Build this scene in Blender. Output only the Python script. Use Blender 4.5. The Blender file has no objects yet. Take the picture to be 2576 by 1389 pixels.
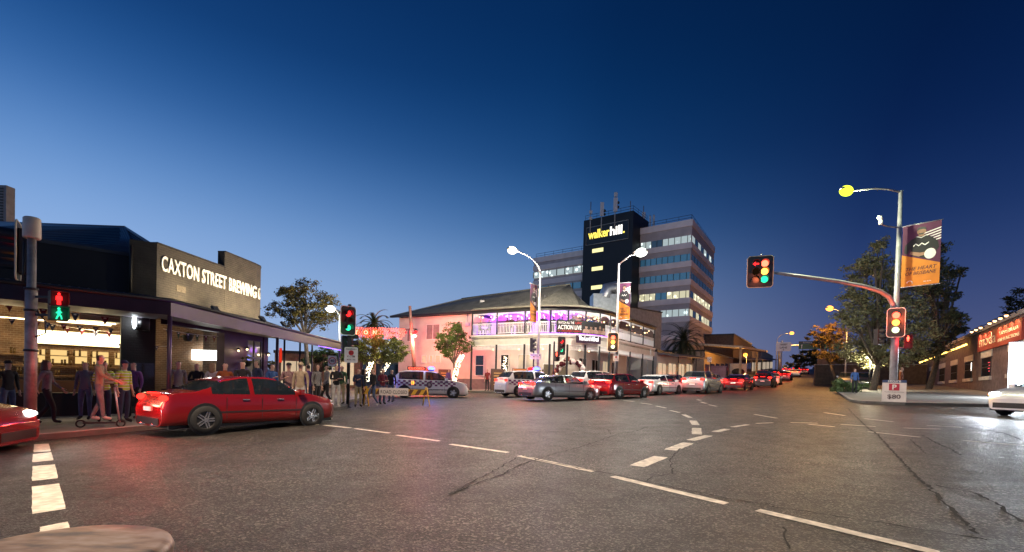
import bpy, bmesh, math, random
from mathutils import Vector, Matrix
from math import sin, cos, pi, radians

random.seed(7)
scene = bpy.context.scene
COL = scene.collection

# ---------------------------------------------------------------- camera
F, CXP, YP, CAMH = 1208.0, 1288.0, 987.0, 1.5
TH, RO = radians(1.0), radians(1.5)
_r = Vector((1, 0, 0)); _f = Vector((0, cos(TH), -sin(TH))); _u = Vector((0, sin(TH), cos(TH)))
RIGHT = _r * cos(RO) + _u * sin(RO)
UP = -_r * sin(RO) + _u * cos(RO)
FWD = _f
CAMP = Vector((0, 0, CAMH))
cd = bpy.data.cameras.new('camera'); cam = bpy.data.objects.new('camera', cd); COL.objects.link(cam)
cam.matrix_world = Matrix(((RIGHT.x, UP.x, -FWD.x, CAMP.x), (RIGHT.y, UP.y, -FWD.y, CAMP.y),
                           (RIGHT.z, UP.z, -FWD.z, CAMP.z), (0, 0, 0, 1)))
cd.sensor_width = 36; cd.lens = 36 * F / 2576
cd.shift_y = (YP - 694.5) / 2576
cd.clip_end = 3000; cd.clip_start = 0.05
scene.camera = cam

# ---------------------------------------------------------------- sky, exposure
world = bpy.data.worlds.new('World'); scene.world = world; world.use_nodes = True
def srgb(c):
    return tuple((v / 12.92 if v <= 0.04045 else ((v + 0.055) / 1.055) ** 2.4) for v in [x / 255 for x in c])
def build_world():
    nt = world.node_tree; N = nt.nodes; Lk = nt.links; N.clear()
    out = N.new('ShaderNodeOutputWorld'); bg = N.new('ShaderNodeBackground')
    tc = N.new('ShaderNodeTexCoord'); sep = N.new('ShaderNodeSeparateXYZ')
    Lk.new(tc.outputs['Generated'], sep.inputs[0])
    def ramp(stops):
        r = N.new('ShaderNodeValToRGB'); e = r.color_ramp.elements
        r.color_ramp.interpolation = 'B_SPLINE'
        e[0].position = stops[0][0]; e[0].color = (*srgb(stops[0][1]), 1)
        e[1].position = stops[-1][0]; e[1].color = (*srgb(stops[-1][1]), 1)
        for p, c in stops[1:-1]:
            x = e.new(p); x.color = (*srgb(c), 1)
        Lk.new(sep.outputs['Z'], r.inputs[0]); return r
    left = ramp([(0, (158, 184, 224)), (.12, (154, 184, 228)), (.22, (138, 174, 224)), (.32, (98, 144, 204)), (.42, (44, 98, 164)), (.53, (14, 62, 122)), (.75, (5, 38, 86)), (1, (3, 28, 70))])
    mid = ramp([(0, (150, 156, 184)), (.1, (140, 157, 192)), (.2, (108, 142, 188)), (.3, (50, 98, 154)), (.42, (11, 60, 114)), (.6, (2, 36, 82)), (1, (2, 24, 60))])
    right = ramp([(0, (92, 92, 128)), (.08, (78, 88, 130)), (.18, (50, 70, 120)), (.28, (24, 50, 100)), (.4, (6, 32, 78)), (.55, (1, 24, 62)), (1, (1, 18, 46))])
    m1 = N.new('ShaderNodeMapRange'); m1.inputs[1].default_value = -.66; m1.inputs[2].default_value = .16
    m2 = N.new('ShaderNodeMapRange'); m2.inputs[1].default_value = .06; m2.inputs[2].default_value = .56
    for m in (m1, m2): Lk.new(sep.outputs['X'], m.inputs[0])
    a = N.new('ShaderNodeMixRGB'); Lk.new(m1.outputs[0], a.inputs[0]); Lk.new(left.outputs[0], a.inputs[1]); Lk.new(mid.outputs[0], a.inputs[2])
    b = N.new('ShaderNodeMixRGB'); Lk.new(m2.outputs[0], b.inputs[0]); Lk.new(a.outputs[0], b.inputs[1]); Lk.new(right.outputs[0], b.inputs[2])
    sky = N.new('ShaderNodeTexSky'); sky.sky_type = 'NISHITA'; sky.sun_disc = False
    sky.sun_elevation = radians(-4); sky.sun_rotation = radians(-62)
    add = N.new('ShaderNodeMixRGB'); add.blend_type = 'ADD'; add.inputs[0].default_value = .03
    Lk.new(b.outputs[0], add.inputs[1]); Lk.new(sky.outputs[0], add.inputs[2])
    Lk.new(add.outputs[0], bg.inputs[0]); bg.inputs[1].default_value = 1.0
    Lk.new(bg.outputs[0], out.inputs[0])
build_world()
vs = scene.view_settings
vs.view_transform = 'Standard'; vs.look = 'None'; vs.exposure = 0; vs.gamma = 1; vs.use_curve_mapping = False
scene.render.engine = 'CYCLES'
cy = scene.cycles
cy.use_denoising = True; cy.max_bounces = 6; cy.diffuse_bounces = 3; cy.glossy_bounces = 3; cy.transmission_bounces = 4
cy.transparent_max_bounces = 8; cy.caustics_reflective = False; cy.caustics_refractive = False
cy.sample_clamp_indirect = 4.0; cy.sample_clamp_direct = 0
try: cy.use_light_tree = True
except Exception: pass

# ---------------------------------------------------------------- pixel rays (2576-wide photo) to world
def ray(x, y): return FWD + RIGHT * ((x - CXP) / F) - UP * ((y - YP) / F)
_n = ray(2576, 940).cross(ray(0, 940)); _n /= _n.z
GA, GB = -_n.x, -_n.y
def zg(X, Y):
    d = Y - 62
    return GA * X + GB * Y + (0.028 * d if d > 0 else 0)
def W(x, y, Y):
    d = ray(x, y); return CAMP + d * (Y / d.y)
def G(x, y, dz=0.0):
    d = ray(x, y); t = (CAMH - dz) / (GA * d.x + GB * d.y - d.z)
    p = CAMP + d * t; p.z = zg(p.x, p.y) + dz if p.y < 62 else p.z
    return p
def at(x, Y, dz=0.0):
    """ground point seen in column x at distance Y"""
    p = W(x, 960, Y); return Vector((p.x, Y, zg(p.x, Y) + dz))

# ---------------------------------------------------------------- materials
MATS = {}
def mat(name, color, rough=.6, metal=0., var=.18, scale=3., bump=0., bscale=40., spec=.5, emit=None, estr=0., alpha=1., trans=0.):
    if name in MATS: return MATS[name]
    m = bpy.data.materials.new(name); m.use_nodes = True; MATS[name] = m
    nt = m.node_tree; N = nt.nodes; L = nt.links
    b = N['Principled BSDF']
    c = (*color, 1) if len(color) == 3 else color
    b.inputs['Roughness'].default_value = rough; b.inputs['Metallic'].default_value = metal
    b.inputs['Specular IOR Level'].default_value = spec
    b.inputs['Transmission Weight'].default_value = trans
    b.inputs['Base Color'].default_value = c
    if emit:
        b.inputs['Emission Color'].default_value = (*emit, 1); b.inputs['Emission Strength'].default_value = estr
    tc = N.new('ShaderNodeTexCoord')
    if var > 0:
        n = N.new('ShaderNodeTexNoise'); n.inputs['Scale'].default_value = scale; n.inputs['Detail'].default_value = 5
        L.new(tc.outputs['Object'], n.inputs['Vector'])
        mr = N.new('ShaderNodeMapRange'); mr.inputs[1].default_value = .3; mr.inputs[2].default_value = .7
        mr.inputs[3].default_value = 1 - var; mr.inputs[4].default_value = 1 + var
        L.new(n.outputs['Fac'], mr.inputs[0])
        mx = N.new('ShaderNodeMixRGB'); mx.blend_type = 'MULTIPLY'; mx.inputs[0].default_value = 1; mx.inputs[1].default_value = c
        L.new(mr.outputs[0], mx.inputs[2]); L.new(mx.outputs[0], b.inputs['Base Color'])
    if bump > 0:
        n2 = N.new('ShaderNodeTexNoise'); n2.inputs['Scale'].default_value = bscale; n2.inputs['Detail'].default_value = 3
        L.new(tc.outputs['Object'], n2.inputs['Vector'])
        bp = N.new('ShaderNodeBump'); bp.inputs['Strength'].default_value = bump; bp.inputs['Distance'].default_value = .02
        L.new(n2.outputs['Fac'], bp.inputs['Height']); L.new(bp.outputs[0], b.inputs['Normal'])
    return m
def glow(name, color, strength):
    """surface of something that gives off light"""
    if name in MATS: return MATS[name]
    m = bpy.data.materials.new(name); m.use_nodes = True; MATS[name] = m
    nt = m.node_tree; nt.nodes.clear()
    o = nt.nodes.new('ShaderNodeOutputMaterial'); e = nt.nodes.new('ShaderNodeEmission')
    e.inputs[0].default_value = (*color, 1); e.inputs[1].default_value = strength
    nt.links.new(e.outputs[0], o.inputs[0]); return m
def masonry(name, c1, c2, mortar, bw=.24, bh=.08, rough=.85, msize=.008, bump=.5):
    """brickwork in object space; works on upright walls whose local x runs along the wall"""
    if name in MATS: return MATS[name]
    m = bpy.data.materials.new(name); m.use_nodes = True; MATS[name] = m
    nt = m.node_tree; N = nt.nodes; L = nt.links; b = N['Principled BSDF']
    tc = N.new('ShaderNodeTexCoord'); sp = N.new('ShaderNodeSeparateXYZ'); cb = N.new('ShaderNodeCombineXYZ')
    L.new(tc.outputs['Object'], sp.inputs[0])
    ad = N.new('ShaderNodeMath'); ad.operation = 'ADD'; L.new(sp.outputs[0], ad.inputs[0]); L.new(sp.outputs[1], ad.inputs[1])
    L.new(ad.outputs[0], cb.inputs[0]); L.new(sp.outputs[2], cb.inputs[1])
    bt = N.new('ShaderNodeTexBrick'); bt.inputs['Scale'].default_value = 1
    bt.inputs['Brick Width'].default_value = bw; bt.inputs['Row Height'].default_value = bh; bt.inputs['Mortar Size'].default_value = msize
    bt.inputs['Color1'].default_value = (*c1, 1); bt.inputs['Color2'].default_value = (*c2, 1); bt.inputs['Mortar'].default_value = (*mortar, 1)
    L.new(cb.outputs[0], bt.inputs['Vector'])
    n = N.new('ShaderNodeTexNoise'); n.inputs['Scale'].default_value = 2.5; n.inputs['Detail'].default_value = 6; L.new(tc.outputs['Object'], n.inputs['Vector'])
    mr = N.new('ShaderNodeMapRange'); mr.inputs[1].default_value = .3; mr.inputs[2].default_value = .7; mr.inputs[3].default_value = .7; mr.inputs[4].default_value = 1.3
    L.new(n.outputs['Fac'], mr.inputs[0])
    mx = N.new('ShaderNodeMixRGB'); mx.blend_type = 'MULTIPLY'; mx.inputs[0].default_value = 1
    L.new(bt.outputs['Color'], mx.inputs[1]); L.new(mr.outputs[0], mx.inputs[2]); L.new(mx.outputs[0], b.inputs['Base Color'])
    bp = N.new('ShaderNodeBump'); bp.inputs['Strength'].default_value = bump; bp.inputs['Distance'].default_value = .015; bp.invert = True
    L.new(bt.outputs['Fac'], bp.inputs['Height']); L.new(bp.outputs[0], b.inputs['Normal'])
    b.inputs['Roughness'].default_value = rough
    return m
def waves(name, color, rough=.5, per=.08, axis=0, metal=.0, depth=.6):
    """corrugated sheet"""
    if name in MATS: return MATS[name]
    m = mat(name, color, rough, metal, var=.25, scale=1.5)
    nt = m.node_tree; N = nt.nodes; L = nt.links; b = N['Principled BSDF']
    tc = N.new('ShaderNodeTexCoord'); w = N.new('ShaderNodeTexWave'); w.bands_direction = 'XYZ'[axis]
    w.inputs['Scale'].default_value = 1 / per * .16 * 2; w.wave_profile = 'SIN'
    L.new(tc.outputs['Object'], w.inputs['Vector'])
    bp = N.new('ShaderNodeBump'); bp.inputs['Strength'].default_value = depth; bp.inputs['Distance'].default_value = .03
    L.new(w.outputs['Fac'], bp.inputs['Height']); L.new(bp.outputs[0], b.inputs['Normal'])
    return m
def glassmat(name, tint=(.02, .03, .04), rough=.05):
    return mat(name, tint, rough, 0, var=0, spec=.8)

# ---------------------------------------------------------------- objects
def props(o, label=None, cat=None, group=None, kind=None):
    if label: o['label'] = label
    if cat: o['category'] = cat
    if group: o['group'] = group
    if kind: o['kind'] = kind
    return o
def thing(name, label, cat, loc=(0, 0, 0), rz=0., group=None):
    o = bpy.data.objects.new(name, None); COL.objects.link(o)
    o.location = loc; o.rotation_euler = (0, 0, rz); o.empty_display_size = .2
    return props(o, label, cat, group)
class MB:
    """collects shapes that belong to ONE mesh object"""
    def __init__(s): s.v = []; s.f = []; s.m = []; s.sm = []
    def add(s, vs_, fs, mi=0, smooth=False):
        o = len(s.v); s.v += [tuple(v) for v in vs_]
        for f in fs: s.f.append([i + o for i in f]); s.m.append(mi); s.sm.append(smooth)
        return s
    def box(s, a, b, mi=0, M=None):
        x0, y0, z0 = a; x1, y1, z1 = b
        v = [Vector(p) for p in ((x0, y0, z0), (x1, y0, z0), (x1, y1, z0), (x0, y1, z0), (x0, y0, z1), (x1, y0, z1), (x1, y1, z1), (x0, y1, z1))]
        if M: v = [M @ p for p in v]
        return s.add(v, [(0, 3, 2, 1), (4, 5, 6, 7), (0, 1, 5, 4), (1, 2, 6, 5), (2, 3, 7, 6), (3, 0, 4, 7)], mi)
    def quad(s, *p, mi=0): return s.add(p, [tuple(range(len(p)))], mi)
    def prism(s, poly, z0, z1, mi=0):
        """poly: xy list (counter-clockwise); z0/z1 numbers or lists"""
        n = len(poly); za = z0 if isinstance(z0, (list, tuple)) else [z0] * n; zb = z1 if isinstance(z1, (list, tuple)) else [z1] * n
        v = [(p[0], p[1], za[i]) for i, p in enumerate(poly)] + [(p[0], p[1], zb[i]) for i, p in enumerate(poly)]
        f = [tuple(reversed(range(n))), tuple(range(n, 2 * n))] + [(i, (i + 1) % n, n + (i + 1) % n, n + i) for i in range(n)]
        return s.add(v, f, mi)
    def plate(s, poly, y0, y1, mi=0):
        """outline in xz, thickness along y"""
        n = len(poly)
        v = [(p[0], y0, p[1]) for p in poly] + [(p[0], y1, p[1]) for p in poly]
        f = [tuple(range(n)), tuple(reversed(range(n, 2 * n)))] + [((i + 1) % n, i, n + i, n + (i + 1) % n) for i in range(n)]
        return s.add(v, f, mi)
    def tube(s, pts, r, seg=10, mi=0, caps=True, smooth=True):
        pts = [Vector(p) for p in pts]; n = len(pts)
        rr = r if isinstance(r, (list, tuple)) else [r] * n
        vv = []; prev = None
        for i, p in enumerate(pts):
            t = (pts[min(i + 1, n - 1)] - pts[max(i - 1, 0)]).normalized()
            if prev is None:
                a = Vector((0, 0, 1)) if abs(t.z) < .9 else Vector((1, 0, 0))
                e = t.cross(a).normalized()
            else: e = (prev - t * prev.dot(t)).normalized()
            prev = e; g = t.cross(e)
            for k in range(seg):
                an = 2 * pi * k / seg; vv.append(p + (e * cos(an) + g * sin(an)) * rr[i])
        ff = [(i * seg + k, i * seg + (k + 1) % seg, (i + 1) * seg + (k + 1) % seg, (i + 1) * seg + k) for i in range(n - 1) for k in range(seg)]
        s.add(vv, ff, mi, smooth)
        if caps:
            o = len(s.v) - n * seg
            s.f.append([o + k for k in reversed(range(seg))]); s.m.append(mi); s.sm.append(False)
            s.f.append([o + (n - 1) * seg + k for k in range(seg)]); s.m.append(mi); s.sm.append(False)
        return s
    def cyl(s, c, r, h, seg=16, mi=0, axis='z'):
        d = {'z': (0, 0, h), 'x': (h, 0, 0), 'y': (0, h, 0)}[axis]
        return s.tube([c, Vector(c) + Vector(d)], r, seg, mi)
    def ball(s, c, r, seg=10, rings=6, mi=0, sc=(1, 1, 1)):
        c = Vector(c); v = [c + Vector((0, 0, r * sc[2]))]
        for i in range(1, rings):
            a = pi * i / rings
            for k in range(seg):
                b = 2 * pi * k / seg; v.append(c + Vector((r * sin(a) * cos(b) * sc[0], r * sin(a) * sin(b) * sc[1], r * cos(a) * sc[2])))
        v.append(c - Vector((0, 0, r * sc[2])))
        f = [(0, 1 + k, 1 + (k + 1) % seg) for k in range(seg)]
        for i in range(rings - 2):
            for k in range(seg): f.append((1 + i * seg + k, 1 + (i + 1) * seg + k, 1 + (i + 1) * seg + (k + 1) % seg, 1 + i * seg + (k + 1) % seg))
        l = len(v) - 1; o = 1 + (rings - 2) * seg
        f += [(l, o + (k + 1) % seg, o + k) for k in range(seg)]
        return s.add(v, f, mi, True)
    def lathe(s, prof, seg=24, mi=0, c=(0, 0, 0)):
        n = len(prof); v = []
        for (r, z) in prof:
            for k in range(seg):
                a = 2 * pi * k / seg; v.append((c[0] + r * cos(a), c[1] + r * sin(a), c[2] + z))
        f = [(i * seg + k, i * seg + (k + 1) % seg, (i + 1) * seg + (k + 1) % seg, (i + 1) * seg + k) for i in range(n - 1) for k in range(seg)]
        return s.add(v, f, mi, True)
    def build(s, name, mats, parent=None, loc=None, rz=None, bevel=0., label=None, cat=None, group=None, kind=None):
        me = bpy.data.meshes.new(name); me.from_pydata(s.v, [], s.f)
        if not isinstance(mats, (list, tuple)): mats = [mats]
        for m in mats: me.materials.append(m)
        me.polygons.foreach_set('material_index', s.m); me.polygons.foreach_set('use_smooth', s.sm)
        me.update()
        o = bpy.data.objects.new(name, me); COL.objects.link(o)
        if parent: o.parent = parent
        if loc is not None: o.location = loc
        if rz is not None: o.rotation_euler = (0, 0, rz)
        if bevel:
            b = o.modifiers.new('edge', 'BEVEL'); b.width = bevel; b.segments = 2; b.limit_method = 'ANGLE'; b.angle_limit = radians(40)
        return props(o, label, cat, group, kind)
def children(o): return [c for c in COL.objects if c.parent == o]
def copy_tree(o, parent=None, kids=None):
    if kids is None:
        kids = {}
        for c in COL.objects:
            if c.parent: kids.setdefault(c.parent.name, []).append(c)
    c = o.copy(); COL.objects.link(c)
    if parent: c.parent = parent
    for ch in kids.get(o.name, []): copy_tree(ch, c, kids)
    return c
def lamp(kind, loc, power, color, size=.1, parent=None, rot=None, spot=None, blend=.4):
    d = bpy.data.lights.new('lamp_light', kind); d.energy = power; d.color = color
    if kind in ('POINT', 'SPOT'): d.shadow_soft_size = size
    if kind == 'SPOT': d.spot_size = radians(spot or 120); d.spot_blend = blend
    if kind == 'AREA': d.size = size
    o = bpy.data.objects.new('lamp_light', d); COL.objects.link(o); o.location = loc
    if rot is not None: o.rotation_euler = rot
    if parent: o.parent = parent
    return o
def aim(o, d):
    o.rotation_euler = Vector(d).to_track_quat('-Z', 'Y').to_euler()
_tc = {}
def text_mesh(body, size, depth=.01, bold=0., shear=0., spacing=1., align='CENTER'):
    """verts/faces of a line of lettering standing in the xz plane, facing -y, baseline at z=0"""
    key = (body, size, depth, bold, shear, spacing, align)
    if key in _tc: return _tc[key]
    cu = bpy.data.curves.new('lettering', 'FONT'); cu.body = body; cu.size = size; cu.extrude = depth / 2; cu.offset = bold * size
    cu.shear = shear; cu.space_character = spacing; cu.align_x = align; cu.resolution_u = 3
    o = bpy.data.objects.new('lettering', cu); COL.objects.link(o)
    dg = bpy.context.evaluated_depsgraph_get(); me = bpy.data.meshes.new_from_object(o.evaluated_get(dg))
    vs_ = [Vector((v.co.x, -v.co.z, v.co.y)) for v in me.vertices]; fs = [tuple(p.vertices) for p in me.polygons]
    bpy.data.objects.remove(o); bpy.data.curves.remove(cu); bpy.data.meshes.remove(me)
    _tc[key] = (vs_, fs); return _tc[key]
def letters(mb, body, size, loc=(0, 0, 0), depth=.01, bold=0., shear=0., width=None, height=None, mi=0, spacing=1., align='CENTER'):
    v, f = text_mesh(body, size, depth, bold, shear, spacing, align)
    if not v: return mb
    xs = [p.x for p in v]; zs = [p.z for p in v]; sx = sz = 1.
    if width: sx = width / max(1e-6, max(xs) - min(xs))
    if height: sz = height / max(1e-6, max(zs) - min(zs))
    loc = Vector(loc)
    mb.add([Vector((p.x * sx, p.y, p.z * sz)) + loc for p in v], f, mi); return mb
def facing(o_pt, toward=(0, 0)):
    """rotation about z that makes local -y point toward a plan position"""
    d = Vector((toward[0] - o_pt[0], toward[1] - o_pt[1])); return math.atan2(d.y, d.x) + pi / 2
def frame2(A, B):
    """rz so local x runs from A to B"""
    return math.atan2(B[1] - A[1], B[0] - A[0])
# ================================================================ shared materials
M_STEEL = mat('galvanised_steel', (.42, .42, .43), .45, .6, var=.2, scale=6)
M_BLACK = mat('black_paint', (.012, .012, .013), .45, var=.2)
M_DARK = mat('dark_housing', (.02, .02, .021), .5, var=.15)
M_RUBBER = mat('tyre_rubber', (.015, .015, .016), .8, var=.2, scale=8)
M_WHITE = mat('white_paint', (.78, .77, .74), .5, var=.06)
M_CREAM = mat('cream_edge', (.62, .54, .38), .5, var=.1)
M_GLASS = glassmat('dark_glass')
def _tint():
    nt = M_GLASS.node_tree; b = nt.nodes['Principled BSDF']; o = nt.nodes['Material Output']; t = nt.nodes.new('ShaderNodeBsdfTransparent'); t.inputs[0].default_value = (.5, .55, .55, 1); x = nt.nodes.new('ShaderNodeMixShader'); x.inputs[0].default_value = .45
    nt.links.new(t.outputs[0], x.inputs[1]); nt.links.new(b.outputs[0], x.inputs[2]); nt.links.new(x.outputs[0], o.inputs[0])
_tint()
M_CHROME = mat('alloy', (.55, .55, .56), .25, .9, var=.1)
M_CONC = mat('kerb_concrete', (.30, .28, .26), .85, var=.25, scale=2.5, bump=.4)
M_PAVE = mat('footpath_concrete', (.20, .185, .17), .8, var=.3, scale=.8, bump=.3)
M_PAINT = mat('road_paint', (.62, .58, .50), .6, var=.35, scale=9, bump=.5, bscale=70)
M_CRACK = mat('crack_filler', (.006, .006, .006), .8, var=.2)
G_RED = glow('lit_red', (1, .016, .016), 4); G_GREEN = glow('lit_green', (.03, 1, .45), 1.7); G_AMBER = glow('lit_amber', (1, .30, .03), 4)
G_REDHOT = glow('lit_red_bright', (1, .085, .045), 7); G_AMBHOT = glow('lit_amber_bright', (1, .30, .045), 6)
G_WHITE = glow('lit_white', (1, .97, .92), 14); G_COOL = glow('lit_cool_white', (.82, .92, 1), 16)
G_WARM = glow('lit_warm', (1, .72, .34), 10); G_BLUE = glow('lit_blue', (.10, .15, 1), 6); G_TAIL = glow('lit_tail', (1, .016, .010), 7)
G_BULB = glow('lit_bulb', (1, .70, .38), 4); G_FAIRY = glow('lit_fairy', (1, .82, .55), 9); G_SODIUM = glow('lit_sodium', (1, .36, .05), 4.5)

def asphalt():
    m = bpy.data.materials.new('asphalt'); m.use_nodes = True
    nt = m.node_tree; N = nt.nodes; L = nt.links; b = N['Principled BSDF']
    b.inputs['Specular IOR Level'].default_value = .38; tc = N.new('ShaderNodeTexCoord')
    def noise(sc, det=5, rough=.6):
        n = N.new('ShaderNodeTexNoise'); n.inputs['Scale'].default_value = sc; n.inputs['Detail'].default_value = det; n.inputs['Roughness'].default_value = rough
        L.new(tc.outputs['Object'], n.inputs['Vector']); return n
    def rng(src, a, b_, c, d):
        r = N.new('ShaderNodeMapRange'); r.inputs[1].default_value = a; r.inputs[2].default_value = b_; r.inputs[3].default_value = c; r.inputs[4].default_value = d
        L.new(src, r.inputs[0]); return r
    chips = N.new('ShaderNodeTexVoronoi'); chips.inputs['Scale'].default_value = 52; L.new(tc.outputs['Object'], chips.inputs['Vector'])
    grain = noise(120, 2)
    big = noise(.35, 6); mid_ = noise(2.2, 6)
    sp = N.new('ShaderNodeSeparateColor'); L.new(chips.outputs['Color'], sp.inputs[0])
    chip = rng(sp.outputs[0], .66, 1.0, .5, 5.0)
    a = N.new('ShaderNodeMath'); a.operation = 'MULTIPLY'; L.new(chip.outputs[0], a.inputs[0]); L.new(rng(big.outputs['Fac'], .35, .65, .66, 1.3).outputs[0], a.inputs[1])
    c = N.new('ShaderNodeMath'); c.operation = 'MULTIPLY'; L.new(a.outputs[0], c.inputs[0]); L.new(rng(mid_.outputs['Fac'], .3, .7, .82, 1.2).outputs[0], c.inputs[1])
    mpn = N.new('ShaderNodeMapping'); mpn.inputs['Rotation'].default_value = (0, 0, radians(-58)); mpn.inputs['Scale'].default_value = (.07, 1.1, 1); L.new(tc.outputs['Object'], mpn.inputs[0])
    lane = noise(1.0, 3); L.new(mpn.outputs[0], lane.inputs['Vector']); c2 = N.new('ShaderNodeMath'); c2.operation = 'MULTIPLY'; L.new(c.outputs[0], c2.inputs[0]); L.new(rng(lane.outputs['Fac'], .35, .65, .78, 1.2).outputs[0], c2.inputs[1]); c = c2
    mx = N.new('ShaderNodeMixRGB'); mx.blend_type = 'MULTIPLY'; mx.inputs[0].default_value = 1; mx.inputs[1].default_value = (.035, .031, .028, 1)
    L.new(c.outputs[0], mx.inputs[2]); L.new(mx.outputs[0], b.inputs['Base Color'])
    rr = rng(mid_.outputs['Fac'], .3, .7, .42, .60); L.new(rr.outputs[0], b.inputs['Roughness'])
    h = N.new('ShaderNodeMath'); h.operation = 'ADD'; L.new(chips.outputs['Distance'], h.inputs[0]); L.new(grain.outputs['Fac'], h.inputs[1])
    bp = N.new('ShaderNodeBump'); bp.inputs['Strength'].default_value = .9; bp.inputs['Distance'].default_value = .02; L.new(h.outputs[0], bp.inputs['Height'])
    L.new(bp.outputs[0], b.inputs['Normal']); return m
M_ASPH = asphalt()

# ================================================================ vehicles
PROF = {
 'sedan': dict(top=[(0, .60), (.012, .84), (.03, .99), (.15, 1.03), (.29, 1.33), (.40, 1.42), (.54, 1.42), (.60, 1.38), (.735, 1.02), (.80, .98), (.93, .86), (.985, .72), (1, .56)], belt=.94, cab=(.16, .74)),
 'hatch': dict(top=[(0, .62), (.01, .92), (.03, 1.06), (.05, 1.12), (.12, 1.40), (.20, 1.46), (.42, 1.49), (.54, 1.46), (.60, 1.40), (.74, 1.03), (.80, .99), (.94, .86), (.985, .70), (1, .56)], belt=.97, cab=(.05, .745)),
 'suv': dict(top=[(0, .66), (.01, 1.0), (.03, 1.14), (.05, 1.20), (.11, 1.56), (.20, 1.64), (.42, 1.66), (.55, 1.63), (.61, 1.56), (.74, 1.14), (.80, 1.10), (.94, .98), (.985, .80), (1, .62)], belt=1.08, cab=(.05, .745)),
 'ute': dict(top=[(0, .70), (.008, 1.02), (.02, 1.06), (.36, 1.06), (.375, 1.08), (.41, 1.58), (.46, 1.66), (.56, 1.66), (.62, 1.58), (.74, 1.14), (.80, 1.10), (.94, 1.0), (.985, .80), (1, .62)], belt=1.08, cab=(.375, .745)),
}
def lerp_list(t, x):
    for (a, va), (b, vb) in zip(t, t[1:]):
        if x <= b: return va + (vb - va) * (0 if b == a else (x - a) / (b - a))
    return t[-1][1]
PLAN = [(0, .80), (.012, .90), (.05, .97), (.15, 1), (.85, 1), (.94, .96), (.985, .86), (1, .74)]
def smooth_half(h):
    o = []
    for i in range(len(h) - 1):
        a, b, c, d = h[max(0, i - 1)], h[i], h[i + 1], h[min(len(h) - 1, i + 2)]
        for k in range(3):
            t = k / 3; w = (-.5 * t ** 3 + t * t - .5 * t, 1.5 * t ** 3 - 2.5 * t * t + 1, -1.5 * t ** 3 + 2 * t * t + .5 * t, .5 * t ** 3 - .5 * t * t)
            s_ = tuple(sum(wi * p[j] for wi, p in zip(w, (a, b, c, d))) for j in (0, 1)); l_ = tuple(b[j] + (c[j] - b[j]) * t for j in (0, 1)); o.append(tuple(.35 * s_[j] + .65 * l_[j] for j in (0, 1)) if i in (4, 5) else s_)
    o.append(h[-1]); return o
def soft_list(t, x): return (lerp_list(t, max(0, x - .012)) + 2 * lerp_list(t, x) + lerp_list(t, min(1, x + .012))) / 4
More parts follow.
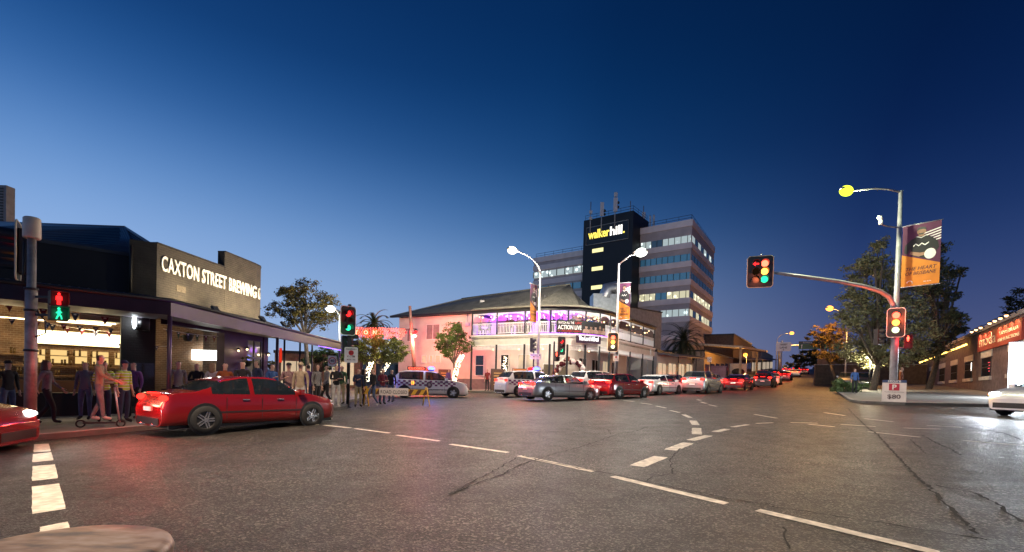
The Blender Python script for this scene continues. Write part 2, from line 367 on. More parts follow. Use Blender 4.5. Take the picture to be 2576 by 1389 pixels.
def car_meshes(kind, L, Wd):
    P = PROF[kind]; xs = sorted(set([0, .004, .008, .012, .02, .03, .05, .07, .085, .10, .12, .14, .16, .18] + [i / 40 for i in range(8, 37)] + [.375, .385, .41, .735, .745, .94, .955, .97, .98, .985, .992, 1]))
    hw = Wd / 2; rings = []
    def half(x):
        zt = soft_list(P['top'], x); w = hw * soft_list(PLAN, x)
        zb = min(P['belt'] + .02 - .06 * (x - .3), zt - .035)
        wr = w * .955 - max(0, zt - zb) * .40
        return [(w * .80, .20), (w * .95, .25), (w, .42), (w, .60), (w * .99, (zb + .6) / 2), (w * .955, zb), (wr, zt - .05 if zt - zb > .15 else zt - .02), (wr * .75, zt - .012), (0, zt)]
    for x in xs:
        h = smooth_half(half(x)); X = (x - .5) * L
        rings.append([(X, y, z) for y, z in h] + [(X, -y, z) for y, z in reversed(h[:-1])])
    m = len(rings[0]); V = [p for r in rings for p in r]
    body = MB(); body.v = V; wins = {'windscreen': MB(), 'rear_window': MB(), 'side_window': MB(), 'side_window2': MB(), 'side_window3': MB(), 'side_window4': MB()}
    c0, c1 = P['cab']
    for i in range(len(xs) - 1):
        xm = (xs[i] + xs[i + 1]) / 2; z0 = lerp_list(P['top'], xs[i]); z1 = lerp_list(P['top'], xs[i + 1])
        slope = (z1 - z0) / ((xs[i + 1] - xs[i]) * L); tall = (z0 + z1) / 2 - P['belt']
        for kk in range(m - 1):
            f = (i * m + kk, (i + 1) * m + kk, (i + 1) * m + kk + 1, i * m + kk + 1); key = None; k = kk // 3
            if c0 < xm < c1 and tall > .06:
                if k in (5, 10) and c0 + .075 < xm < c1 - .03 and not (.425 < xm < .445) and tall > .2: key = ('side_window' if k == 5 else 'side_window2') if xm < .435 else ('side_window3' if k == 5 else 'side_window4')
                elif k in (6, 7, 8, 9) and slope < -.30 and xm > .5: key = 'windscreen'
                elif k in (6, 7, 8, 9) and slope > .42 and xm < .5: key = 'rear_window'
            if key: wins[key].add([V[j] for j in f], [(0, 1, 2, 3)], 0, True)
            else: body.f.append(list(f)); body.m.append(0); body.sm.append(True)
    for i, flip in ((0, 0), (len(xs) - 1, 1)):
        f = [i * m + k for k in range(m)]; body.f.append(f if not flip else f[::-1]); body.m.append(0); body.sm.append(False)
    body.f = [f[::-1] for f in body.f]
    for w in wins.values(): w.f = [f[::-1] for f in w.f]
    # sill strip, bumpers
    body.box((-L * .47, -hw * .86, .16), (L * .47, hw * .86, .24), 1)
    body.box((-L * .5 - .02, -hw * .7, .24), (-L * .47, hw * .7, .40), 1)
    body.box((L * .47, -hw * .62, .26), (L * .5 + .012, hw * .62, .44), 1)
    for s in (-1, 1):
        body.box((-L * .30, s * hw - .01, .50), (L * .30, s * hw + .012, .535), 1)
        body.tube([(-L * .47, s * hw * .35, .22), (-L * .5 - .05, s * hw * .35, .22)], .035, 8, 2)
        for fx in (-.31, .31): body.cyl((fx * L, s * hw - .015 if s > 0 else -hw - .005, .36), .39, .02, 28, 1, 'y')
        body.box((L * .215, s * (hw + .02) - .10, P['belt'] - .0), (L * .24, s * (hw + .02) + .10, P['belt'] + .15), 0)
        for hx in (-.12, .08): body.box((hx * L, s * hw - .015, P['belt'] - .13), (hx * L + .18, s * hw + .02, P['belt'] - .105), 2)
        for hx in (-.205, -.01, .2): body.box((hx * L, s * hw - .004, .36), (hx * L + .012, s * hw + .0035, P['belt'] - .06), 1)
    return body, wins
def wheel_meshes(r=.34, wd=.21):
    t = MB(); t.lathe([(r * .62, -wd / 2), (r * .95, -wd / 2), (r, -wd * .36), (r, wd * .36), (r * .95, wd / 2), (r * .62, wd / 2)], 28)
    k = MB(); k.lathe([(r * .62, -wd / 2), (r * .66, wd * .46), (r * .60, wd * .42), (r * .58, -wd * .2), (.01, -wd * .2)], 28, 1)
    for i in range(5):
        a = 2 * pi * i / 5; c_, s_ = cos(a), sin(a)
        M4 = Matrix(((c_, -s_, 0, 0), (s_, c_, 0, 0), (0, 0, 1, 0), (0, 0, 0, 1)))
        for off in (-.028, .028): k.box((.03, off - .016, wd * .30), (r * .62, off + .016, wd * .42), 0, M4)
    k.cyl((0, 0, wd * .22), .055, wd * .22, 12)
    for mb, rot in ((t, 1), (k, 1)):
        mb.v = [(x, -z, y) for x, y, z in mb.v]
    return t, k
M_RIMDARK = mat('rim_recess', (.02, .02, .022), .6, var=.1)
def make_car(name, label, cat, kind, L, Wd, paint, group=None, head=None, tail=None, amber=False, rimmat=None):
    root = thing(name, label, cat, group=group)
    body, wins = car_meshes(kind, L, Wd); hw = Wd / 2; belt = PROF[kind]['belt']
    bo = body.build('body', [paint, M_BLACK, M_CHROME], root)
    wins['windscreen'].build('windscreen', M_GLASS, root); wins['rear_window'].build('rear_window', M_GLASS, root)
    
    if wins['side_window'].f: wins['side_window'].build('side_window', M_GLASS, root)
    for q in ('side_window2', 'side_window3', 'side_window4'):
        if wins[q].f: wins[q].build('side_window', M_GLASS, root)
    ty, ri = wheel_meshes()
    to = ri_o = None
    for fx in (-.31, .31):
        for s in (-1, 1):
            w = bpy.data.objects.new('wheel', None); COL.objects.link(w); w.parent = root; w.location = (fx * L, s * (hw - .066), .34)
            if s > 0: w.rotation_euler = (0, 0, pi)
            if to is None:
                to = ty.build('tyre', M_RUBBER, w); ri_o = ri.build('rim', [rimmat or M_CHROME, M_RIMDARK], w)
            else:
                for q in (to, ri_o):
                    c = q.copy(); COL.objects.link(c); c.parent = w
    zt = {'sedan': .86, 'hatch': .95, 'suv': 1.02, 'ute': .92}[kind]; zh = {'sedan': .72, 'hatch': .74, 'suv': .86, 'ute': .88}[kind]
    for s in (-1, 1):
        t = MB(); t.ball((-L * .483, s * hw * .72, zt), 1, 12, 8, 0, (.075, .20, .075)); t.build('tail_light', tail or mat('tail_lens', (.25, .01, .01), .2, var=0), root)
        h = MB(); h.ball((L * .462, s * hw * .70, zh), 1, 12, 8, 0, (.13, .19, .07)); h.build('headlight', head or mat('lamp_lens', (.5, .5, .52), .1, .3, var=0), root)
        if amber:
            a = MB(); a.ball((L * .452, s * hw * .90, zh - .03), 1, 10, 6, 0, (.10, .06, .05)); a.build('indicator', G_AMBHOT, root)
    cb = MB(); cb.box((-L * .20, -hw * .80, .45), (L * .16, hw * .80, belt - .12)); cb.build('cabin', mat('cabin_trim', (.02, .02, .021), .8), root)
    sb_ = MB(); sb_.box((-.10, -.22, 0), (.06, .22, .42)); sb_.box((-.08, -.12, .46), (.03, .12, .62)); so = None
    for sx_, sy_ in ((.0, -.36), (.0, .36), (-.20, -.36), (-.20, .36)):
        if so is None: so = sb_.build('seat', MATS['cabin_trim'], root, bevel=.03); q = so
        else: q = so.copy(); COL.objects.link(q); q.parent = root
        q.location = (sx_ * L, sy_, belt - .32)
    p = MB(); p.box((-L * .5 - .03, -.19, .60 if kind != 'sedan' else .55), (-L * .5 + .01, .19, .70 if kind != 'sedan' else .65)); p.build('number_plate', M_WHITE, root)
    if tail:
        b = MB(); b.box((-L * .488, -.22, belt + .02), (-L * .462, .22, belt + .045)); b.build('brake_light', tail, root)
    return root
def place(o, x, y, heading, dz=0.0):
    o.location = (x, y, zg(x, y) + dz); o.rotation_euler = (0, 0, heading); return o

# ================================================================ people
def seg_dist(p, a, b):
    d = b - a; t = max(0, min(1, (p - a).dot(d) / max(1e-9, d.dot(d)))); return (p - (a + d * t)).length
def body_mesh(name, pose):
    """one continuous skinned figure, 1.74 m, facing -y. pose: joint positions that differ from a relaxed stance"""
    J = dict(pelvis=(0, .0, .95), waist=(0, .0, 1.08), chest=(0, -.01, 1.30), neck=(0, .01, 1.47), jaw=(0, -.012, 1.555), head=(0, -.01, 1.645), crown=(0, .005, 1.705))
    for s, q in ((-1, 'R'), (1, 'L')):
        J.update({'sh' + q: (s * .175, .01, 1.415), 'el' + q: (s * .225, .03, 1.13), 'wr' + q: (s * .235, -.03, .89),
                  'hip' + q: (s * .095, 0, .90), 'kn' + q: (s * .105, -.015, .49), 'an' + q: (s * .11, .02, .09), 'toe' + q: (s * .125, -.15, .045)})
    J.update(pose)
    J = {k: Vector(v) for k, v in J.items()}
    R = dict(pelvis=(.155, .115), waist=(.135, .10), chest=(.165, .115), neck=(.058, .06), jaw=(.064, .075), head=(.076, .094), crown=(.055, .068))
    for q in 'RL': R.update({'sh' + q: (.068, .068), 'el' + q: (.046, .046), 'wr' + q: (.030, .030), 'hip' + q: (.092, .095), 'kn' + q: (.062, .062), 'an' + q: (.046, .048), 'toe' + q: (.042, .034)})
    E = [('pelvis', 'waist'), ('waist', 'chest'), ('chest', 'neck'), ('neck', 'jaw'), ('jaw', 'head'), ('head', 'crown')]
    for q in 'RL': E += [('chest', 'sh' + q), ('sh' + q, 'el' + q), ('el' + q, 'wr' + q), ('pelvis', 'hip' + q), ('hip' + q, 'kn' + q), ('kn' + q, 'an' + q), ('an' + q, 'toe' + q)]
    for s, q in ((-1, 'R'), (1, 'L')):                       # palm, five fingers
        w = J['wr' + q]; d = (w - J['el' + q]).normalized(); side = Vector((0, -1, 0)); side = (side - d * side.dot(d))
        side = side.normalized() if side.length > .1 else Vector((-s, 0, 0)); nrm = d.cross(side) * s
        J['pa' + q] = w + d * .075; R['pa' + q] = (.030, .022); E.append(('wr' + q, 'pa' + q))
        for i in range(4):
            k = side * (.030 - .02 * i); ln = (.075, .085, .078, .058)[i]; a = 'f%d%s' % (i, q); b = 'g%d%s' % (i, q)
            J[a] = w + d * (.105 + ln * .5) + k; J[b] = w + d * (.105 + ln * .9) + k - nrm * .02
            R[a] = R[b] = (.0095, .0095); E += [('pa' + q, a), (a, b)]
        J['t0' + q] = w + d * .055 + side * .05; J['t1' + q] = w + d * .095 + side * .062; R['t0' + q] = (.012, .012); R['t1' + q] = (.0095, .0095)
        E += [('wr' + q, 't0' + q), ('t0' + q, 't1' + q)]
    names = list(J); idx = {n: i for i, n in enumerate(names)}
    me = bpy.data.meshes.new(name); me.from_pydata([J[n] for n in names], [(idx[a], idx[b]) for a, b in E], [])
    o = bpy.data.objects.new(name, me); COL.objects.link(o)
    sk = o.modifiers.new('skin', 'SKIN'); sk.use_smooth_shade = True; sk.branch_smoothing = .6
    for n in names:
        sv = me.skin_vertices[0].data[idx[n]]; sv.radius = R[n]; sv.use_root = (n == 'pelvis')
    sb = o.modifiers.new('sub', 'SUBSURF'); sb.levels = 2; sb.render_levels = 2
    dg = bpy.context.evaluated_depsgraph_get(); r = bpy.data.meshes.new_from_object(o.evaluated_get(dg))
    bpy.data.objects.remove(o); r.name = name
    hd = J['head']; fw = pose.get('_face', Vector((0, -1, 0)))
    for v in r.vertices:                                      # brow, nose and chin
        d = v.co - hd
        if d.length < .16 and v.co.z > J['jaw'].z - .05:
            if d.y < -.05 and abs(d.x) < .018 and -.06 < d.z < .0: v.co.y -= .022
            if d.y < -.04 and .018 < abs(d.x) < .045 and -.01 < d.z < .03: v.co.y += .010
            if d.y < -.03 and d.z < -.075 and abs(d.x) < .03: v.co.y -= .008
            if abs(d.x) > .06 and abs(d.y - .01) < .025 and -.045 < d.z < .025: v.co.x += .014 * (1 if d.x > 0 else -1)
    reg = []
    for a, b in E:
        k = 2
        if a in ('neck', 'jaw', 'head'): k = 0
        elif a[:2] in ('wr', 'pa', 't0') or (a[0] in 'fg' and a[1].isdigit()): k = 0
        elif a[:3] == 'hip' or a[:2] == 'kn': k = 3
        elif a == 'pelvis' and b.startswith('hip'): k = 3
        elif a[:2] == 'an': k = 4
        elif a[:2] == 'el': k = 5
        reg.append((J[a], J[b], k))
    r.materials.clear()
    for nm in ('skin', 'hair', 'top', 'bottom', 'shoes', 'forearm'): r.materials.append(mat('skin_tone', (.42, .24, .16), .55, var=.1))
    for p in r.polygons:
        c = p.center; best = min(reg, key=lambda t: seg_dist(c, t[0], t[1]) - (.05 if t[2] == 2 and t[1].z < hd.z - .30 else .0)); k = best[2]
        if k == 0 and (c - hd).length < .2 and c.z > J['neck'].z + .05:
            d = c - hd
            if d.z > .045 or (d.y > .015 and d.z > -.085) or (d.y > -.03 and abs(d.x) > .062 and d.z > .0): k = 1
        if k == 3 and c.z > J['pelvis'].z + .02: k = 2
        if k == 2 and c.z < J['pelvis'].z - .04 and abs(c.x) < .2 and best[0] == J['pelvis']: k = 3
        if k == 3 and c.z < J['anR'].z + .03 and c.z < .13: k = 4
        p.material_index = k
    return r
POSES = {}
def pose_mesh(kind):
    if kind in POSES: return POSES[kind]
    D = {}
    if kind == 'stand': D = {}
    elif kind == 'drink': D = dict(elR=(-.235, -.02, 1.14), wrR=(-.12, -.25, 1.22), elL=(.225, .03, 1.13), wrL=(.235, -.05, .90), toeR=(-.17, -.14, .045))
    elif kind == 'arms': D = dict(elR=(-.24, -.06, 1.15), wrR=(.03, -.21, 1.17), elL=(.24, -.06, 1.13), wrL=(-.03, -.20, 1.11))
    elif kind == 'walk': D = dict(knR=(-.10, -.16, .50), anR=(-.10, -.18, .10), toeR=(-.11, -.34, .07), knL=(.10, -.02, .49), anL=(.10, .24, .14), toeL=(.11, .13, .04), elR=(-.225, .12, 1.15), wrR=(-.23, .14, .92), elL=(.225, -.06, 1.14), wrL=(.22, -.24, .96))
    elif kind == 'lean': D = dict(chest=(0, -.09, 1.29), neck=(0, -.12, 1.46), jaw=(0, -.15, 1.54), head=(0, -.16, 1.63), crown=(0, -.15, 1.69), shR=(-.175, -.09, 1.40), shL=(.175, -.09, 1.40), elR=(-.24, -.20, 1.16), wrR=(-.12, -.38, 1.10), elL=(.24, -.20, 1.16), wrL=(.12, -.38, 1.10))
    elif kind == 'sit':
        D = dict(pelvis=(0, 0, .55), waist=(0, .0, .68), chest=(0, -.03, .90), neck=(0, -.02, 1.07), jaw=(0, -.045, 1.155), head=(0, -.045, 1.245), crown=(0, -.03, 1.305))
        for s, q in ((-1, 'R'), (1, 'L')):
            D.update({'sh' + q: (s * .175, -.01, 1.01), 'el' + q: (s * .24, -.10, .76), 'wr' + q: (s * .12, -.30, .78), 'hip' + q: (s * .1, -.03, .52), 'kn' + q: (s * .13, -.42, .50), 'an' + q: (s * .13, -.40, .09), 'toe' + q: (s * .14, -.56, .05)})
    elif kind == 'ride': D = dict(elR=(-.23, -.12, 1.18), wrR=(-.20, -.36, 1.06), elL=(.23, -.12, 1.18), wrL=(.20, -.36, 1.06), knR=(-.06, -.06, .52), anR=(-.05, -.10, .12), toeR=(-.05, -.27, .08), knL=(.07, .0, .50), anL=(.05, .16, .12), toeL=(.05, -.01, .08))
    POSES[kind] = body_mesh('person_' + kind, D); return POSES[kind]
SKIN = {'fair': (.50, .30, .22), 'tan': (.34, .19, .12), 'dark': (.12, .065, .04)}
CLOTH = {'black': (.014, .013, .015), 'navy': (.02, .028, .07), 'maroon': (.13, .012, .03), 'white': (.42, .40, .38), 'grey': (.16, .16, .17), 'red': (.2, .015, .015), 'blue': (.04, .10, .28),
         'beige': (.28, .22, .15), 'orange': (.24, .06, .012), 'hivis': (.50, .62, .03), 'purple': (.10, .04, .18), 'green': (.04, .10, .05), 'denim': (.07, .10, .18), 'brown': (.09, .05, .03), 'khaki': (.26, .22, .14), 'pink': (.5, .2, .25)}
HAIR = {'dark': (.012, .009, .008), 'brown': (.05, .028, .015), 'fair': (.28, .19, .09), 'grey': (.25, .24, .23)}
def person(loc, rz, pose, top, bottom, label, hair='dark', skin='fair', h=1.74, shoes='black', sleeves=True, long_hair=False, cap=None, group=None, band=None):
    o = bpy.data.objects.new('person', pose_mesh(pose)); COL.objects.link(o)
    o.location = loc; o.rotation_euler = (0, 0, rz); s = h / 1.74; o.scale = (s, s, s)
    ms = [mat('skin_' + skin, SKIN[skin], .5, var=.08), mat('hair_' + hair, HAIR[hair], .6, var=.2, scale=30), mat('cloth_' + top, CLOTH[top], .85, var=.2, scale=9), mat('cloth_' + bottom, CLOTH[bottom], .85, var=.2, scale=9), mat('cloth_' + shoes, CLOTH[shoes], .7, var=.2)]
    ms.append(ms[2] if sleeves else ms[0])
    if band: ms[2] = band; ms[5] = band if sleeves else ms[0]
    for i, m in enumerate(ms):
        o.material_slots[i].link = 'OBJECT'; o.material_slots[i].material = m
    props(o, label, 'person', group)
    hz = {'sit': (-.045, 1.245), 'lean': (-.16, 1.63)}.get(pose, (-.01, 1.645))
    if cap:
        c = MB(); c.lathe([(.092, -.0), (.092, .03), (.075, .07), (.03, .095), (.001, .098)], 16, 0, (0, hz[0] + .005, hz[1] + .012))
        c.box((-.06, hz[0] - .19, hz[1] + .012), (.06, hz[0] - .07, hz[1] + .022)); c.build('cap', mat('cloth_' + cap, CLOTH[cap], .8), o)
    if long_hair:
        c = MB(); c.lathe([(.001, .085), (.05, .078), (.088, .04), (.096, -.02), (.10, -.10), (.105, -.19), (.08, -.25), (.03, -.27)], 16, 0, (0, hz[0] + .03, hz[1]))
        c.v = [(x, y if y > hz[0] - .015 else hz[0] - .015 + (y - hz[0] + .015) * .1, z) for x, y, z in c.v]; c.build('hair', ms[1], o)
    return o
def striped(name, a, b, n=9.):
    if name in MATS: return MATS[name]
    m = mat(name, a, .85, var=0); nt = m.node_tree; N = nt.nodes; L = nt.links; bs = N['Principled BSDF']
    tc = N.new('ShaderNodeTexCoord'); w = N.new('ShaderNodeTexWave'); w.bands_direction = 'Z'; w.inputs['Scale'].default_value = n
    L.new(tc.outputs['Object'], w.inputs['Vector']); r = N.new('ShaderNodeMath'); r.operation = 'GREATER_THAN'; r.inputs[1].default_value = .72; L.new(w.outputs['Fac'], r.inputs[0])
    mx = N.new('ShaderNodeMixRGB'); mx.inputs[1].default_value = (*a, 1); mx.inputs[2].default_value = (*b, 1); L.new(r.outputs[0], mx.inputs[0]); L.new(mx.outputs[0], bs.inputs['Base Color']); return m

# ================================================================ plants
def leafmat(name, c, var=.5):
    return mat(name, c, .55, var=var, scale=1.3, spec=.35)
def crown(mb, blobs, n, size, rng, mi=0, droop=.2):
    """small leaf faces through the volume of uneven clumps"""
    tot = sum(b[3] ** 2 for b in blobs)
    for (cx, cy, cz, r, *sq) in blobs:
        q = sq[0] if sq else .8; k = int(n * r * r / tot)
        sub = [(Vector((rng.gauss(0, 1), rng.gauss(0, 1), rng.gauss(0, 1))).normalized() * r * rng.uniform(.3, 1.05)) for _ in range(max(3, int(k / 40)))]
        for i in range(k):
            s = rng.choice(sub); p = s + Vector((rng.gauss(0, 1), rng.gauss(0, 1), rng.gauss(0, .7))) * r * .16
            c = Vector((cx + p.x, cy + p.y, cz + p.z * q)); sz = size * rng.uniform(.4, 1.25)
            a = Vector((rng.uniform(-1, 1), rng.uniform(-1, 1), rng.uniform(-.6, .5) - droop)).normalized(); b = a.cross(Vector((rng.uniform(-1, 1), rng.uniform(-1, 1), rng.uniform(-1, 1)))).normalized()
            mb.quad(c - a * sz, c + b * sz * .42, c + a * sz, c - b * sz * .42, mi=mi)
def limbs(mb, base, blobs, r0, rng):
    base = Vector(base); top = Vector((sum(b[0] for b in blobs) / len(blobs), sum(b[1] for b in blobs) / len(blobs), min(b[2] for b in blobs)))
    fork = base.lerp(top, .8); mb.tube([base, base.lerp(fork, .5) + Vector((.06, .03, 0)), fork], [r0, r0 * .85, r0 * .7], 10)
    for b in blobs:
        c = Vector(b[:3]); md = fork.lerp(c, .5) + Vector((rng.uniform(-.2, .2), rng.uniform(-.2, .2), rng.uniform(.1, .3)))
        mb.tube([fork - Vector((0, 0, .1)), md, c], [r0 * .5, r0 * .3, r0 * .1], 7)
        for _ in range(3):
            e = c + Vector((rng.uniform(-1, 1), rng.uniform(-1, 1), rng.uniform(-.4, 1))) * b[3] * .7; mb.tube([md, md.lerp(e, .6) + Vector((0, 0, .1)), e], [r0 * .22, r0 * .14, r0 * .05], 5)
M_BARK = mat('bark', (.10, .075, .055), .9, var=.35, scale=8, bump=.6)
def tree(name, label, base, blobs, n, size, leaf, r0=.15, seed=1, group=None):
    """blobs are relative to the base"""
    rng = random.Random(seed); t = thing(name, label, 'tree', base, group=group)
    k = MB(); limbs(k, (0, 0, -.1), blobs, r0, rng); k.build('trunk', M_BARK, t)
    c = MB(); crown(c, blobs, n, size, rng); c.build('crown', leaf, t)
    return t
def palm(name, label, base, trunk_h, r, nf, leaf, seed=1, tr=.28):
    rng = random.Random(seed); t = thing(name, label, 'palm tree', base)
    k = MB(); pts = [(0, 0, -.1)] + [(0.02 * i, 0, trunk_h * i / 4) for i in range(1, 5)]; k.tube(pts, [tr * 1.2, tr, tr * .95, tr, tr * 1.15], 12); k.build('trunk', M_BARK, t)
    c = MB()
    for i in range(nf):
        az = 2 * pi * i * .381966 * 1.0; el = radians(88 - 135 * ((i + .5) / nf) ** .8 + rng.uniform(-6, 6)); ln = r * rng.uniform(.85, 1.1)
        p = Vector((0, 0, trunk_h)); pts = [p.copy()]; e = el
        for sgm in range(9):
            p = p + Vector((cos(az) * cos(e), sin(az) * cos(e), sin(e))) * ln / 9; pts.append(p.copy()); e -= radians(7 + sgm * 1.3)
        c.tube(pts, [.04, .035, .03, .028, .025, .02, .018, .014, .01, .006], 5)
        for j in range(1, 10):
            d = (pts[j] - pts[j - 1]).normalized(); sd = d.cross(Vector((0, 0, 1))).normalized(); upv = sd.cross(d)
            for q in range(4):
                b = pts[j - 1].lerp(pts[j], q / 4); l2 = ln * .17 * (1 - abs(j / 10 - .4) * .7)
                for s in (-1, 1):
                    tip = b + sd * s * l2 * .75 + d * l2 * .65 + upv * l2 * .25 - Vector((0, 0, l2 * .2)); c.add([b - d * .035, b + d * .035, tip], [(0, 1, 2)])
    c.build('crown', leaf, t); return t
# ================================================================ ground, roads, paths
def sheet(xs, ys, dz=0.0):
    mb = MB(); nx = len(xs)
    v = [(x, y, zg(x, y) + dz) for y in ys for x in xs]
    f = [(j * nx + i, j * nx + i + 1, (j + 1) * nx + i + 1, (j + 1) * nx + i) for j in range(len(ys) - 1) for i in range(nx - 1)]
    return mb.add(v, f)
_zg0 = zg
def zg(X, Y):
    d = min(max(0, Y - 62), 110); e = max(0, Y - 172)
    return GA * X + GB * Y + .028 * d - .02 * e
sheet([-300, -60, 0, 60, 160, 600], [-60, 0, 62, 172, 600, 1500]).build('road', M_ASPH, kind='structure')

def strip(pts, w0, w1, z0, z1, mb=None):
    """wall-like strip following plan points; w = offset to the left of travel; z over ground"""
    mb = mb or MB(); n = len(pts); L = []; Rr = []
    for i, p in enumerate(pts):
        a = Vector(pts[max(0, i - 1)][:2]); b = Vector(pts[min(n - 1, i + 1)][:2]); d = (b - a).normalized(); nn = Vector((-d.y, d.x)); q = Vector(p[:2])
        L.append(q + nn * w0); Rr.append(q + nn * w1)
    v = []
    for l, r in zip(L, Rr): v += [(l.x, l.y, zg(l.x, l.y) + z0), (l.x, l.y, zg(l.x, l.y) + z1), (r.x, r.y, zg(r.x, r.y) + z1), (r.x, r.y, zg(r.x, r.y) + z0)]
    f = []
    for i in range(n - 1):
        for k in range(3): f.append((i * 4 + k, i * 4 + k + 1, (i + 1) * 4 + k + 1, (i + 1) * 4 + k))
    return mb.add(v, f)
def path_area(name, kerb, back, m=M_PAVE):
    """paving between a kerb line and a back line of as many points"""
    mb = MB(); n = len(kerb); v = []
    for k, b in zip(kerb, back): v += [(k[0], k[1], zg(*k[:2]) + .13), (b[0], b[1], zg(*b[:2]) + .13)]
    mb.add(v, [(2 * i, 2 * i + 1, 2 * i + 3, 2 * i + 2) for i in range(n - 1)])
    strip(kerb, 0.002, -.0, -.05, .128, mb); mb.build(name, m, kind='structure')
    strip(kerb, .16, 0., -.1, .135).build('kerb', M_CONC, kind='structure')
KERB1 = [(-16.5, -1), (-13.6, 4.6), (-10.88, 10.21), (-9.01, 13.92), (-8.28, 15.21), (-7.5, 17.6), (-7.16, 19.06), (-7.05, 20.4), (-7.4, 21.8), (-8.1, 23.2), (-8.5, 25.5), (-9.2, 34), (-9.6, 62)]
path_area('footpath', KERB1, [(-60, -1), (-60, 4.6), (-60, 10), (-60, 14), (-60, 15), (-60, 17.6), (-60, 19), (-60, 20), (-60, 22), (-60, 23), (-60, 25.5), (-60, 34), (-60, 62)])
KERB2 = [(-13.5, 48), (-8.6, 42.6), (-5.6, 39.6), (-1.5, 37.2), (1.2, 35.2), (3.6, 33.9), (6.2, 33.9), (8.8, 35.6), (11.5, 39.2), (18, 47.5), (27.5, 62), (50, 96), (92, 160)]
path_area('footpath', KERB2, [(-13.5, 55), (-8, 55), (-5, 55), (-1, 55), (0, 55), (1, 55), (2, 55), (3, 55), (5, 56), (8, 58), (10, 64), (20, 110), (50, 175)])
KERB3 = [(140, 175), (76, 110), (50, 72), (42, 62), (26, 38.5), (19.6, 28.2), (17.9, 25.4), (17.6, 23.9), (18.6, 22.7), (21.5, 21.8), (30, 21.2), (60, 22)]
path_area('footpath', KERB3, [(190, 175), (130, 110), (100, 72), (90, 62), (80, 50), (75, 40), (74, 36), (72, 33), (70, 30), (70, 28), (70, 26), (70, 23)])

Z7 = lambda x, y: (1132 + x * .3174, 975 + y * .3174)
Z8 = lambda x, y: (1823.7 + x * .2984, 975 + y * .2984)
def dash(mb, a, b, w):
    A, B = G(*a), G(*b); d = Vector((B.x - A.x, B.y - A.y)).normalized(); n = Vector((-d.y, d.x)) * w / 2
    L = Vector((B.x - A.x, B.y - A.y)).length; k = max(2, int(L / .12)); rg = random.Random(int(a[0] * 7 + b[0])); v = []
    for i in range(k + 1):
        t = i / k; x = A.x + (B.x - A.x) * t; y = A.y + (B.y - A.y) * t; e = 1 if 0 < i < k else .9
        for s in (-1, 1):
            j = n * (s * (e + rg.uniform(-.07, .05))); v.append((x + j.x, y + j.y, zg(x + j.x, y + j.y) + .005))
    mb.add(v, [(2 * i + 1, 2 * i, 2 * i + 2, 2 * i + 3) for i in range(k)])
mb = MB()
for a, b, w in [((700, 1060.5), (745, 1066), .12), ((755, 1065), (800, 1069), .12), ((815, 1070), (882, 1077), .12), ((893, 1078.5), (980, 1090), .12), ((998, 1095), (1105, 1110), .12),
                ((1133, 1118), (1278, 1139), .13), ((1306, 1147), (1494, 1187), .13), ((1541, 1199), (1827, 1268), .14), ((1906, 1284), (2360, 1392), .14)]: dash(mb, a, b, w)
mb.build('road_marking', M_PAINT, kind='structure')
mb = MB()
for a, b, w in [((1115, 80), (1190, 87), .13), ((1240, 91), (1325, 96), .13), ((1375, 103), (1460, 112), .13), ((1510, 123), (1600, 135), .13), ((1632, 147), (1712, 163), .13), ((1745, 182), (1818, 199), .13),
                ((1850, 215), (1905, 240), .16), ((1925, 263), (1948, 298), .22), ((1955, 322), (1956, 372), .24), ((1480, 625), (1672, 550), .26), ((1745, 497), (1890, 440), .26), ((1905, 420), (2050, 382), .22),
                ((2098, 352), (2200, 330), .2), ((2235, 314), (2362, 295), .15), ((2425, 286), (2560, 280), .13), ((2414, 214), (2590, 244), .13), ((2050, 137), (2115, 150), .13), ((1988, 115), (2033, 127), .15), ((1960, 97), (1988, 103), .16)]: dash(mb, Z7(*a), Z7(*b), w)
mb.build('road_marking', M_PAINT, kind='structure')
mb = MB()
for a, b, w in [((550, 296), (785, 302), .12), ((700, 310), (925, 332), .12), ((975, 312), (1270, 330), .12), ((1505, 342), (1820, 352), .12), ((1205, 373), (1645, 420), .12), ((1700, 320), (2000, 338), .1), ((2005, 448), (2560, 494), .12), ((835, 212), (1015, 238), .12), ((1175, 263), (1420, 290), .12)]: dash(mb, Z8(*a), Z8(*b), w)
mb.build('road_marking', M_PAINT, kind='structure')
mb = MB()
for q in [[(79.7, 1224), (149.6, 1216), (165, 1280), (80.5, 1293)], [(81.6, 1173), (138.8, 1168), (145.4, 1203), (79.7, 1210)], [(82.4, 1142.5), (129.4, 1138), (134, 1158), (80.8, 1163)], [(85.5, 1118), (122.8, 1116), (127.5, 1135), (84, 1138)], [(100, 1326), (171, 1312), (176, 1332), (100, 1340)]]:
    P = [G(x, y, .005) for x, y in q]; a, b, c, d = P; n = 10; rg = random.Random(3); rowl = []
    for i in range(n + 1):
        t = i / n; e = rg.uniform(-.02, .02); l = a.lerp(d, t); r = b.lerp(c, t); w = (r - l) * .03; rowl.append((l + w * rg.uniform(-.6, .6), r + w * rg.uniform(-.6, .6)))
    v = [p for pr in rowl for p in pr]; mb.add(v, [(2 * i + 1, 2 * i, 2 * i + 2, 2 * i + 3) for i in range(n)])
mb.build('road_marking', M_PAINT, kind='structure')
